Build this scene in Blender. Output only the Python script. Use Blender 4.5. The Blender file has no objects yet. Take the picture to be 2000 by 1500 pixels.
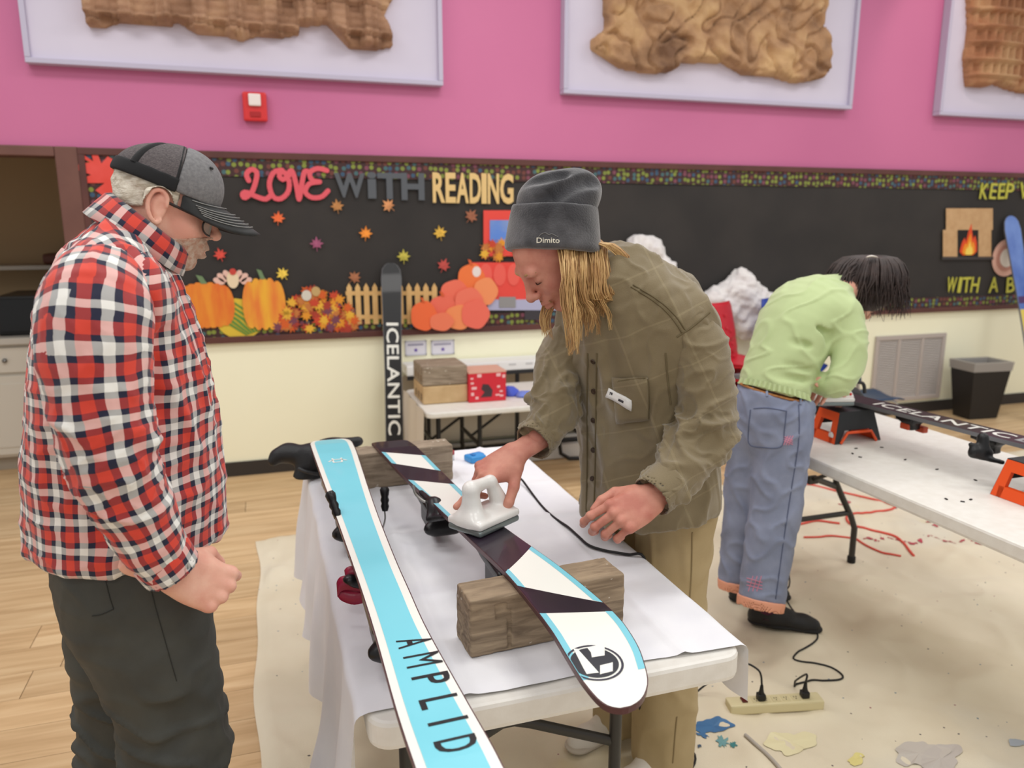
import bpy, bmesh, math, random
import numpy as np
from mathutils import Vector, Matrix
from mathutils.bvhtree import BVHTree

# ------------------------------------------------------------------ camera
scene = bpy.context.scene
COL = scene.collection
FPX, PITCH, YAW, CAMH = 1500.0, math.radians(11.7), math.radians(18.0), 1.585
FW = np.array([math.sin(YAW)*math.cos(PITCH), math.cos(YAW)*math.cos(PITCH), -math.sin(PITCH)])
RT = np.array([math.cos(YAW), -math.sin(YAW), 0.0])
UP = np.cross(RT, FW)
CAMP = np.array([0, 0, CAMH])
cam = bpy.data.cameras.new('camera')
cam.sensor_width = 36.0
cam.lens = 36.0*FPX/2000.0
cam.clip_start = 0.05
cam.dof.use_dof = True
cam.dof.focus_distance = 1.6
cam.dof.aperture_fstop = 3.6
camo = bpy.data.objects.new('camera', cam)
COL.objects.link(camo)
m = Matrix.Identity(4)
for i in range(3):
    m[i][0], m[i][1], m[i][2], m[i][3] = RT[i], UP[i], -FW[i], CAMP[i]
camo.matrix_world = m
scene.camera = camo

# ------------------------------------------------------------------ world, ceiling lights, exposure
w = bpy.data.worlds.new('room_light')
scene.world = w
w.use_nodes = True
w.node_tree.nodes['Background'].inputs[0].default_value = (1.0, 0.985, 0.965, 1)
w.node_tree.nodes['Background'].inputs[1].default_value = 0.58
scene.view_settings.view_transform = 'Standard'
scene.view_settings.look = 'None'
scene.view_settings.exposure = 0.0
scene.view_settings.gamma = 1.0
scene.view_settings.use_curve_mapping = False

def area(name, loc, sx, sy, power, col=(1, .975, .945)):
    l = bpy.data.lights.new(name, 'AREA')
    l.shape = 'RECTANGLE'; l.size = sx; l.size_y = sy; l.energy = power; l.color = col
    o = bpy.data.objects.new(name, l); COL.objects.link(o); o.location = loc
    return o
def spot(name, loc, target, power, ang, col=(1, .93, .84), blend=.6):
    l = bpy.data.lights.new(name, 'SPOT')
    l.energy = power; l.spot_size = math.radians(ang); l.spot_blend = blend; l.color = col
    l.shadow_soft_size = .06
    o = bpy.data.objects.new(name, l); COL.objects.link(o); o.location = loc
    o.rotation_euler = (Vector(target)-Vector(loc)).to_track_quat('-Z', 'Y').to_euler()
    return o
for ix, x in enumerate((-1.2, 1.3, 3.8, 6.3)):
    for iy, y in enumerate((-0.6, 1.6, 3.4)):
        area('ceiling_lamp', (x, y, 3.75), 1.2, .6, (21, 21, 18, 12)[ix])
spot('wall_spotlight', (5.0, 4.0, 3.9), (5.1, 5.05, 2.9), 20, 50, (1, .8, .72))
spot('wall_spotlight', (1.7, 4.0, 3.9), (1.75, 5.05, 2.9), 10, 55)

# ------------------------------------------------------------------ placing helpers (photo -> real position at a known depth or plane)
def ray(px, py):
    return (px-1000)/FPX*RT - (py-750)/FPX*UP + FW
def W(px, py, D):
    return CAMP + ray(px, py)*D
def WZ(px, py, z):
    d = ray(px, py); return CAMP + d*((z-CAMH)/d[2])
def WY(px, py, Y):
    d = ray(px, py); return CAMP + d*(Y/d[1])

# ------------------------------------------------------------------ object helpers
def tag(o, label=None, cat=None, group=None, kind=None):
    if label: o['label'] = label
    if cat: o['category'] = cat
    if group: o['group'] = group
    if kind: o['kind'] = kind
    return o
def empty(name, loc=(0, 0, 0), rz=0.0, label=None, cat=None, group=None):
    o = bpy.data.objects.new(name, None); COL.objects.link(o)
    o.location = loc; o.rotation_euler = (0, 0, rz); o.empty_display_size = .05
    return tag(o, label, cat, group)
def link(name, me, mat=None, parent=None, keep_world=False):
    o = bpy.data.objects.new(name, me); COL.objects.link(o)
    if mat is not None:
        for mm in (mat if isinstance(mat, (list, tuple)) else [mat]): me.materials.append(mm)
    if parent is not None:
        o.parent = parent
        if keep_world:
            o.matrix_parent_inverse = world_inv(parent)
    return o
def world_inv(p):
    mw = Matrix.LocRotScale(p.location, p.rotation_euler, p.scale)
    if p.parent is not None:
        pm = Matrix.LocRotScale(p.parent.location, p.parent.rotation_euler, p.parent.scale)
        mw = pm @ p.matrix_parent_inverse @ mw
    return mw.inverted()

class MB:
    """collects shapes into one mesh"""
    def __init__(s): s.v = []; s.f = []; s.mi = []; s.cur = 0; s.sm = []; s.smooth = False
    def add(s, vs, fs):
        b = len(s.v)
        s.v += [tuple(map(float, x)) for x in vs]
        for f in fs:
            s.f.append([i+b for i in f]); s.mi.append(s.cur); s.sm.append(s.smooth)
        return s
    def box(s, c, h, R=None, bev=0.0):
        c = np.array(c, float); h = np.array(h, float)
        R = np.eye(3) if R is None else np.array(R)
        if bev <= 0:
            q = [(-1,-1,-1),(1,-1,-1),(1,1,-1),(-1,1,-1),(-1,-1,1),(1,-1,1),(1,1,1),(-1,1,1)]
            vs = [c + R@(np.array(a)*h) for a in q]
            return s.add(vs, [(3,2,1,0),(4,5,6,7),(0,1,5,4),(1,2,6,5),(2,3,7,6),(3,0,4,7)])
        b = min(bev, *(h*.98))
        bm = bmesh.new(); bmesh.ops.create_cube(bm, size=2)
        for v in bm.verts: v.co = Vector(np.array(v.co)*h)
        bmesh.ops.bevel(bm, geom=list(bm.edges), offset=b, segments=2, affect='EDGES', profile=.6)
        bm.verts.index_update()
        vs = [c + R@np.array(v.co) for v in bm.verts]
        fs = [[v.index for v in f.verts] for f in bm.faces]
        bm.free(); return s.add(vs, fs)
    def bx(s, x0, x1, y0, y1, z0, z1, bev=0.0):
        return s.box(((x0+x1)/2, (y0+y1)/2, (z0+z1)/2), (abs(x1-x0)/2, abs(y1-y0)/2, abs(z1-z0)/2), None, bev)
    def tube(s, pts, r, n=8, cap=True, flat=None):
        """round tube along points; r scalar or list; flat=(axis vector, factor) squashes"""
        pts = [np.array(p, float) for p in pts]; m_ = len(pts)
        rr = [r]*m_ if np.isscalar(r) else list(r)
        old = s.smooth; s.smooth = True
        tang = []
        for i in range(m_):
            a = pts[max(i-1, 0)]; b = pts[min(i+1, m_-1)]; t = b-a
            tang.append(t/(np.linalg.norm(t)+1e-12))
        ref = np.array([0, 0, 1.0]) if abs(tang[0][2]) < .9 else np.array([1.0, 0, 0])
        u = np.cross(tang[0], ref); u /= np.linalg.norm(u)
        vs = []
        for i in range(m_):
            u = u - tang[i]*np.dot(u, tang[i]); u /= np.linalg.norm(u)+1e-12
            v = np.cross(tang[i], u)
            for k in range(n):
                a = 2*math.pi*k/n
                o_ = (u*math.cos(a)+v*math.sin(a))*rr[i]
                if flat is not None: o_ = o_ - np.array(flat[0])*np.dot(o_, flat[0])*(1-flat[1])
                vs.append(pts[i]+o_)
        fs = []
        for i in range(m_-1):
            for k in range(n):
                k2 = (k+1) % n
                fs.append((i*n+k, i*n+k2, (i+1)*n+k2, (i+1)*n+k))
        s.add(vs, fs)
        s.smooth = old
        if cap: s.add(vs, [tuple(range(n))[::-1], tuple(range((m_-1)*n, m_*n))]) if False else s._caps(vs, n, m_)
        return s
    def _caps(s, vs, n, m_):
        s.add(vs[:n], [tuple(range(n))[::-1]]); s.add(vs[(m_-1)*n:], [tuple(range(n))])
    def prism(s, poly, o, ex, ey, en, th):
        """polygon (2D) in the plane o+ex,ey extruded by th along en"""
        o, ex, ey, en = (np.array(q, float) for q in (o, ex, ey, en))
        n = len(poly)
        a = [o+ex*p[0]+ey*p[1] for p in poly]; b = [p+en*th for p in a]
        fs = [(i, (i+1) % n, n+(i+1) % n, n+i) for i in range(n)]
        fs += [tuple(range(n))[::-1], tuple(range(n, 2*n))]
        return s.add(a+b, fs)
    def lathe(s, prof, o=(0, 0, 0), n=24, R=None):
        R = np.eye(3) if R is None else R
        o = np.array(o, float); vs = []
        for (r, z) in prof:
            for k in range(n):
                a = 2*math.pi*k/n
                vs.append(o+R@np.array([r*math.cos(a), r*math.sin(a), z]))
        fs = []
        for i in range(len(prof)-1):
            for k in range(n):
                k2 = (k+1) % n; fs.append((i*n+k, i*n+k2, (i+1)*n+k2, (i+1)*n+k))
        old = s.smooth; s.smooth = True; s.add(vs, fs); s.smooth = old
        return s
    def mesh(s, name):
        me = bpy.data.meshes.new(name)
        me.from_pydata(s.v, [], s.f); 
        me.polygons.foreach_set('material_index', s.mi)
        me.polygons.foreach_set('use_smooth', s.sm)
        bm = bmesh.new(); bm.from_mesh(me)
        bmesh.ops.recalc_face_normals(bm, faces=bm.faces); bm.to_mesh(me); bm.free()
        me.update(); return me
    def build(s, name, mat=None, parent=None, keep_world=True):
        return link(name, s.mesh(name), mat, parent, keep_world)

def catmull(pts, n):
    """resample a polyline of vectors through a Catmull-Rom spline with n samples"""
    P = np.array(pts, float); m_ = len(P)
    if m_ == 2: return np.array([P[0]+(P[1]-P[0])*t for t in np.linspace(0, 1, n)])
    out = []
    for t in np.linspace(0, m_-1, n):
        i = min(int(t), m_-2); u = t-i
        p0 = P[max(i-1, 0)]; p1 = P[i]; p2 = P[i+1]; p3 = P[min(i+2, m_-1)]
        out.append(.5*((2*p1)+(-p0+p2)*u+(2*p0-5*p1+4*p2-p3)*u*u+(-p0+3*p1-3*p2+p3)*u**3))
    return np.array(out)
def rotz(a):
    c, s_ = math.cos(a), math.sin(a); return np.array([[c, -s_, 0], [s_, c, 0], [0, 0, 1]])
def frame(x, zhint):
    x = np.array(x, float); x /= np.linalg.norm(x); z = np.array(zhint, float)
    y = np.cross(z, x); y /= np.linalg.norm(y); z = np.cross(x, y)
    return np.stack([x, y, z], 1)

# ------------------------------------------------------------------ materials
def lin(c):
    def f(u):
        u /= 255.0
        return u/12.92 if u <= .04045 else ((u+.055)/1.055)**2.4
    return (f(c[0]), f(c[1]), f(c[2]), 1.0)
MATS = {}
def mat(name, c, rough=.6, c2=None, scale=20.0, bump=0.0, bscale=None, metal=0.0, spec=.4, stretch=(1, 1, 1), detail=4.0, lo=.35, hi=.65, sheen=0.0, coat=0.0, sss=0.0):
    """principled material; c/c2 mixed by object-space noise; fine bump from the noise"""
    if name in MATS: return MATS[name]
    M = bpy.data.materials.new(name); M.use_nodes = True
    N = M.node_tree.nodes; L = M.node_tree.links; b = N['Principled BSDF']
    b.inputs['Base Color'].default_value = lin(c)
    b.inputs['Roughness'].default_value = rough
    b.inputs['Metallic'].default_value = metal
    b.inputs['Specular IOR Level'].default_value = spec
    if sheen: b.inputs['Sheen Weight'].default_value = sheen
    if coat: b.inputs['Coat Weight'].default_value = coat
    if sss:
        b.inputs['Subsurface Weight'].default_value = sss
        b.inputs['Subsurface Radius'].default_value = (.012, .005, .003)
        b.inputs['Subsurface Scale'].default_value = .6
    if c2 is not None or bump:
        tc = N.new('ShaderNodeTexCoord'); mp = N.new('ShaderNodeMapping')
        mp.inputs['Scale'].default_value = stretch
        L.new(tc.outputs['Object'], mp.inputs['Vector'])
    if c2 is not None:
        nz = N.new('ShaderNodeTexNoise'); nz.inputs['Scale'].default_value = scale; nz.inputs['Detail'].default_value = detail
        L.new(mp.outputs[0], nz.inputs['Vector'])
        cr = N.new('ShaderNodeValToRGB')
        cr.color_ramp.elements[0].position = lo; cr.color_ramp.elements[0].color = lin(c)
        cr.color_ramp.elements[1].position = hi; cr.color_ramp.elements[1].color = lin(c2)
        L.new(nz.outputs['Fac'], cr.inputs[0]); L.new(cr.outputs[0], b.inputs['Base Color'])
    if bump:
        n2 = N.new('ShaderNodeTexNoise'); n2.inputs['Scale'].default_value = bscale or scale*3; n2.inputs['Detail'].default_value = 3
        L.new(mp.outputs[0], n2.inputs['Vector'])
        bp = N.new('ShaderNodeBump'); bp.inputs['Strength'].default_value = bump; bp.inputs['Distance'].default_value = .003
        L.new(n2.outputs['Fac'], bp.inputs['Height']); L.new(bp.outputs[0], b.inputs['Normal'])
    MATS[name] = M
    return M
def nodes(M): return M.node_tree.nodes, M.node_tree.links, M.node_tree.nodes['Principled BSDF']

# ------------------------------------------------------------------ text as mesh
def text_mesh(body, size=1.0, offset=0.0, shear=0.0, spacing=1.0, align='CENTER', res=3):
    cu = bpy.data.curves.new('txt', 'FONT')
    cu.body = body; cu.size = size; cu.offset = offset; cu.shear = shear; cu.space_character = spacing
    cu.align_x = align; cu.align_y = 'CENTER'; cu.resolution_u = res; cu.fill_mode = 'FRONT'
    o = bpy.data.objects.new('txt', cu); COL.objects.link(o)
    dg = bpy.context.evaluated_depsgraph_get()
    me = bpy.data.meshes.new_from_object(o.evaluated_get(dg))
    V = np.array([v.co[:] for v in me.vertices]).reshape(-1, 3)
    F_ = [list(p.vertices) for p in me.polygons]
    bpy.data.objects.remove(o); bpy.data.curves.remove(cu); bpy.data.meshes.remove(me)
    return V, F_
def mapped(name, V, F_, fn, mat_, parent, keep_world=True, cuts=0):
    """flat 2D mesh V mapped by fn(x,y)->point"""
    me = bpy.data.meshes.new(name)
    me.from_pydata([tuple(v) for v in V], [], F_)
    if cuts:
        bm = bmesh.new(); bm.from_mesh(me)
        bmesh.ops.triangulate(bm, faces=bm.faces)
        bmesh.ops.subdivide_edges(bm, edges=bm.edges, cuts=cuts, use_grid_fill=True); bm.to_mesh(me); bm.free()
    for v in me.vertices: v.co = Vector(fn(v.co.x, v.co.y))
    me.update()
    return link(name, me, mat_, parent, keep_world)
# ------------------------------------------------------------------ implicit sculpting (bodies, clothes, hands)
def smin(a, b, k):
    if k <= 0: return np.minimum(a, b)
    h = np.clip(.5+.5*(b-a)/k, 0, 1)
    return b+(a-b)*h-k*h*(1-h)
class Field:
    def __init__(s, lo, hi, h):
        s.lo = np.array(lo, float); s.h = h
        s.n = np.ceil((np.array(hi)-s.lo)/h).astype(int)+1
        s.F = np.full(s.n, .12, np.float32)
    def sub(s, lo, hi):
        a = np.clip(np.floor((np.array(lo)-s.lo)/s.h).astype(int), 0, s.n)
        b = np.clip(np.ceil((np.array(hi)-s.lo)/s.h).astype(int)+1, 0, s.n)
        if (b <= a).any(): return None, None
        sl = tuple(slice(a[i], b[i]) for i in range(3))
        ax = [np.arange(a[i], b[i], dtype=np.float32)*s.h+s.lo[i] for i in range(3)]
        P = np.meshgrid(*ax, indexing='ij', sparse=True)
        return sl, [p.astype(np.float32) for p in P]
    def put(s, lo, hi, fn, k, op='u'):
        mgn = .03+k
        sl, P = s.sub(np.array(lo)-mgn, np.array(hi)+mgn)
        if sl is None: return s
        d = fn(*P)
        if op == 'u': s.F[sl] = smin(s.F[sl], d, k)
        elif op == 's': s.F[sl] = -smin(-s.F[sl], d, k)
        return s
    def cone(s, a, b, ra, rb=None, k=.01, flat=None, op='u'):
        a = np.array(a, float); b = np.array(b, float); rb = ra if rb is None else rb
        ab = b-a; L2 = float(ab@ab)+1e-12; R_ = max(ra, rb)
        def fn(X, Y, Z):
            x, y, z = X-a[0], Y-a[1], Z-a[2]
            t = np.clip((x*ab[0]+y*ab[1]+z*ab[2])/L2, 0, 1)
            x = x-t*ab[0]; y = y-t*ab[1]; z = z-t*ab[2]
            q = x*x+y*y+z*z
            if flat is not None:
                w_, f_ = flat
                q = q+(x*w_[0]+y*w_[1]+z*w_[2])**2*(1/(f_*f_)-1)
            return np.sqrt(q)-(ra+(rb-ra)*t)
        return s.put(np.minimum(a, b)-R_, np.maximum(a, b)+R_, fn, k, op)
    def ell(s, c, r, R=None, k=.01, op='u'):
        c = np.array(c, float); r = np.array(r, float); R = np.eye(3) if R is None else np.array(R)
        ext = np.sqrt(((R*r)**2).sum(1))
        def fn(X, Y, Z):
            x, y, z = X-c[0], Y-c[1], Z-c[2]
            q = [(R[0, i]*x+R[1, i]*y+R[2, i]*z) for i in range(3)]
            k0 = np.sqrt(sum((q[i]/r[i])**2 for i in range(3)))
            k1 = np.sqrt(sum((q[i]/r[i]**2)**2 for i in range(3)))+1e-6
            return k0*(k0-1)/k1
        return s.put(c-ext, c+ext, fn, k, op)
    def box(s, c, hf, R=None, rd=.01, k=.01, op='u'):
        c = np.array(c, float); hf = np.array(hf, float)-rd; R = np.eye(3) if R is None else np.array(R)
        ext = (np.abs(R)*(hf+rd)).sum(1)
        def fn(X, Y, Z):
            x, y, z = X-c[0], Y-c[1], Z-c[2]
            q = [np.abs(R[0, i]*x+R[1, i]*y+R[2, i]*z)-hf[i] for i in range(3)]
            o_ = np.sqrt(sum(np.maximum(a, 0)**2 for a in q))
            return o_+np.minimum(np.maximum(np.maximum(q[0], q[1]), q[2]), 0)-rd
        return s.put(c-ext, c+ext, fn, k, op)
    def tube(s, pts, rf, rs, side, k=.01, n=10, op='u', ends=1.0):
        """elliptical tube along pts; radii rs along side vector(s), rf across"""
        m_ = len(pts)
        side = np.array(side, float)
        S_ = np.tile(side, (m_, 1)) if side.ndim == 1 else side
        P = catmull(pts, n); F2 = catmull(np.array(rf)[:, None], n)[:, 0]; S2 = catmull(np.array(rs)[:, None], n)[:, 0]
        SV = catmull(S_, n)
        Rm = max(F2.max(), S2.max())
        def fn(X, Y, Z):
            best = None
            for i in range(n-1):
                a, b = P[i], P[i+1]; ab = b-a; L = np.linalg.norm(ab); t_ = ab/L
                x, y, z = X-a[0], Y-a[1], Z-a[2]
                t = np.clip((x*ab[0]+y*ab[1]+z*ab[2])/(L*L), 0, 1)
                x = x-t*ab[0]; y = y-t*ab[1]; z = z-t*ab[2]
                sv = SV[i]-t_*(SV[i]@t_); sv /= np.linalg.norm(sv); fv = np.cross(t_, sv)
                ra = F2[i]+(F2[i+1]-F2[i])*t; rb = S2[i]+(S2[i+1]-S2[i])*t
                mn = np.minimum(ra, rb)
                da = (x*t_[0]+y*t_[1]+z*t_[2])
                df = (x*fv[0]+y*fv[1]+z*fv[2]); ds = (x*sv[0]+y*sv[1]+z*sv[2])
                d = (np.sqrt((df/ra)**2+(ds/rb)**2+(da/(mn*ends))**2)-1)*mn
                best = d if best is None else np.minimum(best, d)
            return best
        return s.put(P.min(0)-Rm, P.max(0)+Rm, fn, k, op)
    def cut(s, pt, nrm, k=.004):
        """keep the side the normal points away from"""
        pt = np.array(pt, float); nrm = np.array(nrm, float); nrm /= np.linalg.norm(nrm)
        sl, P = s.sub(s.lo, s.lo+s.n*s.h)
        d = (P[0]-pt[0])*nrm[0]+(P[1]-pt[1])*nrm[1]+(P[2]-pt[2])*nrm[2]
        s.F = -smin(-s.F, -d, k)
        return s
    def copy(s):
        o = Field.__new__(Field); o.lo, o.h, o.n, o.F = s.lo, s.h, s.n, s.F.copy(); return o
    def grid(s):
        return s.sub(s.lo, s.lo+(s.n-1)*s.h)[1]
    def net(s):
        """naive surface nets -> verts, quads"""
        F_ = s.F; F_ = F_.copy()
        F_[0] = F_[-1] = .05; F_[:, 0] = F_[:, -1] = .05; F_[:, :, 0] = F_[:, :, -1] = .05
        sg = F_ < 0
        c = sg[:-1, :-1, :-1].astype(np.int8)
        for dx in (0, 1):
            for dy in (0, 1):
                for dz in (0, 1):
                    if dx+dy+dz: c = c+sg[dx:sg.shape[0]-1+dx, dy:sg.shape[1]-1+dy, dz:sg.shape[2]-1+dz]
        I, J, K = np.nonzero((c > 0) & (c < 8))
        idx = np.full(c.shape, -1, np.int64); idx[I, J, K] = np.arange(len(I))
        acc = np.zeros((len(I), 3)); cnt = np.zeros(len(I))
        cor = [(a, b, d) for a in (0, 1) for b in (0, 1) for d in (0, 1)]
        for p in cor:
            for ax in range(3):
                if p[ax]: continue
                q = list(p); q[ax] = 1
                f0 = F_[I+p[0], J+p[1], K+p[2]]; f1 = F_[I+q[0], J+q[1], K+q[2]]
                mk = (f0 < 0) != (f1 < 0)
                t = np.where(mk, f0/(f0-f1+1e-12), 0)
                for a in range(3):
                    acc[:, a] += np.where(mk, p[a]+(t if a == ax else 0), 0)
                cnt += mk
        V = (acc/cnt[:, None]+np.stack([I, J, K], 1))*s.h+s.lo
        Q = []
        n = np.array(sg.shape)
        for ax in range(3):
            u, v = (ax+1) % 3, (ax+2) % 3
            sl0 = [slice(1, n[i]-1) for i in range(3)]; sl1 = list(sl0)
            sl0[ax] = slice(0, n[ax]-1); sl1[ax] = slice(1, n[ax])
            A = sg[tuple(sl0)]; B = sg[tuple(sl1)]
            e = np.argwhere(A != B)
            if not len(e): continue
            inside = A[e[:, 0], e[:, 1], e[:, 2]]
            off = np.ones(3, int); off[ax] = 0
            e = e+off
            def cell(du, dv):
                q = e.copy(); q[:, u] -= du; q[:, v] -= dv
                return idx[q[:, 0], q[:, 1], q[:, 2]]
            quad = np.stack([cell(1, 1), cell(0, 1), cell(0, 0), cell(1, 0)], 1)
            quad[~inside] = quad[~inside][:, ::-1]
            Q.append(quad)
        Q = np.concatenate(Q); Q = Q[(Q >= 0).all(1)]
        return V, Q
def normals(V, Q):
    n = np.cross(V[Q[:, 2]]-V[Q[:, 0]], V[Q[:, 3]]-V[Q[:, 1]])
    N_ = np.zeros_like(V)
    for i in range(4): np.add.at(N_, Q[:, i], n)
    return N_/(np.linalg.norm(N_, axis=1, keepdims=True)+1e-12)
def relax(V, Q, it=2, f=.5):
    E_ = np.concatenate([Q[:, [0, 1]], Q[:, [1, 2]], Q[:, [2, 3]], Q[:, [3, 0]]])
    for _ in range(it):
        S_ = np.zeros_like(V); c = np.zeros(len(V))
        np.add.at(S_, E_[:, 0], V[E_[:, 1]]); np.add.at(S_, E_[:, 1], V[E_[:, 0]])
        np.add.at(c, E_[:, 0], 1); np.add.at(c, E_[:, 1], 1)
        V = V+(S_/np.maximum(c, 1)[:, None]-V)*f
    return V
def np_mesh(name, V, Q, uv=None, smooth=True):
    me = bpy.data.meshes.new(name)
    me.vertices.add(len(V)); me.vertices.foreach_set('co', V.astype(np.float32).ravel())
    k = Q.shape[1]
    me.loops.add(len(Q)*k); me.polygons.add(len(Q))
    me.polygons.foreach_set('loop_start', np.arange(0, len(Q)*k, k, dtype=np.int32))
    me.loops.foreach_set('vertex_index', Q.astype(np.int32).ravel())
    me.polygons.foreach_set('use_smooth', np.full(len(Q), smooth))
    if uv is not None:
        l = me.uv_layers.new(name='cloth')
        l.data.foreach_set('uv', (uv if len(uv) == Q.size and len(uv) != len(V) else uv[Q.ravel()]).astype(np.float32).ravel())
    me.update(calc_edges=True); me.validate()
    return me
def waves(P, seed, scale, n=6, aniso=(1, 1, 1)):
    """cheap smooth noise from warped sines, about -1..1"""
    r = np.random.RandomState(seed); o_ = np.zeros(len(P))
    Q = P*np.array(aniso)
    for i in range(n):
        d = r.normal(size=3); d /= np.linalg.norm(d)
        f = scale*(.6+1.1*r.rand())
        o_ += np.sin(Q@d*f+r.rand()*6.3+1.3*np.sin(Q@np.roll(d, 1)*f*.6+r.rand()*6.3))
    return o_/n*1.6
def creases(P, seed, scale, aniso=(1, 1, 1), wd=.22):
    """thin connected wrinkle lines, 0..1"""
    w_ = waves(P, seed, scale, 6, aniso); return np.exp(-(w_/wd)**2)
def smooth_mesh(name, fld, mat_, parent, disp=None, it=2, uvfn=None, keep_world=True, xf=None):
    V, Q = fld.net()
    V = relax(V, Q, it)
    if disp is not None: V = V+normals(V, Q)*disp(V)[:, None]
    uv = None if uvfn is None else (uvfn(V, Q) if getattr(uvfn, 'per_face', False) else uvfn(V))
    if xf is not None: V = V@xf[0].T+xf[1]
    o = link(name, np_mesh(name, V, Q, uv), mat_, parent, keep_world)
    return o
def joined(name, parts, mat_, parent, keep_world=True):
    Vs, Qs, b = [], [], 0
    for V, Q in parts:
        Vs.append(V); Qs.append(Q+b); b += len(V)
    return link(name, np_mesh(name, np.concatenate(Vs), np.concatenate(Qs)), mat_, parent, keep_world)
def bvh_of(o):
    me = o.data
    mw = Matrix.Identity(4)
    if o.parent is not None:
        mw = world_inv(o.parent).inverted() @ o.matrix_parent_inverse
    vs = [mw @ v.co for v in me.vertices]
    return BVHTree.FromPolygons(vs, [list(p.vertices) for p in me.polygons])
def decal(name, V, F_, bvh, o, ex, ey, mat_, parent, off=.0015, cuts=1):
    """lay a flat outline onto a curved surface: rays along ex x ey"""
    o, ex, ey = (np.array(q, float) for q in (o, ex, ey))
    nn = np.cross(ex, ey); nn /= np.linalg.norm(nn)
    def fn(x, y):
        p = o+ex*x+ey*y
        h = bvh.ray_cast(Vector(p+nn*.25), Vector(-nn))
        return (np.array(h[0])+nn*off) if h[0] is not None else p
    return mapped(name, V, F_, fn, mat_, parent, True, cuts)
# ------------------------------------------------------------------ the room
WALLY = 5.05
def wx(px, py=400): return WY(px, py, WALLY)[0]
def wz(px, py): return WY(px, py, WALLY)[2]
XL, XR = -0.935, 8.6
# base floor, planks on top
M_sub = mat('floor_gap', (70, 50, 34), .8)
FLX0, FLX1, FLY0, FLY1 = -3.6, 8.6, -1.2, 8.2
fl = MB().bx(FLX0, FLX1, FLY0, FLY1, -.12, -.0035).build('floor', M_sub); tag(fl, 'wood plank floor of the hall', kind='structure')
def plank_mat():
    M = mat('plank_oak', (190, 150, 106), .42, spec=.35)
    N, L, b = nodes(M)
    tc = N.new('ShaderNodeTexCoord'); oi = N.new('ShaderNodeObjectInfo')
    ad = N.new('ShaderNodeVectorMath'); ad.operation = 'ADD'
    cb = N.new('ShaderNodeCombineXYZ'); ml = N.new('ShaderNodeMath'); ml.operation = 'MULTIPLY'; ml.inputs[1].default_value = 37.0
    L.new(oi.outputs['Random'], ml.inputs[0]); L.new(ml.outputs[0], cb.inputs[0]); L.new(ml.outputs[0], cb.inputs[1])
    L.new(tc.outputs['Object'], ad.inputs[0]); L.new(cb.outputs[0], ad.inputs[1])
    mp = N.new('ShaderNodeMapping'); mp.inputs['Scale'].default_value = (.8, 9, 1); L.new(ad.outputs[0], mp.inputs[0])
    nz = N.new('ShaderNodeTexNoise'); nz.inputs['Scale'].default_value = 2.2; nz.inputs['Detail'].default_value = 7; nz.inputs['Distortion'].default_value = .8
    L.new(mp.outputs[0], nz.inputs['Vector'])
    cr = N.new('ShaderNodeValToRGB'); e = cr.color_ramp.elements
    e[0].position = .3; e[0].color = lin((192, 158, 116)); e[1].position = .72; e[1].color = lin((226, 197, 155))
    e.new(.5).color = lin((212, 179, 136))
    L.new(nz.outputs['Fac'], cr.inputs[0])
    hs = N.new('ShaderNodeHueSaturation')
    mr = N.new('ShaderNodeMapRange'); mr.inputs[3].default_value = .9; mr.inputs[4].default_value = 1.07
    L.new(oi.outputs['Random'], mr.inputs[0]); L.new(mr.outputs[0], hs.inputs['Value']); L.new(cr.outputs[0], hs.inputs['Color'])
    L.new(hs.outputs[0], b.inputs['Base Color'])
    bp = N.new('ShaderNodeBump'); bp.inputs['Strength'].default_value = .12; bp.inputs['Distance'].default_value = .002
    L.new(nz.outputs['Fac'], bp.inputs['Height']); L.new(bp.outputs[0], b.inputs['Normal'])
    return M
M_plank = plank_mat()
PW, PL = .178, 1.3
rp = random.Random(4)
pm = MB().box((0, 0, -.006), (PL/2-.0012, PW/2-.001, .006), None, .0012).mesh('plank')
nrow = int((6.6-.55)/PW)
cnt = 0
for r in range(nrow):
    y = .62+r*PW+PW/2
    off = rp.random()*PL
    k0 = 0
    x = -2.6-off+PL
    while x-PL/2 < 7.4:
        if not (x-PL/2 > .25 and x+PL/2 < 5.0 and y < 3.55):
            o = bpy.data.objects.new('plank', pm); COL.objects.link(o); o.parent = fl; o.location = (x, y, 0); cnt += 1
        x += PL
pm.materials.append(M_plank)
# the far, near and covered floor beyond the counted planks: one piece of the same boards
mb = MB()
for r in range(-12, 44):
    y = .62+r*PW+PW/2
    off = rp.random()*PL; x = FLX0+.2-off
    while x < FLX1-.4:
        covered = 0 <= r < nrow and x-PL/2 > -2.9 and x+PL/2 < 7.2
        if not covered and FLX0+PL/2 < x: mb.bx(x-PL/2+.0012, x+PL/2-.0012, y-PW/2+.001, y+PW/2-.001, -.012, -.0015)
        x += PL
o = mb.build('plank_field', M_plank, fl); tag(o, kind='stuff')

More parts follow.
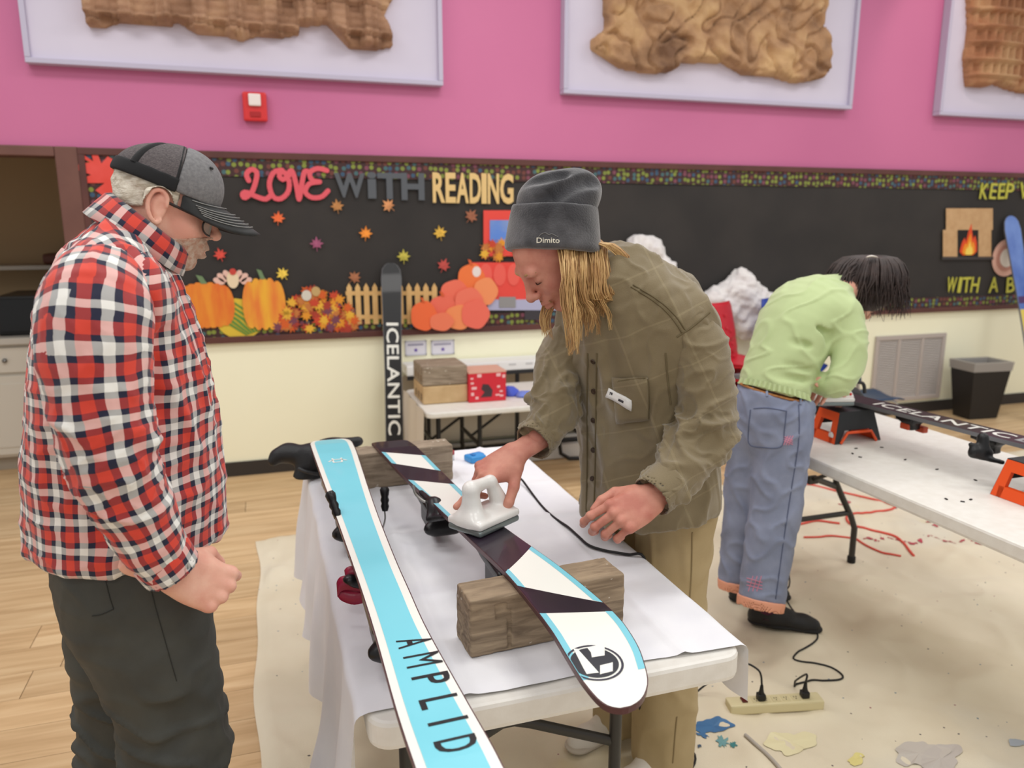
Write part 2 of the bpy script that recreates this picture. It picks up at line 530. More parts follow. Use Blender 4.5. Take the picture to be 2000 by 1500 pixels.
M_pink = mat('pink_paint', (206, 116, 158), .55, (199, 109, 152), .6, .08, 60)
M_cream = mat('cream_paint', (255, 253, 226), .55, (252, 249, 219), .7, .06, 70)
mb = MB(); mb.bx(FLX0, FLX1, WALLY, WALLY+.16, 2.0, 4.0); mb.cur = 1; mb.bx(XL, FLX1, WALLY, WALLY+.16, 0, 2.0)
o = mb.build('wall_back', [M_pink, M_cream]); tag(o, 'hall wall, pink above and cream below the notice board', kind='structure')
M_base = mat('dark_vinyl', (52, 48, 46), .45)
o = MB().bx(XL+.0, FLX1, WALLY-.012, WALLY, 0, .095, .004).build('baseboard_back', M_base); tag(o, 'dark vinyl baseboard along the cream wall', kind='structure')
M_brown = mat('brown_trim', (118, 80, 70), .5, (106, 70, 62), 3)
mb = MB(); mb.bx(XL-.115, XL, WALLY-.03, WALLY+.155, 0, 2.015, .006); mb.bx(FLX0, XL-.116, WALLY-.03, WALLY+.155, 1.96, 2.015, .006)
o = mb.build('trim_1', M_brown); tag(o, 'brown painted frame of the kitchen opening', kind='structure')
M_kit = mat('kitchen_wall', (178, 152, 116), .7)
mb = MB(); mb.bx(FLX0, XL, 6.75, 6.85, 0, 2.4); 
o = mb.build('wall_kitchen', M_kit); tag(o, 'back wall of the kitchen recess', kind='structure')
o = MB().bx(FLX0-.1, FLX0, 5.05, 6.85, 0, 2.4).build('wall_left', M_kit); tag(o, 'side wall of the kitchen recess', kind='structure')
o = MB().bx(XL, XL+.1, WALLY+.16, 6.85, 0, 2.4).build('wall_right', M_kit); tag(o, 'inner side wall of the kitchen recess', kind='structure')
o = MB().bx(FLX0-.1, XL+.1, WALLY+.16, 6.85, 2.2, 2.4).build('ceiling', M_kit); tag(o, 'unseen ceiling added over the kitchen recess to darken it', kind='structure')  # out of view, added with the side walls to keep the recess dark

# kitchen unit seen through the opening
M_cab = mat('cabinet_white', (214, 207, 194), .45)
kx0, kx1 = -2.6, XL-.02
k = empty('base_cabinet', (kx0, 5.75, 0), label='white kitchen base cabinet in the dim recess', cat='cabinet')
MB().bx(kx0, kx1, 5.6, 6.2, .1, .84).build('body', M_cab, k)
MB().bx(kx0, kx1, 5.66, 6.2, 0, .1).build('plinth', mat('plinth', (170, 160, 145), .6), k)
for i in range(4):
    x0 = kx0+i*.41+.01
    d = MB().bx(x0, x0+.385, 5.578, 5.6, .12, .64, .004).build('door', M_cab, k)
    MB().bx(x0+.05, x0+.335, 5.572, 5.58, .17, .59, .003).build('panel', M_cab, d)
    dr = MB().bx(x0, x0+.385, 5.578, 5.6, .66, .82, .004).build('drawer', M_cab, k)
    MB().lathe([(0, 0), (.014, 0), (.014, .016), (0, .02)], (x0+.19, 5.578, .74), 10, np.array([[1, 0, 0], [0, 0, -1], [0, 1, 0]])).build('knob', mat('knob_metal', (150, 150, 150), .3, metal=.9), dr)
o = MB().bx(kx0-.02, kx1+.0, 5.55, 6.22, .842, .885, .006).build('worktop', mat('worktop_grey', (196, 190, 180), .4)); tag(o, 'pale grey kitchen worktop on the white cabinet', 'worktop')
a = empty('range_oven', (-1.6, 5.9, .885), label='black countertop oven on the kitchen worktop', cat='oven')
MB().bx(-1.62, -.99, 5.66, 6.15, .887, 1.14, .012).build('body', mat('black_enamel', (22, 21, 22), .25), a)
MB().bx(-1.6, -1.28, 5.648, 5.66, .91, 1.12, .004).build('door', mat('dark_glass', (14, 14, 16), .1), a)
for i in range(3):
    MB().lathe([(0, 0), (.022, 0), (.019, .02), (0, .022)], (-1.22, 5.66, .94+i*.07), 12, np.array([[1, 0, 0], [0, 0, -1], [0, 1, 0]])).build('knob', mat('silver', (190, 190, 188), .3, metal=.8), a)
o = MB().bx(-2.6, -.98, 6.35, 6.72, 1.27, 1.3, .004).build('wall_shelf', mat('shelf_metal', (180, 172, 160), .4)); tag(o, 'grey shelf on the kitchen recess wall', 'shelf')
o = MB().bx(-1.5, -1.03, 6.42, 6.65, 1.302, 1.38, .02).build('storage_tray', mat('tray_brown', (92, 46, 30), .5)); tag(o, 'reddish brown tray on the kitchen shelf', 'tray')
pt = empty('paper_towel_roll', (-1.3, 6.5, 1.18), label='white paper towel roll hanging under the kitchen shelf', cat='paper towel')
Rx = np.array([[0, 0, 1], [0, 1, 0], [-1, 0, 0]], float)
MB().lathe([(.02, -.14), (.06, -.14), (.06, .14), (.02, .14)], (-1.25, 6.5, 1.175), 20, Rx).build('paper', mat('paper_white', (226, 222, 212), .8), pt)
MB().tube([(-1.42, 6.5, 1.27), (-1.42, 6.5, 1.175), (-1.08, 6.5, 1.175), (-1.08, 6.5, 1.27)], .008).build('holder', mat('silver', (190, 190, 188), .3, metal=.8), pt)

# ------------------------------------------------------------------ relief panels high on the wall
M_panel = mat('lavender_board', (214, 207, 224), .6, (207, 200, 218), 1.5)
M_pframe = mat('lavender_frame', (190, 184, 205), .5)
def relief_mat(n, c, c2, c3):
    M = mat(n, c, .8)
    N, L, b = nodes(M)
    tc = N.new('ShaderNodeTexCoord'); nz = N.new('ShaderNodeTexNoise'); nz.inputs['Scale'].default_value = 3.4; nz.inputs['Detail'].default_value = 8
    L.new(tc.outputs['Object'], nz.inputs['Vector'])
    cr = N.new('ShaderNodeValToRGB'); e = cr.color_ramp.elements
    e[0].position = .32; e[0].color = lin(c); e[1].position = .68; e[1].color = lin(c3); e.new(.5).color = lin(c2)
    L.new(nz.outputs['Fac'], cr.inputs[0]); L.new(cr.outputs[0], b.inputs['Base Color'])
    n2 = N.new('ShaderNodeTexNoise'); n2.inputs['Scale'].default_value = 40; n2.inputs['Detail'].default_value = 5; L.new(tc.outputs['Object'], n2.inputs['Vector'])
    bp = N.new('ShaderNodeBump'); bp.inputs['Strength'].default_value = .6; bp.inputs['Distance'].default_value = .01
    L.new(n2.outputs['Fac'], bp.inputs['Height']); L.new(bp.outputs[0], b.inputs['Normal'])
    return M
def inside(poly, X, Z):
    r = np.zeros(X.shape, bool); n = len(poly)
    for i in range(n):
        x0, z0 = poly[i]; x1, z1 = poly[(i+1) % n]
        c = ((z0 > Z) != (z1 > Z)) & (X < (x1-x0)*(Z-z0)/(z1-z0+1e-9)+x0)
        r ^= c
    return r
def relief(name, outline, hfn, M, parent, step=.0105, y0=WALLY-.045):
    xs = [p[0] for p in outline]; zs = [p[1] for p in outline]
    gx = np.arange(min(xs)-step, max(xs)+2*step, step); gz = np.arange(min(zs)-step, max(zs)+2*step, step)
    X, Z = np.meshgrid(gx, gz, indexing='ij')
    ins = inside(outline, X, Z)
    Hh = hfn(X, Z)
    # taper to the rim
    d = ins.astype(float)
    for _ in range(3):
        e = d.copy(); e[1:-1, 1:-1] = np.minimum.reduce([d[1:-1, 1:-1], d[:-2, 1:-1], d[2:, 1:-1], d[1:-1, :-2], d[1:-1, 2:]]); d = (d+e)/2
    Hh = Hh*(.35+.65*d)
    cell = ins[:-1, :-1] & ins[1:, :-1] & ins[:-1, 1:] & ins[1:, 1:]
    # round the stair steps of the rim by pulling rim vertices outward a little
    n = X.size; id_ = np.arange(n).reshape(X.shape)
    front = np.stack([X, y0-.03-Hh, Z], -1).reshape(-1, 3); back = np.stack([X, np.full(X.shape, y0), Z], -1).reshape(-1, 3)
    I, J = np.nonzero(cell)
    Q = np.stack([id_[I, J], id_[I+1, J], id_[I+1, J+1], id_[I, J+1]], 1)
    S_ = []
    cp = np.pad(cell, 1)
    for i, j in zip(I, J):
        if not cp[i, j+1]: S_.append((id_[i, j], id_[i, j+1]))
        if not cp[i+2, j+1]: S_.append((id_[i+1, j+1], id_[i+1, j]))
        if not cp[i+1, j]: S_.append((id_[i+1, j], id_[i, j]))
        if not cp[i+1, j+2]: S_.append((id_[i, j+1], id_[i+1, j+1]))
    S_ = np.array(S_)
    SQ = np.stack([S_[:, 0], S_[:, 1], S_[:, 1]+n, S_[:, 0]+n], 1)
    V = np.concatenate([front, back]); QQ = np.concatenate([Q, SQ])
    # smooth rim in plane
    rim = np.unique(S_.ravel())
    acc = np.zeros((2*n, 2)); c2 = np.zeros(2*n)
    for a, b in S_:
        acc[a] += V[b][[0, 2]]; acc[b] += V[a][[0, 2]]; c2[a] += 1; c2[b] += 1
    for a in rim:
        q = acc[a]/c2[a]
        V[a, 0] = .4*V[a, 0]+.6*q[0]; V[a, 2] = .4*V[a, 2]+.6*q[1]
        V[a+n, 0] = V[a, 0]; V[a+n, 2] = V[a, 2]
    used = np.unique(QQ); rm = np.full(2*n, -1); rm[used] = np.arange(len(used))
    return link(name, np_mesh(name, V[used], rm[QQ], smooth=True), M, parent, True)
def panel(x0, x1, z0, z1, label):
    p = empty('relief_panel', (x0, WALLY, z0), label=label, cat='wall art')
    MB().bx(x0+.02, x1-.02, WALLY-.045, WALLY-.004, z0+.02, z1-.02).build('backing_board', M_panel, p)
    mb = MB(); t = .028
    mb.bx(x0, x1, WALLY-.075, WALLY-.002, z0, z0+t, .004); mb.bx(x0, x1, WALLY-.075, WALLY-.002, z1-t, z1, .004)
    mb.bx(x0, x0+t, WALLY-.075, WALLY-.002, z0+t+.0005, z1-t-.0005, .003); mb.bx(x1-t, x1, WALLY-.075, WALLY-.002, z0+t+.0005, z1-t-.0005, .003)
    mb.build('frame', M_pframe, p)
    return p
def px_poly(l): return [(wx(a, b), wz(a, b)) for a, b in l]
ZT = 3.55
p1 = panel(-1.13, 1.165, 2.44, ZT, 'lavender wall panel with a brown relief of house fronts')
p2 = panel(1.975, 4.3, 2.435, ZT, 'lavender wall panel with a brown relief of rough rocks')
p3 = panel(5.14, 7.5, 2.43, ZT, 'lavender wall panel with a brown relief of an arcaded tower')
M_r1 = relief_mat('relief_facade', (128, 92, 68), (172, 132, 104), (196, 158, 122))
M_r2 = relief_mat('relief_rock', (120, 88, 66), (178, 138, 102), (206, 168, 122))
M_r3 = relief_mat('relief_tower', (124, 82, 56), (170, 118, 84), (190, 150, 110))
o1 = px_poly([(172, -20), (170, 35), (176, 62), (215, 60), (240, 52), (340, 58), (346, 50), (385, 74), (440, 78), (472, 88), (505, 78), (545, 82), (590, 74), (582, 60), (635, 55), (660, 80), (680, 103), (730, 105), (766, 98), (760, 55), (748, 38), (768, 0), (766, -20)])
o1 = [(x, z) for x, z in o1[1:-1]]; o1 = o1+[(o1[-1][0], 3.45), (o1[0][0], 3.45)]
def h1(X, Z):
    u = (X+.8)/.19; f = u-np.floor(u); col = np.where(np.abs(f-.5) < .3, 0, .028)
    row = np.where(np.abs(((Z-2.62)/.17) % 1-.5) < .09, .02, 0)
    w_ = np.where((np.abs(f-.5) < .17) & (((Z-2.7)/.34) % 1 > .35), -.022, 0)
    st = .02*(np.floor(u/2) % 2)
    n = waves(np.stack([X, Z, X*0], -1).reshape(-1, 3), 3, 22).reshape(X.shape)*.006
    br = np.where((np.abs(((Z-2.6)/.042) % 1-.5) > .42) | (np.abs(((X+.03*np.floor((Z-2.6)/.042))/.085) % 1-.5) > .46), -.008, 0)
    return np.clip(.035+1.5*(col+row+w_+st)+n+br, 0, .2)
relief('relief', o1, h1, M_r1, p1)
o2 = px_poly([(1168, -5), (1172, 60), (1146, 80), (1144, 100), (1200, 138), (1260, 150), (1300, 146), (1315, 128), (1400, 128), (1440, 152), (1500, 156), (1540, 168), (1585, 160), (1602, 140), (1604, 90), (1594, 60), (1598, 0)])
o2 = o2+[(o2[-1][0]-.02, 3.45), (o2[0][0], 3.45)]
def h2(X, Z):
    P = np.stack([X, Z, X*0], -1).reshape(-1, 3)
    a = waves(P, 5, 9).reshape(X.shape); b = waves(P, 8, 24).reshape(X.shape); c = waves(P, 9, 60).reshape(X.shape)
    return np.clip(.06+.06*np.abs(a)-.035*np.exp(-(b/.12)**2)+.02*b+.014*c, 0.005, .2)
relief('relief', o2, h2, M_r2, p2)
o3 = px_poly([(1874, -5), (1876, 60), (1868, 120), (1872, 172), (1905, 175), (1925, 168), (1950, 178), (1978, 186), (2030, 190), (2060, 195)])
o3 = o3+[(7.0, o3[-1][1]), (7.0, 3.5), (o3[0][0], 3.5)]
def h3(X, Z):
    u = (X-5.45)/.075; tow = X < 5.82
    r = .05*np.sqrt(np.clip(1-((X-5.62)/.24)**2, 0, 1))
    rows = np.where(((Z-2.6)/.12) % 1 < .18, .025, 0)
    arch = np.where((np.abs(u % 1-.5) < .3) & (((Z-2.6)/.12) % 1 > .25) & (((Z-2.6)/.12) % 1 < .85) & (Z > 2.72), -.025, 0)
    f2 = np.where(((X-5.8)/.11) % 1 < .35, .03, 0)+rows*.6
    return np.clip(np.where(tow, .03+r+1.5*(rows+arch), .02+1.5*f2), .004, .2)
relief('relief', o3, h3, M_r3, p3)

# fire alarm
fx, fz = wx(498, 210), wz(498, 210)
a = empty('fire_alarm', (fx, WALLY, fz), label='red fire alarm strobe with a white lens on the pink wall', cat='fire alarm')
MB().bx(fx-.068, fx+.068, WALLY-.05, WALLY-.001, fz-.082, fz+.082, .012).build('body', mat('alarm_red', (214, 50, 52), .35), a)
MB().bx(fx-.035, fx+.035, WALLY-.07, WALLY-.05, fz+.0, fz+.07, .01).build('lens', mat('lens_white', (238, 226, 222), .2), a)
MB().bx(fx-.03, fx+.03, WALLY-.056, WALLY-.05, fz-.06, fz-.03, .003).build('sounder_grille', mat('alarm_dark', (170, 30, 34), .4), a)

# ------------------------------------------------------------------ notice board
BZ0, BZ1 = .868, 2.012
M_bf = mat('board_frame', (98, 58, 52), .5, (86, 50, 46), 4)
M_bp = mat('black_paper', (55, 51, 49), .75, (47, 44, 43), 2.5, .25, 5)
nb = empty('notice_board', (XL, WALLY, BZ0), label='long wall notice board covered in black paper with a brown frame', cat='notice board')
# creased paper
nx, nz_ = 220, 26
gx = np.linspace(XL+.05, FLX1-.1, nx); gz = np.linspace(BZ0+.045, BZ1-.045, nz_)
X, Z = np.meshgrid(gx, gz, indexing='ij')
P = np.stack([X, Z*1.3, X*0], -1).reshape(-1, 3)
Yp = WALLY-.012-.004*np.abs(waves(P, 21, 5)).reshape(X.shape)
id_ = np.arange(nx*nz_).reshape(nx, nz_)
Q = np.stack([id_[:-1, :-1], id_[1:, :-1], id_[1:, 1:], id_[:-1, 1:]], -1).reshape(-1, 4)
link('paper_sheet', np_mesh('paper_sheet', np.stack([X, Yp, Z], -1).reshape(-1, 3), Q), M_bp, nb, True)
for (a0, a1, b0, b1) in ((XL+.0, FLX1-.05, BZ0, BZ0+.04), (XL+.0, FLX1-.05, BZ1-.04, BZ1), (XL, XL+.035, BZ0+.04, BZ1-.04)):
    MB().bx(a0, a1, WALLY-.035, WALLY-.001, b0, b1, .004).build('frame_rail', M_bf, nb)
def dots_mat():
    M = mat('dotted_border', (66, 40, 40), .6)
    N, L, b = nodes(M)
    tc = N.new('ShaderNodeTexCoord'); vo = N.new('ShaderNodeTexVoronoi'); vo.inputs['Scale'].default_value = 27; vo.inputs['Randomness'].default_value = .45
    vo.voronoi_dimensions = '2D'; sx = N.new('ShaderNodeSeparateXYZ'); cx_ = N.new('ShaderNodeCombineXYZ'); L.new(tc.outputs['Object'], sx.inputs[0]); L.new(sx.outputs[0], cx_.inputs[0]); L.new(sx.outputs[2], cx_.inputs[1]); L.new(cx_.outputs[0], vo.inputs['Vector'])
    lt = N.new('ShaderNodeMath'); lt.operation = 'LESS_THAN'; lt.inputs[1].default_value = .36
    L.new(vo.outputs['Distance'], lt.inputs[0])
    sp = N.new('ShaderNodeSeparateColor'); L.new(vo.outputs['Color'], sp.inputs[0])
    cr = N.new('ShaderNodeValToRGB'); cr.color_ramp.interpolation = 'CONSTANT'; e = cr.color_ramp.elements
    cols = [(0, (132, 144, 60)), (.3, (58, 86, 112)), (.45, (126, 70, 86)), (.6, (126, 138, 62)), (.78, (112, 62, 54)), (.9, (70, 104, 108))]
    e[0].position = 0; e[0].color = lin(cols[0][1]); e[1].position = cols[1][0]; e[1].color = lin(cols[1][1])
    for p_, c_ in cols[2:]: e.new(p_).color = lin(c_)
    L.new(sp.outputs[0], cr.inputs[0])
    mx = N.new('ShaderNodeMix'); mx.data_type = 'RGBA'; mx.inputs[6].default_value = lin((66, 40, 40))
    L.new(lt.outputs[0], mx.inputs[0]); L.new(cr.outputs[0], mx.inputs[7]); L.new(mx.outputs[2], b.inputs['Base Color'])
    return M
M_dots = dots_mat()
def strip(x0, x1, z0, z1):
    n = max(2, int((x1-x0)/.1)); mb = MB()
    return MB().bx(x0, x1, WALLY-.0215, WALLY-.019, z0, z1).build('border_strip', M_dots, nb)
strip(XL+.035, FLX1-.06, BZ1-.142, BZ1-.04); strip(XL+.035, FLX1-.06, BZ0+.04, BZ0+.125); strip(XL+.035, XL+.13, BZ0+.125, BZ1-.142)

# ------------------------------------------------------------------ paper cut-outs on the board (flat paper in reality)
CY = WALLY-.026
EX, EZ, EN = np.array([1., 0, 0]), np.array([0, 0, 1.]), np.array([0, -1., 0])
def cut_mesh(poly, y=CY, th=.003, name='cutout'):
    """poly in wall metres -> prism mesh"""
    mb = MB(); mb.prism(poly, (0, y, 0), EX, EZ, EN, th); return mb
def cutout(name, poly, M, label=None, cat=None, group=None, parent=None, y=CY, th=.003):
    o = cut_mesh(poly, y, th).build(name, M, parent)
    if label: tag(o, label, cat, group)
    return o
def oval(cx, cz, rx, rz, n=20, rot=0.0, wob=0.0):
    out = []
    for i in range(n):
        a = 2*math.pi*i/n; k = 1+wob*math.cos(5*a)
        x, z = rx*k*math.cos(a), rz*k*math.sin(a)
        out.append((cx+x*math.cos(rot)-z*math.sin(rot), cz+x*math.sin(rot)+z*math.cos(rot)))
    return out
def S(px, py=400): return np.linalg.norm(WY(px+1, py, WALLY)-WY(px, py, WALLY))   # metres a photo pixel spans there
def fit_letter(ch, x0, x1, z0, z1, name, M, label, cat, off=.0, shear=0.0, group=None, th=.004, tilt=0.0):
    V, F_ = text_mesh(ch, 1.0, off, shear)
    lo, hi = V.min(0), V.max(0)
    cx, cz = (x0+x1)/2, (z0+z1)/2
    def fn(x, y):
        u = (x-lo[0])/(hi[0]-lo[0])-.5; v = (y-lo[1])/(hi[1]-lo[1])-.5
        X_, Z_ = u*(x1-x0), v*(z1-z0)
        return (cx+X_*math.cos(tilt)-Z_*math.sin(tilt), CY-.002, cz+X_*math.sin(tilt)+Z_*math.cos(tilt))
    me = bpy.data.meshes.new(name); me.from_pydata([fn(v[0], v[1]) for v in V], [], F_)
    bm = bmesh.new(); bm.from_mesh(me); bmesh.ops.recalc_face_normals(bm, faces=bm.faces)
    g = bmesh.ops.extrude_face_region(bm, geom=list(bm.faces))
    for v in [q for q in g['geom'] if isinstance(q, bmesh.types.BMVert)]: v.co.y -= th
    bmesh.ops.recalc_face_normals(bm, faces=bm.faces); bm.to_mesh(me); bm.free()
    o = link(name, me, M); return tag(o, label, cat, group)
def ribbon(strokes, wd, fn, y, th=.004):
    """brush strokes as flat paper ribbons; fn maps unit coords to wall metres"""
    mb = MB()
    for st in strokes:
        P = catmull([(a, b, 0) for a, b in st], max(8, len(st)*5)); Q = [np.array(fn(p[0], p[1])) for p in P]
        for i in range(len(Q)-1):
            y = y-2e-5
            d = Q[i+1]-Q[i]; L = np.linalg.norm(d)
            if L < 1e-6: continue
            d /= L; n = np.array([-d[1], d[0]])*wd/2
            mb.prism([tuple(Q[i]+n), tuple(Q[i]-n), tuple(Q[i+1]-n), tuple(Q[i+1]+n)], (0, y, 0), EX, EZ, EN, th)
        for qi, q in enumerate(Q[::2]+[Q[-1]]): mb.prism(oval(q[0], q[1], wd/2, wd/2, 10), (0, y-.0002-qi*2e-5, 0), EX, EZ, EN, th)
    return mb
M_love = mat('letter_coral', (226, 92, 104), .6); M_with = mat('letter_grey', (88, 92, 98), .6); M_read = mat('letter_tan', (228, 194, 132), .6)
STK = {
 'L': [[(.28, .62), (.22, .82), (.38, .98), (.56, .9), (.52, .62), (.36, .25), (.12, .06), (.04, .16), (.16, .24), (.5, .1), (.8, .02), (.98, .14)]],
 'O': [[(.62, .96), (.28, .88), (.08, .5), (.2, .1), (.5, .03), (.82, .26), (.88, .64), (.66, .92), (.5, .78), (.66, .66), (.98, .86)]],
 'V': [[(.02, .84), (.18, .97), (.3, .84), (.42, .4), (.5, .03), (.66, .5), (.82, .92), (.98, .96)]],
 'E': [[(.98, .92), (.6, .98), (.28, .84), (.36, .6), (.66, .55)], [(.66, .55), (.24, .48), (.06, .22), (.3, .04), (.7, .06), (.98, .26)]],
}
for ch, (a, b, c, d) in zip('LOVE', ((470, 330, 528, 390), (522, 330, 570, 390), (562, 332, 602, 391), (592, 328, 640, 388))):
    x0, x1, z1, z0 = wx(a, 360), wx(c, 360), wz(a, b), wz(a, d)
    o = ribbon(STK[ch], .03, lambda u, v: (x0+u*(x1-x0), z0+v*(z1-z0)), CY-.002).build('letter', M_love)
    tag(o, 'coral script paper letter %s of the word LOVE on the board' % ch, 'letter', 'coral letters of LOVE')
for ch, (a, b, c, d) in zip('WITH', ((652, 338, 712, 386), (716, 336, 734, 388), (736, 338, 782, 389), (782, 338, 827, 391))):
    fit_letter(ch if ch != 'I' else 'i', wx(a, 360), wx(c, 360), wz(a, d), wz(a, b), 'letter', M_with, 'dark grey block paper letter %s of WITH before READING' % ch, 'letter', .035, group='grey letters of WITH')
for ch, (a, c) in zip('READING', ((843, 867), (868, 888), (889, 913), (915, 937), (938, 948), (950, 972), (974, 1000))):
    o = fit_letter(ch, wx(a, 365), wx(c, 365), wz(a, 396+(a-843)*.02), wz(a, 337+(a-843)*.02), 'letter', M_read, 'tan condensed paper letter %s of READING' % ch, 'letter', .03, group='tan letters of READING')
M_ylet = mat('letter_yellowgreen', (196, 192, 76), .6)
for ch, (a, c) in zip('KEEPW', ((1909, 1924), (1928, 1941), (1944, 1957), (1959, 1974), (1985, 2018))):
    lab = {1928: 'yellow green letter E right after the K of KEEP', 1944: 'yellow green letter E right before the P of KEEP', 1985: 'yellow green letter W following the word KEEP'}.get(a, 'yellow green letter %s of KEEP above the paper fireplace' % ch)
    fit_letter(ch, wx(a, 370), wx(c, 370), wz(a, 389), wz(a, 358), 'letter', M_ylet, lab, 'letter', .01, tilt=.06*math.sin(a))
for i, (ch, (a, c)) in enumerate(zip('WITHABO', ((1844, 1862), (1866, 1872), (1874, 1890), (1891, 1906), (1926, 1944), (1960, 1976), (1984, 2004)))):
    lab = 'yellow green letter %s of the line under the paper fireplace' % ch
    fit_letter(ch, wx(a, 555), wx(c, 555), wz(a, 571), wz(a, 541), 'letter', M_ylet, lab, 'letter', .01, tilt=.08*math.sin(a*1.7))

# falling maple leaves
def leaf_poly(cx, cz, r, rot):
    prof = [(90, 1), (68, .5), (52, .86), (38, .48), (12, .84), (-8, .4), (-38, .62), (-60, .3), (-84, .3), (-88, .75), (-92, .75), (-96, .3), (-120, .3), (-142, .62), (-172, .4), (168, .84), (142, .48), (128, .86), (112, .5)]
    return [(cx+r*k*math.cos(math.radians(a)+rot), cz+r*k*math.sin(math.radians(a)+rot)) for a, k in prof]
LV = [(543, 428, (226, 98, 50), 'orange'), (658, 405, (164, 112, 62), 'ochre brown'), (759, 403, (190, 128, 82), 'tan orange'), (713, 458, (226, 130, 44), 'orange and yellow'), (618, 478, (146, 74, 106), 'mauve'),
      (858, 457, (206, 164, 62), 'golden yellow'), (917, 424, (150, 92, 66), 'dull brown'), (787, 503, (168, 158, 62), 'olive yellow'), (431, 499, (196, 66, 54), 'brick red'), (553, 536, (222, 184, 70), 'pale yellow'),
      (690, 543, (152, 96, 66), 'russet brown'), (864, 520, (164, 62, 56), 'dark red'), (447, 460, (90, 60, 40), 'dark brown')]
rl = random.Random(11)
for i, (a, b, c, nm) in enumerate(LV[:-1]):
    M = mat('leaf_%s' % nm.replace(' ', '_'), c, .6, tuple(min(255, int(q*1.15)+10) for q in c), 30)
    cutout('paper_leaf', leaf_poly(wx(a, b), wz(a, b), 17*S(a, b), rl.uniform(-1, 1)), M, '%s paper maple leaf drifting on the black board' % nm, 'paper leaf', 'paper leaves on the board', y=CY)
# big red oak leaf
ok = [(240, 395), (228, 380), (205, 384), (188, 372), (206, 358), (172, 358), (160, 350), (180, 342), (152, 332), (156, 320), (178, 318), (156, 306), (164, 302), (184, 316), (180, 298), (192, 300), (200, 320), (212, 306), (222, 312), (222, 334), (234, 322), (242, 338), (246, 370)]
cutout('paper_oak_leaf', px_poly(ok), mat('oak_leaf_red', (232, 84, 76), .6, (224, 72, 60), 8), 'large red paper oak leaf at the corner of the board', 'paper leaf')

# pumpkins and gourd
M_pk = mat('pumpkin_orange', (226, 112, 44), .6, (236, 150, 50), 6, stretch=(3, 1, .6)); M_pk2 = mat('pumpkin_gold', (232, 128, 56), .6, (240, 178, 56), 6, stretch=(3, 1, .5)); M_stem = mat('stem_green', (112, 138, 98), .6)
def pumpkin(cx, cz, rx, rz, M, label, y, stem=True, ribs=5, group=None, cat='paper pumpkin', Ms=None, stemdx=0.0):
    e = empty('paper_pumpkin', (cx, y, cz), label=label, cat=cat, group=group)
    if ribs == 1: cutout('pumpkin_body', oval(cx, cz, rx, rz, 28, 0, .035), M, parent=e, y=y)
    for i in range(ribs if ribs > 1 else 0):
        t = (i-(ribs-1)/2)/((ribs-1)/2)
        cutout('rib', oval(cx+t*rx*.66, cz-abs(t)*rz*.04, rx*.36, rz*(1-.12*t*t), 18), M, parent=e, y=y-.0004*(ribs-abs(i-(ribs-1)/2)*2))
    if stem:
        cutout('stem', [(cx-rx*.1+stemdx, cz+rz*.9), (cx+rx*.12+stemdx, cz+rz*.9), (cx-rx*.04+stemdx, cz+rz*1.22), (cx-rx*.26+stemdx, cz+rz*1.28)], Ms or M_stem, parent=e, y=y-.004)
    return e
pumpkin(wx(402, 592), wz(402, 595), 57*S(402), 50*S(402), M_pk, 'wide orange paper pumpkin with a green stem', CY, ribs=7)
# striped gourd
g = empty('paper_gourd', (wx(465, 620), CY, wz(465, 620)), label='yellow and green striped paper gourd between two pumpkins', cat='paper gourd')
gx0, gz0, gs = wx(466, 625), wz(466, 622), S(466)
M_gy = mat('gourd_yellow', (222, 190, 62), .6); M_gg = mat('gourd_green', (96, 142, 62), .6)
cutout('gourd_body', oval(gx0, gz0, 48*gs, 42*gs, 24, -.5), M_gy, parent=g, y=CY+.004)
for i in range(6):
    t = (i-2.5)/2.5
    cutout('gourd_stripe', [(gx0-34*gs+t*26*gs, gz0+(26+t*8)*gs), (gx0-30*gs+t*26*gs, gz0+(27+t*8)*gs), (gx0+t*34*gs+9*gs, gz0-2*gs), (gx0+30*gs+t*13*gs, gz0-(30-t*4)*gs), (gx0+26*gs+t*13*gs, gz0-(31-t*4)*gs), (gx0+t*34*gs+2*gs, gz0-3*gs)], M_gg, parent=g, y=CY+.0005)
pumpkin(wx(516, 590), wz(516, 592), 42*S(516), 56*S(516), M_pk2, 'tall orange and yellow paper pumpkin with a green stem', CY-.006, ribs=5)
# pale figures above the pumpkins
M_pale = mat('pale_pink_paper', (232, 190, 176), .6); M_cr = mat('cream_paper', (236, 214, 180), .6)
bd = empty('paper_turkey', (wx(455, 545), CY, wz(455, 545)), label='pale pink paper turkey cut-out behind the pumpkins', cat='paper bird')
for i in range(7):
    a = math.radians(20+i*23); cutout('feather', oval(wx(455, 550)+.085*math.cos(a), wz(455, 555)+.06*math.sin(a), .035, .02, 12, a), M_pale, parent=bd, y=CY-.001)
cutout('bird_body', oval(wx(455, 545), wz(455, 545), .035, .055, 14), M_cr, parent=bd, y=CY-.005)
cutout('bird_head', oval(wx(455, 530), wz(455, 530), .02, .02, 12), mat('wattle_red', (200, 70, 60), .6), parent=bd, y=CY-.009)

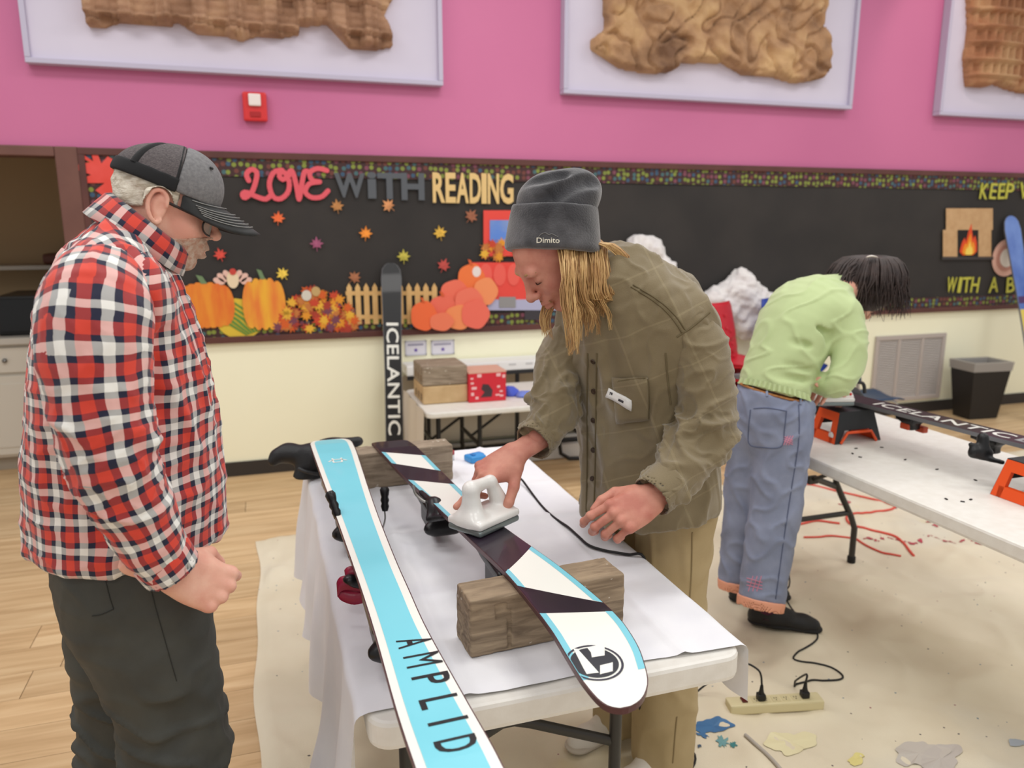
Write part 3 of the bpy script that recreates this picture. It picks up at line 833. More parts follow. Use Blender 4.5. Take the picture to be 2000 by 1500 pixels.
# leaf pile
lp = empty('paper_leaf_pile', (wx(610, 640), CY, wz(610, 645)), label='heaped pile of small autumn paper leaves beside the fence', cat='paper leaves')
pcols = [(214, 96, 40), (226, 150, 44), (200, 70, 44), (232, 178, 60), (170, 60, 44), (196, 120, 60), (120, 66, 84)]
pms = []
for i, c in enumerate(pcols):
    me = cut_mesh(leaf_poly(0, 0, .048, 0), 0, .002).mesh('pile_leaf'); me.materials.append(mat('pile_leaf_%d' % i, c, .6)); pms.append(me)
for i in range(120):
    u = rl.random(); px = 542+u*150; top = 565+max(0, (600-px))*.85+max(0, px-640)*.9
    py = top+rl.random()*(642-top)
    o = bpy.data.objects.new('leaf', pms[rl.randrange(7)]); COL.objects.link(o); o.parent = lp
    o.matrix_parent_inverse = world_inv(lp); o.location = (wx(px, py), CY-.002-rl.random()*.008, wz(px, py)); o.rotation_euler = (0, rl.random()*6.3, 0)
for (px, py, r, c) in ((598, 576, 10, (214, 208, 196)), (616, 568, 9, (196, 164, 110))):
    cutout('acorn', oval(wx(px, py), wz(px, py), r*S(px), r*S(px)*1.1, 12), mat('acorn_%d' % px, c, .6), parent=lp, y=CY-.013)

# picket fence
M_fence = mat('fence_tan', (222, 182, 122), .6, (212, 170, 110), 14)
fe = empty('paper_fence', (wx(675, 630), CY, wz(675, 632)), label='tan paper picket fence behind the pumpkin heap', cat='paper fence')
for py in (572, 618):
    cutout('rail', [(wx(674, py), wz(674, py+4)), (wx(852, py), wz(852, py+4)), (wx(852, py), wz(852, py-4)), (wx(674, py), wz(674, py-4))], M_fence, parent=fe, y=CY)
for i in range(11):
    a = 682+i*16.5; b0, b1 = 556+.0*i, 632-.03*i
    x, hw = wx(a, 590), 5.2*S(a)
    cutout('picket', [(x-hw, wz(a, b1)), (x+hw, wz(a, b1)), (x+hw, wz(a, b0+5)), (x, wz(a, b0-4)), (x-hw, wz(a, b0+5))], M_fence, parent=fe, y=CY-.0035)

# heap of paper pumpkins
hp = [(918, 545, 27, 30, (242, 122, 64), 0), (885, 572, 28, 26, (240, 116, 92), 1), (945, 568, 24, 26, (244, 148, 96), 1), (862, 602, 28, 27, (238, 112, 90), 2), (912, 588, 28, 27, (240, 120, 96), 2), (892, 618, 28, 24, (244, 146, 92), 3), (924, 612, 28, 28, (240, 112, 92), 3), (824, 615, 26, 29, (242, 110, 62), 4), (858, 626, 24, 18, (240, 126, 92), 4)]
nm = ['bright orange', 'coral', 'peach', 'deep coral', 'soft coral', 'pale peach', 'salmon', 'vivid orange', 'light salmon']
for i, (a, b, r1, r2, c, lay) in enumerate(hp):
    pumpkin(wx(a, b), wz(a, b), r1*S(a), r2*S(a), mat('heap_pumpkin_%d' % i, c, .6), '%s paper pumpkin in the heap beside the red truck' % nm[i], CY-.008-.0045*i, stem=i in (0, 7, 3), ribs=1, group='heaped paper pumpkins', Ms=mat('stem_orange', (216, 96, 50), .6))

# red truck
tr = empty('paper_truck', (wx(980, 600), CY, wz(980, 605)), label='red paper pickup truck seen from the back with a leafy load', cat='paper truck')
M_tr = mat('truck_red', (232, 76, 66), .6); M_tr2 = mat('truck_coral', (238, 98, 86), .6)
def rect(a, b, c, d): return [(wx(a, d), wz(a, d)), (wx(c, d), wz(c, d)), (wx(c, b), wz(c, b)), (wx(a, b), wz(a, b))]
cutout('cab', rect(942, 411, 1066, 500), M_tr, parent=tr, y=CY-.001)
M_wn = mat('truck_window', (70, 130, 226), .3, (150, 164, 196), 3, stretch=(1, 1, 1.6)); cutout('window', rect(954, 430, 1054, 478), M_wn, parent=tr, y=CY-.005)
cutout('tailgate', rect(918, 512, 1090, 584), M_tr, parent=tr, y=CY-.003)
for i in range(5): cutout('tailgate_plank', oval(wx(946+i*27, 536), wz(946+i*27, 536), .045, .075, 14), M_tr2, parent=tr, y=CY-.007)
cutout('bumper', rect(950, 584, 1084, 605), mat('bumper_lilac', (178, 178, 206), .5), parent=tr, y=CY-.004)
pl = cutout('number_plate', rect(972, 579, 1004, 600), mat('plate_grey', (146, 144, 144), .5), parent=tr, y=CY-.008)
cutout('tail_light', oval(wx(928, 530), wz(928, 530), .03, .036, 12), mat('lens_white', (238, 226, 222), .2), parent=tr, y=CY-.009)
cutout('wheel', rect(1022, 606, 1060, 624), mat('tyre_grey', (62, 58, 62), .7), parent=tr, y=CY-.001)
for i in range(26):
    a = 934+rl.random()*110; b = 470+rl.random()*42
    o = bpy.data.objects.new('load_leaf', pms[rl.randrange(6)]); COL.objects.link(o); o.parent = tr
    o.matrix_parent_inverse = world_inv(tr); o.location = (wx(a, b), CY-.006-rl.random()*.004, wz(a, b)); o.rotation_euler = (0, rl.random()*6.3, 0)

# fireplace
fp = empty('paper_fireplace', (wx(1885, 500), CY, wz(1885, 505)), label='tan paper fireplace with orange flames on the board', cat='paper fireplace')
M_fp = mat('fireplace_tan', (206, 168, 124), .6, (196, 156, 112), 20)
for (a, b, c, d) in ((1842, 407, 1933, 449), (1836, 449, 1864, 504), (1905, 449, 1930, 501)):
    cutout('brick_surround', rect(a, b, c, d), M_fp, parent=fp, y=CY-.001)
cutout('hearth_opening', rect(1863, 448, 1906, 501), mat('hearth_black', (30, 26, 26), .7), parent=fp, y=CY)
cutout('hearth_slab', rect(1834, 501, 1934, 507), mat('hearth_grey', (66, 60, 60), .7), parent=fp, y=CY-.002)
def flame(cx, cz, w_, h_, c, y):
    p = [(-.5, .1), (-.42, .4), (-.3, .55), (-.2, .42), (-.12, .75), (0, 1), (.1, .72), (.2, .5), (.3, .62), (.44, .38), (.5, .1), (.3, -.02), (-.3, -.02)]
    return cutout('flame', [(cx+a*w_, cz+b*h_) for a, b in p], mat('flame_%d' % c[1], c, .6), parent=fp, y=y)
fx, fz, fs = wx(1884, 498), wz(1884, 497), S(1884)
flame(fx, fz, 34*fs, 46*fs, (228, 78, 36), CY-.003); flame(fx, fz, 25*fs, 32*fs, (244, 150, 40), CY-.007); flame(fx, fz, 15*fs, 20*fs, (250, 216, 96), CY-.011)
cu = empty('paper_mug', (wx(1960, 503), CY, wz(1960, 503)), label='round pink paper cocoa cup seen from above on the board', cat='paper cup')
for r, c, dy in ((28, (226, 178, 160), 0), (20, (196, 140, 124), .004), (14, (236, 226, 214), .008)):
    cutout('cup_ring', oval(wx(1960, 503), wz(1960, 503), r*S(1960), r*S(1960), 24), mat('cup_%d' % r, c, .6), parent=cu, y=CY-dy)
# dots of the border loosened: small white tape bits
for (a, b, c, d) in ((262, 293, 262, 293), ):
    pass

# cotton batting heaps on the board
M_cot = mat('cotton', (240, 236, 234), .95, (228, 222, 222), 18, .9, 60, sheen=.4)
def cotton(label, pts, group=None):
    xs = [wx(a, b) for a, b, r in pts]; zs = [wz(a, b) for a, b, r in pts]
    f = Field((min(xs)-.2, WALLY-.25, min(zs)-.2), (max(xs)+.2, WALLY, max(zs)+.22), .012)
    for (a, b, r) in pts:
        rr = r*S(a, b); f.ell((wx(a, b), WALLY-.07, wz(a, b)), (rr, min(.1, rr), rr), k=.05)
    f.cut((0, WALLY-.037, 0), (0, 1, 0))
    o = smooth_mesh('cotton_batting', f, M_cot, None, lambda V: .018*waves(V, 31, 26)+.01*waves(V, 33, 70)+.004*waves(V, 35, 150))
    return tag(o, label, 'cotton')
cotton('heap of white cotton batting with a pointed peak on the board', [(1385, 592, 30), (1420, 580, 34), (1460, 590, 32), (1440, 562, 26), (1437, 532, 10), (1437, 545, 14), (1400, 615, 30), (1450, 618, 32), (1490, 600, 26)])
cotton('small heap of white cotton batting higher on the board', [(1235, 488, 24), (1262, 492, 26), (1250, 515, 30), (1285, 525, 24), (1225, 512, 22)])
cotton('low mound of white cotton batting behind the bent woman', [(1535, 590, 28), (1570, 580, 26), (1600, 596, 24), (1545, 615, 22)])

# wall notices
M_pp = mat('notice_paper', (226, 224, 232), .7)
for i, (a, b, c, d) in enumerate(((791, 666, 833, 695), (842, 665, 887, 693))):
    n = empty('wall_notice', (wx(a, d), WALLY, wz(a, d)), label=['small framed notice nearer the black standing ski on the cream wall', 'small framed notice on the cream wall farther from the standing ski'][i], cat='notice')
    MB().bx(wx(a, d), wx(c, d), WALLY-.008, WALLY-.001, wz(a, d), wz(a, b), .002).build('sheet', M_pp, n)
    mb = MB(); x0, x1, z0, z1 = wx(a, d), wx(c, d), wz(a, d), wz(a, b)
    for q in ((x0, x1, z0, z0+.008), (x0, x1, z1-.008, z1), (x0, x0+.008, z0, z1), (x1-.008, x1, z0, z1)): mb.bx(q[0], q[1], WALLY-.011, WALLY-.008, q[2], q[3])
    mb.build('border', mat('notice_border', (196, 196, 206), .6), n)
    cx, cz = (x0+x1)/2, z0+(z1-z0)*.36
    st = [(cx+.016*(1 if k % 2 == 0 else .5)*math.sin(k*math.pi/5), cz+.016*(1 if k % 2 == 0 else .5)*math.cos(k*math.pi/5)) for k in range(10)]
    cutout('star', st, mat('star_purple', (110, 84, 170), .6), parent=n, y=WALLY-.0082, th=.001)
    mb = MB()
    for k in range(9): 
        xx = x0+.02+k*(x1-x0-.04)/9; mb.bx(xx, xx+.009, WALLY-.0095, WALLY-.008, z1-.034, z1-.02)
    mb.build('heading_print', mat('print_grey', (150, 146, 170), .6), n)

# return air grille
gx0, gx1, gz0, gz1 = wx(1703, 720), wx(1838, 715), .12, .685
g = empty('air_grille', (gx0, WALLY, gz0), label='white louvred return air grille on the cream wall', cat='grille')
M_gr = mat('grille_white', (206, 198, 192), .5); M_gd = mat('grille_dark', (120, 112, 108), .7)
MB().bx(gx0+.02, gx1-.02, WALLY-.006, WALLY-.002, gz0+.02, gz1-.02).build('backing', M_gd, g)
mb = MB()
for q in ((gx0, gx1, gz0, gz0+.035), (gx0, gx1, gz1-.035, gz1), (gx0, gx0+.035, gz0+.0355, gz1-.0355), (gx1-.035, gx1, gz0+.0355, gz1-.0355)): mb.bx(q[0], q[1], WALLY-.022, WALLY-.002, q[2], q[3], .003)
for t in (1/3, 2/3):
    x = gx0+(gx1-gx0)*t; mb.bx(x-.014, x+.014, WALLY-.02, WALLY-.002, gz0+.036, gz1-.036, .002)
mb.build('frame', mat('grille_frame', (186, 176, 170), .5), g)
sl = MB().box((0, 0, 0), ((gx1-gx0)/2-.036, .007, .0012), np.array([[1, 0, 0], [0, .8, -.6], [0, .6, .8]])).mesh('slat'); sl.materials.append(M_gr)
n = 34
for i in range(n):
    o = bpy.data.objects.new('slat', sl); COL.objects.link(o); o.parent = g; o.matrix_parent_inverse = world_inv(g)
    o.location = ((gx0+gx1)/2, WALLY-.0115, gz0+.04+(gz1-gz0-.08)*i/(n-1))
# ------------------------------------------------------------------ canvas drop cloth on the floor
DCX0, DCX1, DCY0, DCY1 = -.1, 6.1, .25, 3.9
def canvas_z(X, Y):
    P = np.stack([X, Y, X*0], -1).reshape(-1, 3)
    a = waves(P, 41, 8, 7).reshape(X.shape); b = waves(P, 42, 21, 7).reshape(X.shape); c = waves(P, 44, 28, 6, (1, 1.6, 1)).reshape(X.shape)
    z = .008+.017*np.exp(-(a/.22)**2)+.009*np.exp(-(b/.25)**2)+.0016*c
    return np.clip(z*.8, .0035, .03)
nx, ny = 330, 190
gx = np.linspace(0, 1, nx); gy = np.linspace(0, 1, ny)
U, V_ = np.meshgrid(gx, gy, indexing='ij')
Y = DCY0+(DCY1-DCY0)*V_+.02*np.sin(U*19)*(V_ > .98)
Xl = DCX0+.008*np.sin(Y*4.1)+.007*np.sin(Y*9+1)
X = Xl+(DCX1-Xl)*U
Z = canvas_z(X, Y)
Z = np.where((U < .004) | (V_ > .996), .003, Z)
id_ = np.arange(nx*ny).reshape(nx, ny)
Q = np.stack([id_[:-1, :-1], id_[1:, :-1], id_[1:, 1:], id_[:-1, 1:]], -1).reshape(-1, 4)
M_canvas = mat('canvas', (232, 222, 198), .85, (220, 208, 182), 2.4, .35, 420, lo=.38, hi=.7)
def speckle(M):
    N, L, b = nodes(M); src = b.inputs['Base Color'].links[0].from_socket
    tc = N.new('ShaderNodeTexCoord')
    for sc, thr, colr in ((26, .085, None), (7, .05, None)):
        vo = N.new('ShaderNodeTexVoronoi'); vo.inputs['Scale'].default_value = sc; L.new(tc.outputs['Object'], vo.inputs['Vector'])
        lt = N.new('ShaderNodeMath'); lt.operation = 'LESS_THAN'; lt.inputs[1].default_value = thr; L.new(vo.outputs['Distance'], lt.inputs[0])
        sp = N.new('ShaderNodeSeparateColor'); L.new(vo.outputs['Color'], sp.inputs[0])
        gt = N.new('ShaderNodeMath'); gt.operation = 'GREATER_THAN'; gt.inputs[1].default_value = .62; L.new(sp.outputs[1], gt.inputs[0])
        mu = N.new('ShaderNodeMath'); mu.operation = 'MULTIPLY'; L.new(lt.outputs[0], mu.inputs[0]); L.new(gt.outputs[0], mu.inputs[1])
        cr = N.new('ShaderNodeValToRGB'); cr.color_ramp.interpolation = 'CONSTANT'; e = cr.color_ramp.elements
        e[0].color = lin((70, 66, 70)); e[1].position = .35; e[1].color = lin((92, 120, 140)); e.new(.6).color = lin((110, 92, 90)); e.new(.85).color = lin((150, 90, 96))
        L.new(sp.outputs[0], cr.inputs[0])
        mx = N.new('ShaderNodeMix'); mx.data_type = 'RGBA'; L.new(mu.outputs[0], mx.inputs[0]); L.new(src, mx.inputs[6]); L.new(cr.outputs[0], mx.inputs[7])
        src = mx.outputs[2]
    for sc, colr, p0, p1 in ((1.1, (206, 204, 196), .56, .72), (1.7, (228, 216, 150), .66, .76)):
        nz = N.new('ShaderNodeTexNoise'); nz.inputs['Scale'].default_value = sc; nz.inputs['Detail'].default_value = 6; L.new(tc.outputs['Object'], nz.inputs['Vector'])
        mr = N.new('ShaderNodeMapRange'); mr.inputs[1].default_value = p0; mr.inputs[2].default_value = p1; mr.inputs[4].default_value = .6; L.new(nz.outputs['Fac'], mr.inputs[0])
        mx = N.new('ShaderNodeMix'); mx.data_type = 'RGBA'; L.new(mr.outputs[0], mx.inputs[0]); L.new(src, mx.inputs[6]); mx.inputs[7].default_value = lin(colr)
        src = mx.outputs[2]
    L.new(src, b.inputs['Base Color'])
speckle(M_canvas)
dc = link('drop_cloth', np_mesh('drop_cloth', np.stack([X, Y, Z], -1).reshape(-1, 3), Q), M_canvas)
tag(dc, 'wrinkled cream canvas drop cloth speckled with paint on the floor', 'drop cloth')
def cz(x, y): return float(canvas_z(np.array([[x]]), np.array([[y]]))[0, 0])
def splat(cx, cy, r, c, seed, sx=1.0, rot=0.0, n=26, part='paint_splat', soft=False):
    q = random.Random(seed); pts = []
    ph = [q.uniform(0, 6.3) for _ in range(4)]
    for i in range(n):
        a = 2*math.pi*i/n; rr = r*(.45+.75*q.random()**1.5) if not soft else r*(.8+.14*math.sin(2*a+ph[0])+.1*math.sin(3*a+ph[1])+.05*math.sin(5*a+ph[2])+.04*math.sin(9*a+ph[3]))
        x, y = rr*math.cos(a)*sx, rr*math.sin(a)
        pts.append((cx+x*math.cos(rot)-y*math.sin(rot), cy+x*math.sin(rot)+y*math.cos(rot)))
    vs = [(cx, cy, cz(cx, cy)+.003)]+[(x, y, cz(x, y)+.003) for x, y in pts]
    MB().add(vs, [(0, i+1, (i+1) % n+1) for i in range(n)]).build(part, mat('paint_%d_%d_%d' % c, c, .5), dc)
a = WZ(1392, 1425, 0); splat(a[0], a[1], .045, (64, 112, 158), 3, 1.5, -.3, 70, soft=True)
a = WZ(1372, 1440, 0); splat(a[0], a[1], .02, (70, 116, 160), 4)
a = WZ(1410, 1455, 0); splat(a[0], a[1], .03, (110, 158, 160), 5, .8)
a = WZ(1432, 1463, 0); splat(a[0], a[1], .014, (60, 130, 132), 6)
for i, (px, py) in enumerate(((1365, 1466), (1345, 1475), (1352, 1462), (1341, 1490))):
    a = WZ(px, py, 0); splat(a[0], a[1], .008, (66, 88, 110), 10+i, n=12)
for i, (px, py, r, c) in enumerate(((1545, 1455, .06, (228, 219, 178)), (1672, 1490, .022, (226, 214, 140)), (1835, 1492, .06, (196, 189, 182)), (1795, 1480, .06, (200, 193, 184)), (1985, 1455, .02, (170, 180, 190)))):
    a = WZ(px, py, 0); splat(a[0], a[1], r, c, 30+i, 1.8, .2, 60, soft=True)
q = random.Random(8)
for i in range(26):
    px = 1690+i*9.2+q.uniform(-4, 4); a = WZ(px, 1060-.0*i+4*math.sin(i*.8)+q.uniform(-3, 3)+(3 if i > 18 else 0), 0)
    splat(a[0], a[1], q.uniform(.006, .02), (184, 70, 84), 60+i, 1.4, q.random(), n=10)
for i, (px, py) in enumerate(((1640, 990), (1655, 985), (1780, 1002), (1825, 1035), (1815, 1028))):
    a = WZ(px, py, 0); splat(a[0], a[1], .02, (190, 96, 100), 95+i, 1.3, n=10)

# ------------------------------------------------------------------ folding tables
M_ttop = mat('table_plastic', (232, 229, 222), .45, (226, 222, 214), 30, .1, 200)
M_tleg = mat('table_leg_grey', (62, 60, 58), .4, metal=.3)
def rrect(x0, x1, y0, y1, r, n=6):
    out = []
    for cx, cy, a0 in ((x1-r, y1-r, 0), (x0+r, y1-r, 90), (x0+r, y0+r, 180), (x1-r, y0+r, 270)):
        for i in range(n+1):
            a = math.radians(a0+90*i/n); out.append((cx+r*math.cos(a), cy+r*math.sin(a)))
    return out
def slab(x0, x1, y0, y1, z0, z1, r=.045):
    """rounded table top with a softened rim"""
    mb = MB(); prof = [(.012, z0), (.002, z0+.004), (0, z0+.012), (0, z1-.008), (.003, z1-.002), (.009, z1)]
    rings = [rrect(x0+i, x1-i, y0+i, y1-i, max(.004, r-i)) for i, _ in prof]; n = len(rings[0]); vs = []
    for (i, z), rg in zip(prof, rings): vs += [(p[0], p[1], z) for p in rg]
    fs = [(k*n+i, k*n+(i+1) % n, (k+1)*n+(i+1) % n, (k+1)*n+i) for k in range(len(prof)-1) for i in range(n)]
    mb.add(vs, fs+[tuple(range(n))[::-1], tuple(range((len(prof)-1)*n, len(prof)*n))]); return mb
TX0, TX1, TY0, TY1, TZ = .13, .885, 1.19, 2.73, .738
t = empty('folding_table', ((TX0+TX1)/2, (TY0+TY1)/2, 0), label='white plastic folding table under a white cloth holding two upturned skis', cat='table')
slab(TX0, TX1, TY0, TY1, TZ-.056, TZ).build('table_top', M_ttop, t)
def folding_leg(t, x0, x1, y, zt, kink=0.0, hinge=None, dirn=1):
    for x, s_ in ((x0, -1), (x1, 1)):
        if kink: pts = [(x-s_*kink, y, zt), (x-s_*kink, y, .42), (x-s_*kink*.75, y, .36), (x-s_*kink*.2, y, .24), (x, y, .18), (x, y, .012)]
        else: pts = [(x, y, zt), (x, y, .012)]
        MB().tube(pts, .0145, 10).build('leg', M_tleg, t)
        MB().lathe([(0, 0), (.019, 0), (.019, .03), (.0145, .032)], (x, y, .003 if not kink else .006), 10).build('foot_cap', mat('rubber_black', (26, 25, 25), .7), t)
    xa, xb = (x0+kink*.3, x1-kink*.3) if kink else (x0, x1)
    MB().tube([(xa, y, .26 if kink else .2), (xb, y, .26 if kink else .2)], .013, 8).build('crossbar', M_tleg, t)
    MB().tube([(x0+kink, y, zt-.012), (x1-kink, y, zt-.012)], .014, 8).build('crossbar', M_tleg, t)
    xm = (x0+x1)/2
    MB().tube([(xm, y+dirn*.42, zt-.01), (xm, y+dirn*.06, .47)], .009, 8).build('brace', M_tleg, t)
    for x in (x0+kink, x1-kink): MB().tube([(xm, y+dirn*.06, .47), (xm+(x-xm)*.2, y+dirn*.04, .465), (x, y, .40)], .009, 8, flat=((0, 0, 1), 1.6)).build('brace', M_tleg, t)
    MB().bx(xm-.025, xm+.025, y+dirn*.05, y+dirn*.075, .455, .49, .004).build('hinge', M_tleg, t)
folding_leg(t, .23, .722, 1.44, TZ-.05); folding_leg(t, .23, .722, 2.48, TZ-.05, dirn=-1)

# tablecloth
M_cloth = mat('white_cloth', (240, 240, 244), .7, (234, 234, 240), 9, .12, 700, sheen=.15)
CL, CR = .43, .15
nu, nv = 170, 130
wdt = TX1-TX0+.008
tot = CL+wdt+CR
U = np.linspace(0, tot, nu)[:, None]*np.ones((1, nv)); Vv = np.ones((nu, 1))*np.linspace(0, 1, nv)[None]
Yc = 1.222+Vv*(2.745-1.222)
P = np.stack([U, Yc, U*0], -1).reshape(-1, 3)
n1 = waves(P, 51, 16).reshape(U.shape); n2 = waves(P, 52, 46, 6, (1, .6, 1)).reshape(U.shape)
Yc = Yc+.006*np.sin(U*14+1)*(1-Vv)**6
hem = CL-.05*np.sin(Yc*2.2+.5)*.4
dl = np.clip(CL-U, 0, None)*(1+.0*U); dr = np.clip(U-CL-wdt, 0, None)
R0 = .016
def drop(d):
    a = np.clip(d/R0, 0, math.pi/2)
    return R0*np.sin(a), R0*(1-np.cos(a))+np.clip(d-R0*math.pi/2, 0, None)
hx, hz = drop(dl); gx_, gz_ = drop(dr)
fold = np.sin(Yc*23+1.5*np.sin(Yc*5))+.5*np.sin(Yc*41+2)
Xc = np.where(dl > 0, TX0-.004-hx-(dl/CL)*(.03+.022*fold)-.012*(dl/CL)*n1, np.where(dr > 0, TX1+.004+gx_+(dr/CR)*(.012+.006*fold), TX0-.004+np.clip(U-CL, 0, wdt)))
crease = .006*np.exp(-((Xc-.60+.012*n1)/.011)**2)+.005*np.exp(-((Xc-.31+.01*n2)/.011)**2)+.006*np.exp(-((Xc-.76+.01*n1)/.011)**2)+.004*np.exp(-((Yc-1.62)/.013)**2)+.004*np.exp(-((Yc-2.0+.012*n1)/.013)**2)+.004*np.exp(-((Yc-2.3)/.013)**2)
Zc = TZ+.003+.0022*np.abs(n2)+.003*(1+n1)*.5+crease
Zc = np.where(dl > 0, TZ+.004-hz*(1-.04*fold*0)+.001*n2, np.where(dr > 0, TZ+.004-gz_, Zc))
id_ = np.arange(nu*nv).reshape(nu, nv)
Q = np.stack([id_[:-1, :-1], id_[1:, :-1], id_[1:, 1:], id_[:-1, 1:]], -1).reshape(-1, 4)
tcl = link('tablecloth', np_mesh('tablecloth', np.stack([Xc, Yc, Zc], -1).reshape(-1, 3), Q), M_cloth)
tag(tcl, 'white cotton cloth draped over the folding table under the skis', 'tablecloth')

# ------------------------------------------------------------------ timber blocks
def timber_mat(n, c, c2):
    M = mat(n, c, .8); N, L, b = nodes(M)
    tc = N.new('ShaderNodeTexCoord'); mp = N.new('ShaderNodeMapping'); mp.inputs['Scale'].default_value = (3, 14, 26); L.new(tc.outputs['Object'], mp.inputs[0])
    nz = N.new('ShaderNodeTexNoise'); nz.inputs['Scale'].default_value = 2.2; nz.inputs['Detail'].default_value = 8; nz.inputs['Distortion'].default_value = 1.2; L.new(mp.outputs[0], nz.inputs['Vector'])
    cr = N.new('ShaderNodeValToRGB'); e = cr.color_ramp.elements; e[0].position = .3; e[0].color = lin(c2); e[1].position = .68; e[1].color = lin(c); L.new(nz.outputs['Fac'], cr.inputs[0])
    vo = N.new('ShaderNodeTexVoronoi'); vo.inputs['Scale'].default_value = 42; L.new(tc.outputs['Object'], vo.inputs['Vector'])
    n2 = N.new('ShaderNodeTexNoise'); n2.inputs['Scale'].default_value = 11; L.new(tc.outputs['Object'], n2.inputs['Vector'])
    lt = N.new('ShaderNodeMath'); lt.operation = 'LESS_THAN'; lt.inputs[1].default_value = .16; L.new(vo.outputs['Distance'], lt.inputs[0])
    gt = N.new('ShaderNodeMath'); gt.operation = 'GREATER_THAN'; gt.inputs[1].default_value = .56; L.new(n2.outputs['Fac'], gt.inputs[0])
    mu = N.new('ShaderNodeMath'); mu.operation = 'MULTIPLY'; L.new(lt.outputs[0], mu.inputs[0]); L.new(gt.outputs[0], mu.inputs[1])
    mx = N.new('ShaderNodeMix'); mx.data_type = 'RGBA'; L.new(mu.outputs[0], mx.inputs[0]); L.new(cr.outputs[0], mx.inputs[6]); mx.inputs[7].default_value = lin((200, 190, 176)); L.new(mx.outputs[2], b.inputs['Base Color'])
    bp = N.new('ShaderNodeBump'); bp.inputs['Strength'].default_value = .7; bp.inputs['Distance'].default_value = .004; L.new(nz.outputs['Fac'], bp.inputs['Height']); L.new(bp.outputs[0], b.inputs['Normal'])
    return M
M_tim = timber_mat('weathered_timber', (166, 146, 120), (110, 93, 75)); M_tim2 = timber_mat('grey_timber', (166, 150, 130), (122, 107, 89))
def timber(x0, x1, y0, y1, z0, z1, M, label, seed, rot=0.0):
    c = np.array([(x0+x1)/2, (y0+y1)/2, (z0+z1)/2]); hf = np.array([(x1-x0)/2, (y1-y0)/2, (z1-z0)/2])
    f = Field(-hf-.012, hf+.012, .0035); f.box((0, 0, 0), hf, None, .004)
    q = random.Random(seed)
    for i in range(7):   # chips, checks and saw marks
        sx = q.choice((-1, 1)); z = q.uniform(-hf[2], hf[2])
        f.cone((q.uniform(-hf[0], hf[0]*.3), -hf[1]-.001, z), (q.uniform(0, hf[0]), -hf[1]-.001, z+q.uniform(-.004, .004)), .0022, .003, .003, op='s')
    f.box((-hf[0]*.62, -hf[1], hf[2]*.45), (.012, .007, .016), None, .002, .002, 's')
    f.box((-hf[0]*.52, -hf[1], -hf[2]*.2), (.004, .006, hf[2]*.7), None, .001, .003, 's')
    V, Q = f.net(); V = relax(V, Q, 1)
    V = V+normals(V, Q)*(.0012*waves(V, seed, 60, 6, (.3, 1, 2.4))+.0008*waves(V, seed+1, 200))[:, None]
    R = rotz(rot); me = np_mesh('timber_block', V, Q)
    o = link('timber_block', me, M); o.location = c; o.rotation_euler = (0, 0, rot)
    return tag(o, label, 'wood block')
timber(.345, .69, 1.345, 1.437, TZ+.0055, .865, M_tim, 'chipped brown timber block under the striped ski on the table', 5, .06)
timber(.15, .575, 2.405, 2.495, TZ+.0055, .865, M_tim2, 'grey brown timber block propping both skis at the table end', 6, .05)

# ------------------------------------------------------------------ skis
def ski_fn(ys, xs, ws, z0, dips):
    """returns centre x, half width and height as functions of y (ys descending)"""
    yr = ys[::-1]
    def c(y): return np.interp(y, yr, xs[::-1])
    def w_(y): return np.interp(y, yr, ws[::-1])/2
    def z(y): return z0-np.interp(y, [d[0] for d in dips], [d[1] for d in dips])
    return c, w_, z
def smooth_table(ys, vals, n=60):
    yy = ys[0]+(ys[-1]-ys[0])*(.5-.5*np.cos(np.pi*np.linspace(0, 1, n))); pv = catmull(np.array([[a, b, 0] for a, b in zip(ys, vals)]), n*2)
    return yy, np.interp(yy, pv[::-1, 0], pv[::-1, 1])
class Ski:
    def __init__(s, ys, xs, ws, z0, dips):
        s.yy, s.x = smooth_table(ys, xs, 90); _, s.w = smooth_table(ys, ws, 90); s.z0 = z0; s.d = dips
        s.ends()
    def ends(s): pass
    def cx(s, y): return np.interp(y, s.yy[::-1], s.x[::-1])
    def hw(s, y): return np.interp(y, s.yy[::-1], s.w[::-1])/2
    def z(s, y): return s.z0-np.interp(y, [d[0] for d in s.d], [d[1] for d in s.d])
    def patch(s, name, M, parent, fa, fb, t0, t1, off, nu=8, nv=40):
        """strip between y=fa(u)..fb(u), across u in t0..t1 (callables of y give metres from centre)"""
        vs = []
        for j in range(nv+1):
            for i in range(nu+1):
                u = i/nu; y = fa(u)+(fb(u)-fa(u))*(.5-.5*math.cos(math.pi*j/nv))
                a, b = t0(y), t1(y)
                vs.append((s.cx(y)+a+(b-a)*u, y, s.z(y)+off))
        fs = [(j*(nu+1)+i, j*(nu+1)+i+1, (j+1)*(nu+1)+i+1, (j+1)*(nu+1)+i) for j in range(nv) for i in range(nu)]
        return MB().add(vs, fs).build(name, M, parent)
    def core(s, name, M, parent, th):
        yy = s.yy; n = len(yy); mb = MB(); vs = []
        for y in yy:
            c, h, z = s.cx(y), s.hw(y), s.z(y)
            vs += [(c-h, y, z), (c+h, y, z), (c+h-.001, y, z-th), (c-h+.001, y, z-th)]
        fs = []
        for i in range(n-1):
            for k in range(4): fs.append((i*4+k, i*4+(k+1) % 4, (i+1)*4+(k+1) % 4, (i+1)*4+k))
        fs += [(3, 2, 1, 0), ((n-1)*4, (n-1)*4+1, (n-1)*4+2, (n-1)*4+3)]
        return mb.add(vs, fs).build(name, M, parent)
M_edge = mat('ski_edge', (92, 62, 66), .35, metal=.4); M_swhite = mat('ski_white', (240, 240, 232), .35, coat=.2); M_teal = mat('ski_teal', (122, 210, 226), .35, (128, 214, 230), 6, coat=.2)
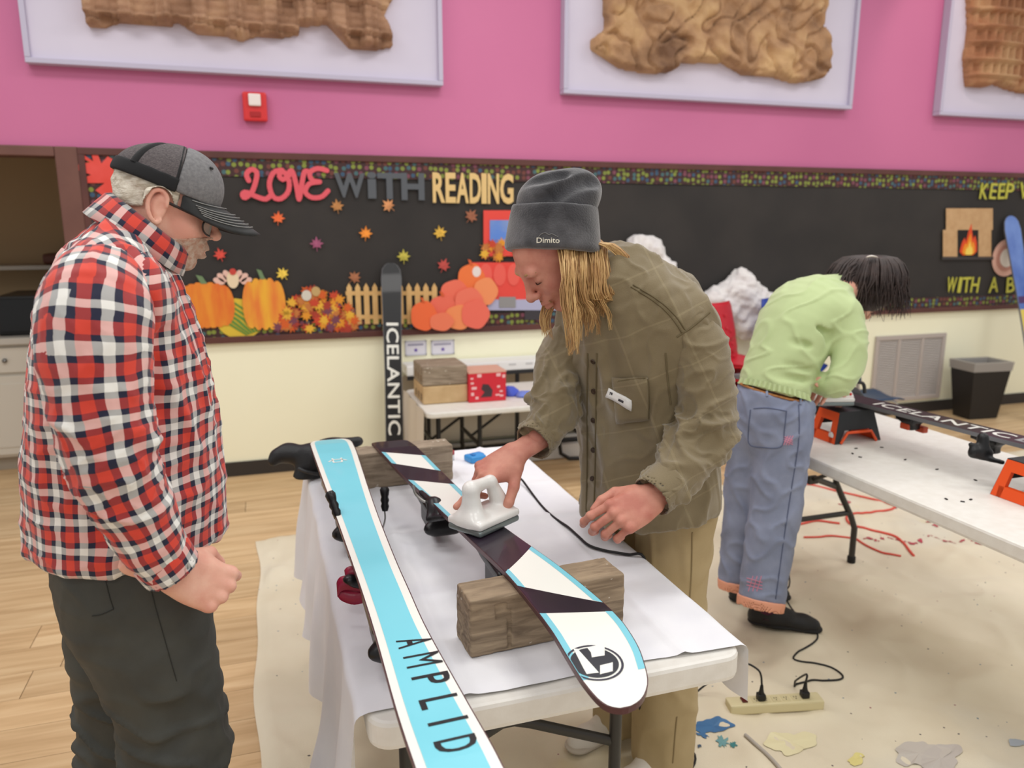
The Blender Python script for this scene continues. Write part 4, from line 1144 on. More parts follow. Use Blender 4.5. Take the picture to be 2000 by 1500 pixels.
M_sblack = mat('ski_black', (36, 32, 38), .3, (44, 34, 46), 5, coat=.3); M_sblue = mat('ski_blue_edge', (128, 204, 220), .35, coat=.2); M_ink = mat('print_black', (22, 24, 26), .45)
M_bind = mat('binding_black', (24, 24, 26), .35); M_wire = mat('brake_wire', (170, 168, 164), .3, metal=.9); M_crim = mat('crimson_strap', (150, 28, 60), .35)
# teal ski
sA = Ski([2.645, 2.635, 2.61, 2.56, 2.43, 2.23, 2.03, 1.8, 1.55, 1.4, 1.245, 1.03, .9, .8, .74, .71], [.19, .19, .19, .19, .19, .19, .19, .191, .1935, .196, .198, .204, .21, .214, .216, .216],
         [.06, .095, .122, .136, .136, .125, .113, .101, .093, .0915, .0926, .107, .113, .112, .09, .04], .877, [(.7, .01), (.9, .0), (2.4, 0), (2.53, .006), (2.66, .024)])
kA = empty('ski', (.19, 1.7, .745), label='upturned teal ski with black AMPLID lettering on the table', cat='ski')
sA.core('core', M_edge, kA, .011)
full = (lambda u: 2.636, lambda u: .715)
bs = sA.patch('base', M_swhite, kA, *full, lambda y: -sA.hw(y)+.0022, lambda y: sA.hw(y)-.0022, .0006, 6, 120)
sA.patch('base_inlay', M_teal, kA, lambda u: 2.62+.012*math.sin(u*math.pi), lambda u: .73, lambda y: -sA.hw(y)+.0155, lambda y: sA.hw(y)-.0175, .0011, 6, 120)
for ch, (cxp, cyp) in zip('AMPLID', ((727, 960), (763, 1036), (800, 1120), (835, 1217), (872, 1300), (908, 1400))):
    px, py = 480+cxp/2.2056, 820+cyp/2.2056
    o_ = WZ(px, py, .877); V, F_ = text_mesh(ch, 1, 0.0 if ch == 'M' else .012)
    lo, hi = V.min(0), V.max(0); wl = {'M': .036, 'I': .0075, 'L': .026}.get(ch, .029)
    def fn(x, y):
        X_ = ((x-lo[0])/(hi[0]-lo[0])-.5)*wl; Y_ = ((y-lo[1])/(hi[1]-lo[1])-.5)*.06
        p = np.array([o_[0]+Y_+.02*X_, o_[1]-X_+.03*Y_]); return (p[0], p[1], float(sA.z(p[1]))+.0017)
    mapped('lettering', V, F_, fn, M_ink, kA)
lo_ = WZ(659, 900, .877)
mbw = MB()
for st in ([(-.026, -.004), (-.012, .006), (.012, .006), (.026, -.004)], [(-.014, .004), (-.012, -.012), (.012, -.012), (.014, .004)], [(-.012, .006), (-.014, .014)], [(.012, .006), (.014, .014)]):
    P = [np.array([lo_[0]+a, lo_[1]+b*1.6, 0]) for a, b in st]
    for i in range(len(P)-1):
        d = P[i+1]-P[i]; d /= np.linalg.norm(d); n = np.array([-d[1], d[0], 0])*.0028
        q = [P[i]+n-d*.002, P[i]-n-d*.002, P[i+1]-n+d*.002, P[i+1]+n+d*.002]
        mbw.add([(p[0], p[1], float(sA.z(p[1]))+.0017+i*.0001) for p in q], [(0, 1, 2, 3)])
mbw.build('logo', M_swhite, kA)
def binding(k, sk, y0, y1, hw, M=M_bind, name='binding', zb=None):
    c = float(sk.cx((y0+y1)/2)); z1 = float(sk.z((y0+y1)/2))-.0115
    f = Field((c-hw-.02, y0-.02, z1-.13), (c+hw+.02, y1+.02, z1+.01), .005)
    f.box((c, (y0+y1)/2, z1-.012), (hw, (y1-y0)/2, .012), None, .004); f.box((c, (y0*.6+y1*.4), z1-.05), (hw*.75, (y1-y0)*.3, .045), None, .012, .02)
    f.cone((c-hw*.8, y0+.03, z1-.07), (c+hw*.8, y0+.03, z1-.07), .016, k=.015)
    f.cut((0, 0, zb or TZ+.012), (0, 0, -1)); f.cut((0, 0, z1), (0, 0, 1), .001)
    return smooth_mesh(name, f, M, k, it=1)
binding(kA, sA, 1.9, 2.12, .05); binding(kA, sA, 1.3, 1.52, .042)
def brake(k, px0, py0, px1, py1, wire, D):
    a, b = (W(px0, py0, D), W(px1, py1, D)) if D < 5 else (WZ(px0, py0, .93), WZ(px1, py1, .872))
    P = [a+(b-a)*t for t in (0, .12, .3, .42, .55, .68, .8, 1)]
    o = MB().tube(P, [.009, .0135, .012, .0098, .0125, .0095, .0118, .008], 10).build('brake_arm', M_bind, k)
    MB().tube(catmull([W(x, y, d) for x, y, d in wire], 24), .0026, 6).build('brake_wire', M_wire, o)
brake(kA, 643, 960, 660, 1010, [(659, 1010, 2.02), (666, 1040, 2.02), (670, 1046, 2.02), (676, 1040, 2.03), (664, 1012, 2.02)], 9)
brake(kA, 751, 951, 752, 998, [(751, 996, 2.13), (752, 1015, 2.13), (745, 1040, 2.13)], 2.13)
# crimson strap and black lever sticking out at the left
a = W(700, 1150, 1.66)
for nm_, M, pts, wd in (('strap', M_crim, [(722, 1160), (690, 1167), (664, 1158), (662, 1146), (676, 1138), (722, 1144)], .028), ('strap', M_crim, [(718, 1120), (686, 1118), (676, 1126), (690, 1132)], .024)):
    P = catmull([W(x, y, 1.655) for x, y in pts], 22); mb = MB(); vs = []
    for p in P: vs += [p+np.array([0, .006, wd/2]), p-np.array([0, .006, wd/2])]
    mb.smooth = True; mb.add(vs, [(2*i, 2*i+1, 2*i+3, 2*i+2) for i in range(len(P)-1)]); o = mb.build(nm_, M, kA)
    sd = o.modifiers.new('thickness', 'SOLIDIFY'); sd.thickness = .003
f = Field(W(720, 1140, 1.66)-.09, W(680, 1140, 1.66)+.09, .004)
f.cone(W(730, 1142, 1.68), W(684, 1131, 1.64), .014, .016, .01, flat=((0, 0, 1), .62)); f.cone(W(690, 1140, 1.64), W(722, 1148, 1.66), .008, k=.01)
smooth_mesh('lever', f, M_bind, kA, it=1)
MB().box(W(682, 1062, 1.98), (.006, .02, .032), None, .003).build('brake_pad', M_bind, kA)

# striped ski
sB = Ski([2.515, 2.505, 2.48, 2.3, 2.14, 1.95, 1.77, 1.6, 1.42, 1.28, 1.18, 1.09, 1.03, .99, .965, .951, .944], [.378, .378, .38, .396, .409, .429, .449, .474, .503, .516, .5205, .516, .508, .502, .496, .492, .489],
         [.085, .11, .123, .122, .118, .106, .098, .106, .118, .130, .136, .132, .118, .1, .076, .048, .012], .877, [(.93, .016), (1.0, .009), (1.15, 0), (2.4, 0), (2.53, .01)])
kB = empty('ski', (.45, 1.7, .745), label='upturned black, white and blue striped ski with a round tip logo', cat='ski')
sB.core('core', M_edge, kB, .011)
LFT = lambda y: -sB.hw(y)+.002
RGT = lambda y: sB.hw(y)-.002
def yb(l, r):
    a, b = WZ(l[0], l[1], .878)[1], WZ(r[0], r[1], .878)[1]; return lambda u: a+(b-a)*u
bnd = [lambda u: 2.508, yb((750, 882), (827, 890)), yb((770, 904), (863, 919)), yb((807, 936), (894, 945)), lambda u: 1.70+.1*u, yb((988, 1117), (1046, 1066)), yb((1013, 1143), (1185, 1175)), yb((1058, 1197), (1200, 1193)), lambda u: .9455]
seg = ['b', 'w', 'b', 'w', 'b', 'w', 'b', 'w']
for i, s_ in enumerate(seg):
    o = sB.patch('base_panel', M_sblack if s_ == 'b' else M_swhite, kB, bnd[i], bnd[i+1], LFT, RGT, .0006, 8, 24)
    if s_ == 'w':
        fa, fb = bnd[i], bnd[i+1]
        e_ = lambda u: max(fb(u), 1.02) if i == 7 else fb(u)
        sB.patch('blue_stripe', M_sblue, o, lambda u: fa(u*.12), lambda u: e_(u*.12), LFT, lambda y: -sB.hw(y)+.0135, .001, 2, 24)
        sB.patch('blue_stripe', M_sblue, o, lambda u: fa(.88+u*.12), lambda u: e_(.88+u*.12), lambda y: sB.hw(y)-.0145, RGT, .001, 2, 24)
# round logo
lc = WZ(1161, 1291, .875); lr = .0475
def onski(p, off): return (p[0], p[1], float(sB.z(p[1]))+off)
def clipx(x, y): 
    return max(float(sB.cx(y)-sB.hw(y)+.003), x)
def disc(r0, r1, M, off, nm_):
    n = 40; vs = []
    for i in range(n):
        a = 2*math.pi*i/n
        for r in (r0, r1):
            x, y = lc[0]+r*math.cos(a), lc[1]+r*math.sin(a); vs.append(onski((clipx(x, y), y), off))
    fs = [(2*i, 2*i+1, 2*((i+1) % n)+1, 2*((i+1) % n)) for i in range(n)]
    return MB().add(vs, fs).build(nm_, M, kB)
disc(.0, .0405, mat('logo_dark', (46, 48, 56), .4, coat=.2), .0014, 'logo'); disc(.0445, .0485, mat('logo_ring', (52, 50, 66), .4), .0014, 'logo')
for poly in ([(1146, 1265), (1181, 1258), (1181, 1279), (1156, 1283), (1154, 1274)], [(1172, 1297), (1197, 1291), (1197, 1307), (1172, 1313)], [(1120, 1268), (1128, 1268), (1170, 1310), (1146, 1313), (1138, 1300)]):
    MB().add([onski(WZ(a, b, .875), .0019) for a, b in poly], [tuple(range(len(poly)))]).build('logo', M_swhite, kB)
binding(kB, sB, 1.86, 2.1, .052); binding(kB, sB, 1.44, 1.66, .045)
f = Field(W(840, 985, 2.02)-.13, W(840, 985, 2.02)+.13, .005)
f.cone(W(860, 1000, 1.98), W(822, 962, 2.08), .016, .008, .012); f.cone(W(836, 1014, 1.98), W(850, 985, 2.02), .007, .02, .016); f.cone(W(866, 1010, 1.95), W(842, 1014, 1.98), .009, .008, .012)
smooth_mesh('binding_lever', f, M_bind, kB, it=1)
MB().tube(catmull([W(x, y, 2.03) for x, y in ((808, 948), (812, 965), (830, 980), (842, 972))], 14), .004, 6).build('brake_wire', M_wire, kB)

# ------------------------------------------------------------------ waxing irons
M_iron = mat('iron_white', (232, 230, 226), .3, coat=.3); M_plate = mat('iron_plate', (132, 142, 142), .35, metal=.6)
def wax_iron(o, ang, label, light=True):
    R = rotz(ang); k = empty('waxing_iron', tuple(o), label=label, cat='iron')
    def build(nm_, f, M, par, it=1):
        V, Q = f.net(); V = relax(V, Q, it); V = V@R.T+np.array(o); return link(nm_, np_mesh(nm_, V, Q), M, par, True)
    f = Field((-.1, -.075, -.005), (.1, .075, .03), .0025); f.box((0, 0, .0085), (.073, .052, .008), None, .006); build('sole_plate', f, M_plate, k)
    f = Field((-.1, -.08, .01), (.11, .08, .14), .0028)
    f.box((0, 0, .024), (.074, .053, .0095), None, .007)
    f.cone((-.042, 0, .03), (-.047, 0, .098), .03, .018, .016); f.cone((-.05, -.012, .028), (-.05, .012, .028), .027, k=.016)
    f.cone((-.046, 0, .105), (.02, 0, .104), .0155, .014, .016)
    f.cone((.026, 0, .1), (.06, 0, .035), .0145, .024, .014)
    f.cone((.0, 0, .026), (.05, 0, .026), .036, .034, .02, flat=((0, 0, 1), .5))
    f.cut((0, 0, .0165), (0, 0, -1), .001)
    b = build('housing', f, M_iron, k)
    MB().lathe([(0, .006), (.004, .005), (.0055, 0)], np.array(o)+R@np.array([.062, -.034, .045]), 12, R@np.array([[1, 0, 0], [0, 0, -1], [0, 1, 0]])).build('indicator_light', mat('indicator_red', (226, 48, 36), .2), k)
    return k
IR = np.array([.4745, 1.6775, .8785]); IA = math.radians(32.7)
wax_iron(IR, IA, 'white waxing iron with a red light held on the striped ski')
wax_iron(WZ(1622, 788, .8875), math.radians(-16), 'white waxing iron on the black ski beside the woman in green')
# cord of the iron over the table
def cord(name, pts, r, M, label, cat, n=50):
    P = catmull(pts, n)
    for p in P:      # cables lie on the wrinkled canvas
        if DCX0 < p[0] < DCX1 and p[1] < DCY1 and p[2] < .06: p[2] = max(p[2]-.018 if p[2] < .025 else p[2], 0)+0.0 if p[2] > .03 else cz(p[0], p[1])+r
    o = MB().tube(P, r, 8).build(name, M); return tag(o, label, cat)
M_cord = mat('cord_black', (22, 21, 22), .5)
z_ = TZ+.011
hc = IR+rotz(IA)@np.array([.055, .0, .09])
cord('iron_cable', [hc+np.array([.02, .015, .01]), hc+np.array([.09, .16, .03]), hc+np.array([.2, .36, 0])*1.0, WZ(1005, 917, z_+.05), WZ(1022, 940, z_+.01), WZ(1040, 965, z_), WZ(1058, 988, z_), WZ(1075, 1005, z_), WZ(1092, 1018, z_), WZ(1110, 1030, z_), WZ(1130, 1048, z_), WZ(1150, 1065, z_), WZ(1180, 1075, z_), WZ(1225, 1083, z_), (.9, 1.66, z_-.01), (.915, 1.66, .6), (.93, 1.72, .3), (1.05, 1.82, .04), (1.2, 1.88, .02)], .0038, M_cord, 'black cord running from the waxing iron over the white cloth', 'cord', 90)
# wax block and small tin on the cloth
w_ = empty('wax_block', tuple(WZ(930, 897, TZ)), label='bright blue block of ski wax on the white cloth', cat='wax')
c = WZ(928, 900, TZ+.006)
f = Field(c-.07, c+.07, .003); f.box(c+np.array([0, 0, .012]), (.033, .028, .012), rotz(.3), .006); f.box(c+np.array([.012, .006, .022]), (.018, .016, .006), rotz(.3), .004, .006)
smooth_mesh('block', f, mat('wax_blue', (58, 146, 214), .35), w_)
MB().box(c+np.array([-.004, -.004, .0255]), (.012, .01, .0014), rotz(.3), .0006).build('stamp', mat('wax_dark', (40, 120, 190), .35), w_)
c = WZ(880, 898, TZ+.006)
w_ = empty('paint_tin', tuple(c), label='tiny red and green capped jar on the cloth by the blue wax', cat='jar')
MB().lathe([(0, 0), (.014, 0), (.014, .022), (0, .022)], c, 14).build('jar', mat('jar_glass', (214, 214, 214), .15), w_)
MB().lathe([(0, .022), (.015, .022), (.015, .034), (0, .034)], c, 14).build('lid', mat('lid_red', (170, 40, 52), .4), w_)
# black gloves at the table end (left far corner)
M_blk = mat('black_leather', (26, 26, 28), .5, (34, 34, 36), 30, .3, 120)
b = empty('ski_glove', tuple(WZ(600, 930, TZ)), label='black padded ski glove lying over the corner of the cloth', cat='glove')
D = 2.62
f = Field(W(600, 900, D)-.2, W(600, 900, D)+.2, .005)
f.cone(W(600, 935, D), W(618, 895, D), .05, .05, .02); f.cone(W(612, 890, D), W(560, 885, D), .036, .03, .03); f.cone(W(565, 883, D), W(540, 890, D-.02), .026, .02, .03); f.cone(W(540, 890, D), W(533, 902, D-.02), .02, .015, .02)
f.cut((0, 0, TZ+.009), (0, 0, -1))
smooth_mesh('glove_body', f, M_blk, b, lambda V: .002*waves(V, 4, 70))
MB().tube(catmull([W(583, 915, D-.055), W(600, 922, D-.06), W(622, 926, D-.05)], 8), .006, 6).build('wrist_strap', mat('strap_grey', (52, 52, 54), .5), b)
b2 = empty('ski_glove', tuple(WZ(690, 880, .78)), label='black ski glove behind the tip of the teal ski', cat='glove')
D = 2.82
f = Field(W(680, 880, D)-.14, W(680, 880, D)+.14, .005)
f.cone(W(630, 870, D), W(700, 862, D), .022, .018, .02); f.cone(W(650, 880, D), W(690, 900, D), .04, .035, .03); f.cone(W(640, 890, D), W(650, 915, D), .04, .04, .03)
f.cut((0, 0, TZ+.009), (0, 0, -1))
smooth_mesh('glove_body', f, M_blk, b2)
MB().tube([W(640, 892, D-.045), W(690, 893, D-.045)], .005, 6).build('wrist_strap', mat('strap_grey', (52, 52, 54), .5), b2)

# ------------------------------------------------------------------ second folding table with vises and a black ski
t2 = empty('folding_table', (2.29, 2.1, 0), label='bare white folding table holding orange vises and a black ski', cat='table')
RX0, RX1, RY0, RY1 = 1.905, 2.66, 1.0, 3.0
slab(RX0, RX1, RY0, RY1, TZ-.05, TZ).build('table_top', M_ttop, t2)
folding_leg(t2, 1.965, 2.6, 2.755, TZ-.046, .13, dirn=-1); folding_leg(t2, 1.965, 2.6, 1.2, TZ-.046, .13)
M_or = mat('vise_orange', (232, 84, 30), .4); M_vb = mat('vise_black', (40, 42, 44), .5); M_stk = mat('sticker_white', (230, 228, 224), .4)
def vise(x0, y0, label):
    k = empty('ski_vise', (x0+.11, y0+.075, TZ), label=label, cat='vise')
    z0, h, L, Wd = TZ+.001, .125, .225, .155
    for xx, inw in ((x0, 1), (x0+L, -1)):
        mb = MB(); lean = .03*inw
        def P(y, z): return (xx+lean*(z/h), y0+y, z0+z)
        def bar(poly):
            a = [P(y, z) for y, z in poly]; b = [(p[0]+.016*inw, p[1], p[2]) for p in a]; n = len(poly)
            mb.add(a+b, [(i, (i+1) % n, n+(i+1) % n, n+i) for i in range(n)]+[tuple(range(n))[::-1], tuple(range(n, 2*n))])
        bar([(0, 0), (.035, 0), (.045, .085), (.02, .12)]); bar([(Wd, 0), (Wd-.035, 0), (Wd-.045, .085), (Wd-.02, .12)])
        bar([(.02, .12), (.045, .085), (Wd-.045, .085), (Wd-.02, .12)]); bar([(.02, 0), (Wd-.02, 0), (Wd-.02, .035), (.02, .035)])
        o = mb.build('end_frame', M_or, k)
        if inw == 1:
            MB().lathe([(0, .001), (.014, .001), (.014, 0)], np.array(P(.03, .03))-np.array([.001, 0, 0]), 18, np.array([[0, 0, -1], [0, 1, 0], [1, 0, 0]], float)).build('sticker', M_stk, o)
    mb = MB()
    for yy in (y0, y0+Wd):
        s_ = 1 if yy == y0 else -1
        poly = [(0, 0), (.022, 0), (.05, .05), (L-.05, .05), (L-.022, 0), (L, 0), (L-.03, .123), (.03, .123)]
        a = [(x0+p[0], yy+s_*.02*p[1]/.12-s_*.001, z0+p[1]) for p in poly]; b = [(p[0], p[1]+s_*.008, p[2]) for p in a]; n = len(poly)
        mb.add(a+b, [(i, (i+1) % n, n+(i+1) % n, n+i) for i in range(n)]+[tuple(range(n))[::-1], tuple(range(n, 2*n))])
    mb.bx(x0+.03, x0+L-.03, y0+.02, y0+Wd-.02, z0+.112, z0+.124, .003)
    mb.build('body', M_vb, k)
    mb = MB(); P_ = [(x0+.026, y0-.004, z0+.002), (x0+.056, y0-.004, z0+.044), (x0+L-.056, y0-.004, z0+.044), (x0+L-.026, y0-.004, z0+.002)]
    mb.tube(P_, .006, 6).build('arch_lip', M_or, k)
    return k
vise(2.105, 2.375, 'orange and black ski vise beneath the far end of the ski'); vise(2.185, 1.6, 'orange and black ski vise beneath the near end of the ski')
sC = Ski([3.2, 3.18, 3.12, 2.9, 2.5, 2.15, 1.8, 1.5, 1.3, 1.22, 1.2], [2.205, 2.205, 2.213, 2.24, 2.30, 2.338, 2.375, 2.41, 2.433, 2.442, 2.444], [.05, .09, .116, .126, .118, .112, .114, .12, .112, .08, .04], .886, [(1.2, .01), (1.4, 0), (2.9, 0), (3.2, .02)])
kC = empty('ski', (2.3, 2.1, .88), label='black ski with white ICELANTIC lettering clamped on the orange vises', cat='ski')
sC.core('core', mat('sidewall_grey', (112, 112, 116), .4), kC, .014)
sC.patch('base', mat('ski_base_charcoal', (42, 38, 40), .35, coat=.25), kC, lambda u: 3.17, lambda u: 1.22, lambda y: -sC.hw(y)+.0025, lambda y: sC.hw(y)-.0025, .0006, 6, 60)
def ski_text(kk, body, p0, ex, ey, length, height, M, zf, name='lettering', off=.012, sp=1.05):
    V, F_ = text_mesh(body, 1, off, 0, sp); lo, hi = V.min(0), V.max(0)
    def fn(x, y):
        u = (x-lo[0])/(hi[0]-lo[0])*length; v = ((y-lo[1])/(hi[1]-lo[1])-.5)*height
        return zf(np.array(p0)+np.array(ex)*u+np.array(ey)*v)
    return mapped(name, V, F_, fn, M, kk)
a, b = WZ(1664, 792, .887), WZ(1945, 858, .887)
ex = (b-a)/np.linalg.norm(b-a); ey = np.array([-ex[1], ex[0], 0]); ey = ey if ey[0] > 0 else -ey
yA, yB = a[1], b[1]
ex = np.array([sC.cx(yB)-sC.cx(yA), yB-yA, 0]); LL = np.linalg.norm(ex); ex /= LL; ey = np.array([-ex[1], ex[0], 0])
ski_text(kC, 'ICELANTIC', (sC.cx(yA), yA, 0), ex, ey, LL, .062, M_swhite, lambda p: (p[0], p[1], .8872))
c0 = np.array([sC.cx(yB), yB, 0])+ex*.02
for rr0, rr1 in ((.0, 1.0),):
    mb = MB(); mb.prism([(x, y) for x, y in [(0, -.028), (.05, -.028), (.062, -.016), (.062, .016), (.05, .028), (0, .028)]], c0+np.array([0, 0, .8868]), ex, ey, (0, 0, 1), .0005); mb.build('logo', mat('logo_grey', (150, 150, 152), .4), kC)
V, F_ = text_mesh('B', .05, .002); mapped('logo', V, F_, lambda x, y: tuple(c0+ex*(.03+x)+ey*y+np.array([0, 0, .8876])), M_sblack, kC)
binding(kC, sC, 1.88, 1.98, .03, zb=.815); binding(kC, sC, 2.2, 2.28, .035, zb=.82)
f = Field(W(1925, 880, 2.6)-.14, W(1925, 880, 2.6)+.14, .005)
f.cone(W(1920, 855, 2.52), W(1920, 878, 2.52), .018, .02, .01); f.cone(W(1898, 888, 2.52), W(1958, 903, 2.5), .011, .008, .012); f.cone(W(1902, 880, 2.52), W(1932, 884, 2.52), .016, .013, .012); f.cone(W(1896, 868, 2.52), W(1910, 872, 2.52), .008, k=.008)
smooth_mesh('binding_heel', f, M_bind, kC, it=1)
for px, py in ((1770, 832), (1800, 838)): MB().box(W(px, py, 2.93), (.012, .02, .012), None, .004).build('binding_pin', mat('pin_orange', (196, 78, 48), .4), kC)
# loose wax shavings
for i, (px, py) in enumerate(((1672, 876), (1665, 886), (1680, 893), (1830, 917), (1848, 975), (1880, 980), (1896, 976), (1905, 938), (1722, 874), (1768, 898))):
    c = WZ(px, py, TZ+.001); o = MB().box(c+np.array([0, 0, .0012]), (.006, .003, .001), rotz(i*1.1)).build('wax_shaving', M_bind); tag(o, 'tiny dark wax shaving on the bare white table', 'shaving', 'wax shavings on the bare table')
# black bag behind the iron
bg = empty('tool_bag', (2.5, 2.86, TZ), label='black soft tool bag on the far corner of the bare table', cat='bag')
f = Field((2.3, 2.65, TZ-.01), (2.75, 3.02, TZ+.2), .006); f.ell((2.5, 2.84, TZ+.055), (.14, .1, .075), k=.02); f.box((2.5, 2.84, TZ+.03), (.13, .09, .03), None, .02, .03); f.cut((0, 0, TZ+.001), (0, 0, -1))
smooth_mesh('bag_body', f, mat('bag_black', (38, 37, 38), .7, (48, 46, 46), 20), bg, lambda V: .004*waves(V, 3, 40))
MB().tube(catmull([(2.42, 2.75, TZ+.1), (2.45, 2.74, TZ+.15), (2.55, 2.74, TZ+.15), (2.58, 2.75, TZ+.1)], 14), .008, 6).build('handle', M_blk, bg)

# ------------------------------------------------------------------ power strip and cords on the floor
zs = .02
ps = empty('power_strip', tuple(WZ(1525, 1385, 0)), label='beige power strip with two plugs on the drop cloth', cat='power strip')
pa, pb = WZ(1455, 1387, .01), WZ(1602, 1378, .01); dv = (pb-pa); Lp = np.linalg.norm(dv); dv /= Lp; Rp = frame(dv, (0, 0, 1)); pc = (pa+pb)/2+np.array([0, 0, .018])
pc = pc+Rp@np.array([-.03, .0, 0]); Lp += .06
M_ps = mat('beige_plastic', (214, 202, 160), .45)
MB().box(pc, (Lp/2, .027, .017), Rp, .006).build('body', M_ps, ps)
MB().box(pc+Rp@np.array([-Lp/2+.055, .002, .017]), (.009, .013, .005), Rp, .002).build('switch', mat('switch_brown', (84, 30, 24), .3), ps)
for i in range(6):
    o = MB().box(pc+Rp@np.array([-Lp/2+.095+i*.034, 0, .0174]), (.0135, .015, .0008), Rp, .0004).build('outlet', mat('outlet_beige', (206, 194, 152), .4), ps)
    mb = MB()
    for q in ((-.004, .004), (.004, .004), (0, -.006)): mb.box(pc+Rp@np.array([-Lp/2+.095+i*.034+q[0], q[1], .0183]), (.0012, .003, .0004), Rp)
    mb.build('slots', mat('slot_dark', (70, 62, 50), .6), o)
def plug(x, label):
    b_ = pc+Rp@np.array([x, 0, .0185]); k = empty('plug', tuple(b_), label=label, cat='plug')
    MB().box(b_+np.array([0, 0, .011]), (.013, .013, .0105), Rp, .004).build('plug_body', M_cord, k)
    MB().tube([b_+np.array([0, 0, .02]), b_+np.array([0, 0, .036]), b_+np.array([.0, 0, .052])], [.0105, .007, .005], 10).build('strain_relief', M_cord, k)
    return b_+np.array([0, 0, .053])
e1 = plug(-Lp/2+.112, 'black plug next to the brown switch of the power strip'); e2 = plug(Lp/2-.058, 'black plug at the end of the power strip away from its switch')
cord('extension_lead', [e1, e1+np.array([-.01, .01, .05]), e1+np.array([-.06, .05, .06]), (1.36, 2.03, .06), (1.25, 2.0, .02), (1.12, 1.9, .02), (1.16, 1.78, .02), (1.08, 1.72, .02), (1.0, 1.85, .02)], .0034, M_cord, 'black lead from the switch end of the power strip to under the table', 'cord')
cord('iron_lead', [e2, e2+np.array([.0, .0, .03]), WZ(1552, 1332, .03), WZ(1580, 1328, zs), WZ(1610, 1325, zs), WZ(1640, 1322, zs), WZ(1646, 1314, zs), WZ(1625, 1300, zs), WZ(1590, 1293, zs), WZ(1550, 1290, zs), WZ(1565, 1272, zs), WZ(1588, 1257, zs), WZ(1597, 1245, zs), WZ(1588, 1225, zs+.02), WZ(1555, 1200, .035), WZ(1532, 1160, .04), WZ(1542, 1130, .08), (2.1, 2.7, .3), (1.99, 2.86, .55), (1.885, 2.9, .7), (1.9, 2.9, .76), (2.0, 2.82, .79), (2.14, 2.78, .9)], .0034, M_cord, 'thin black lead looping over the drop cloth to the woman in green', 'cord', 120)
cord('grey_cable', [WZ(1455, 1440, zs), WZ(1475, 1458, zs), WZ(1500, 1478, zs), WZ(1530, 1510, zs), WZ(1560, 1560, zs), WZ(1600, 1640, zs)], .006, mat('cable_grey', (176, 168, 158), .5), 'pale grey cable running off the drop cloth past the table corner', 'cord', 24)
M_oc = mat('cord_orange', (222, 84, 70), .5)
cord('orange_cable', [WZ(1545, 1023, zs), WZ(1585, 1018, zs), WZ(1625, 1020, zs), (3.0, 3.9, .02), WZ(1740, 982, zs), WZ(1700, 1000, zs), WZ(1660, 1008, zs), WZ(1654, 1016, zs), WZ(1672, 1030, zs), WZ(1720, 1038, zs), WZ(1750, 1046, zs), WZ(1768, 1063, zs), WZ(1785, 1083, zs)][3:], .006, M_oc, 'bright orange extension cord curling behind the bare table leg', 'cord')
cord('orange_cable', [WZ(1540, 1026, zs), WZ(1560, 1022, zs), WZ(1600, 1019, zs), WZ(1640, 1022, zs)], .006, M_oc, 'orange extension cord end behind the woman in green', 'cord')
cord('orange_cable', [WZ(1570, 1050, zs), WZ(1620, 1050, zs), WZ(1660, 1053, zs), WZ(1700, 1070, zs), WZ(1730, 1080, zs), WZ(1760, 1085, zs)], .005, M_oc, 'straight orange extension cord passing the foot of the bare table leg', 'cord')

# ------------------------------------------------------------------ things along the back wall
# low table
lt = empty('low_table', (1.3, 4.45, 0), label='low white folding table by the cream wall with boxes on it', cat='table')
slab(.835, 2.2, 4.12, 4.8, .515, .55, .05).build('table_top', M_ttop, lt)
def low_leg(x):
    for y in (4.25, 4.68): MB().tube([(x, y, .515), (x, y, .2), (x+.02, y, .06), (x+.08, y, .02), (x+.16, y, .014)], .014, 8).build('leg', M_bind, lt)
    MB().tube([(x, 4.25, .3), (x, 4.68, .3)], .012, 8).build('crossbar', M_bind, lt)
    MB().tube([(x, 4.46, .3), (x+.3, 4.46, .505)], .009, 8).build('brace', M_bind, lt)
for x in (.93, 1.18, 1.85): low_leg(x)
# bench against the wall
bt = empty('wall_bench', (1.5, 4.93, 0), label='long white bench unit against the wall behind the low table', cat='bench')
MB().bx(.86, 2.6, 4.84, 5.03, .625, .69, .008).build('bench_top', mat('bench_white', (236, 236, 234), .5), bt)
MB().bx(.86, 2.6, 4.835, 4.845, .6, .626, .003).build('edge_trim', mat('trim_black', (36, 36, 38), .5), bt)
MB().bx(.84, 2.6, 4.98, 5.03, .13, .6, .004).build('back_panel', mat('bench_panel', (196, 186, 166), .7), bt)
for x in (1.0, 1.62, 2.24): MB().bx(x-.012, x+.012, 4.86, 4.885, .1, .6, .003).build('post', mat('trim_black', (36, 36, 38), .5), bt)
MB().bx(.84, 2.6, 4.74, 5.03, .004, .1, .008).build('plinth', mat('plinth_grey', (200, 198, 194), .6), bt)
MB().tube([(.9, 4.8, .118), (2.55, 4.8, .118)], .016, 8).build('floor_rail', mat('trim_black', (36, 36, 38), .5), bt)
mb = MB()
for i in range(14): mb.bx(.95+i*.12, 1.0+i*.12, 4.838, 4.841, .66, .672)
mb.build('edge_marks', mat('mark_grey', (200, 200, 200), .6), bt)
# hanging sheet at the left end of the low table
sh = []
for i in range(13):
    for j in range(9):
        u, v = i/12, j/8; sh.append((.826-.02*v+.006*math.sin(u*17), 4.14+u*.62, .556-v*.5))
o = MB(); o.smooth = True; o.add(sh, [(i*9+j, i*9+j+1, (i+1)*9+j+1, (i+1)*9+j) for i in range(12) for j in range(8)]); o = o.build('cloth_sheet', mat('sheet_cream', (216, 206, 190), .8)); tag(o, 'cream sheet hanging over the left end of the low table', 'cloth')
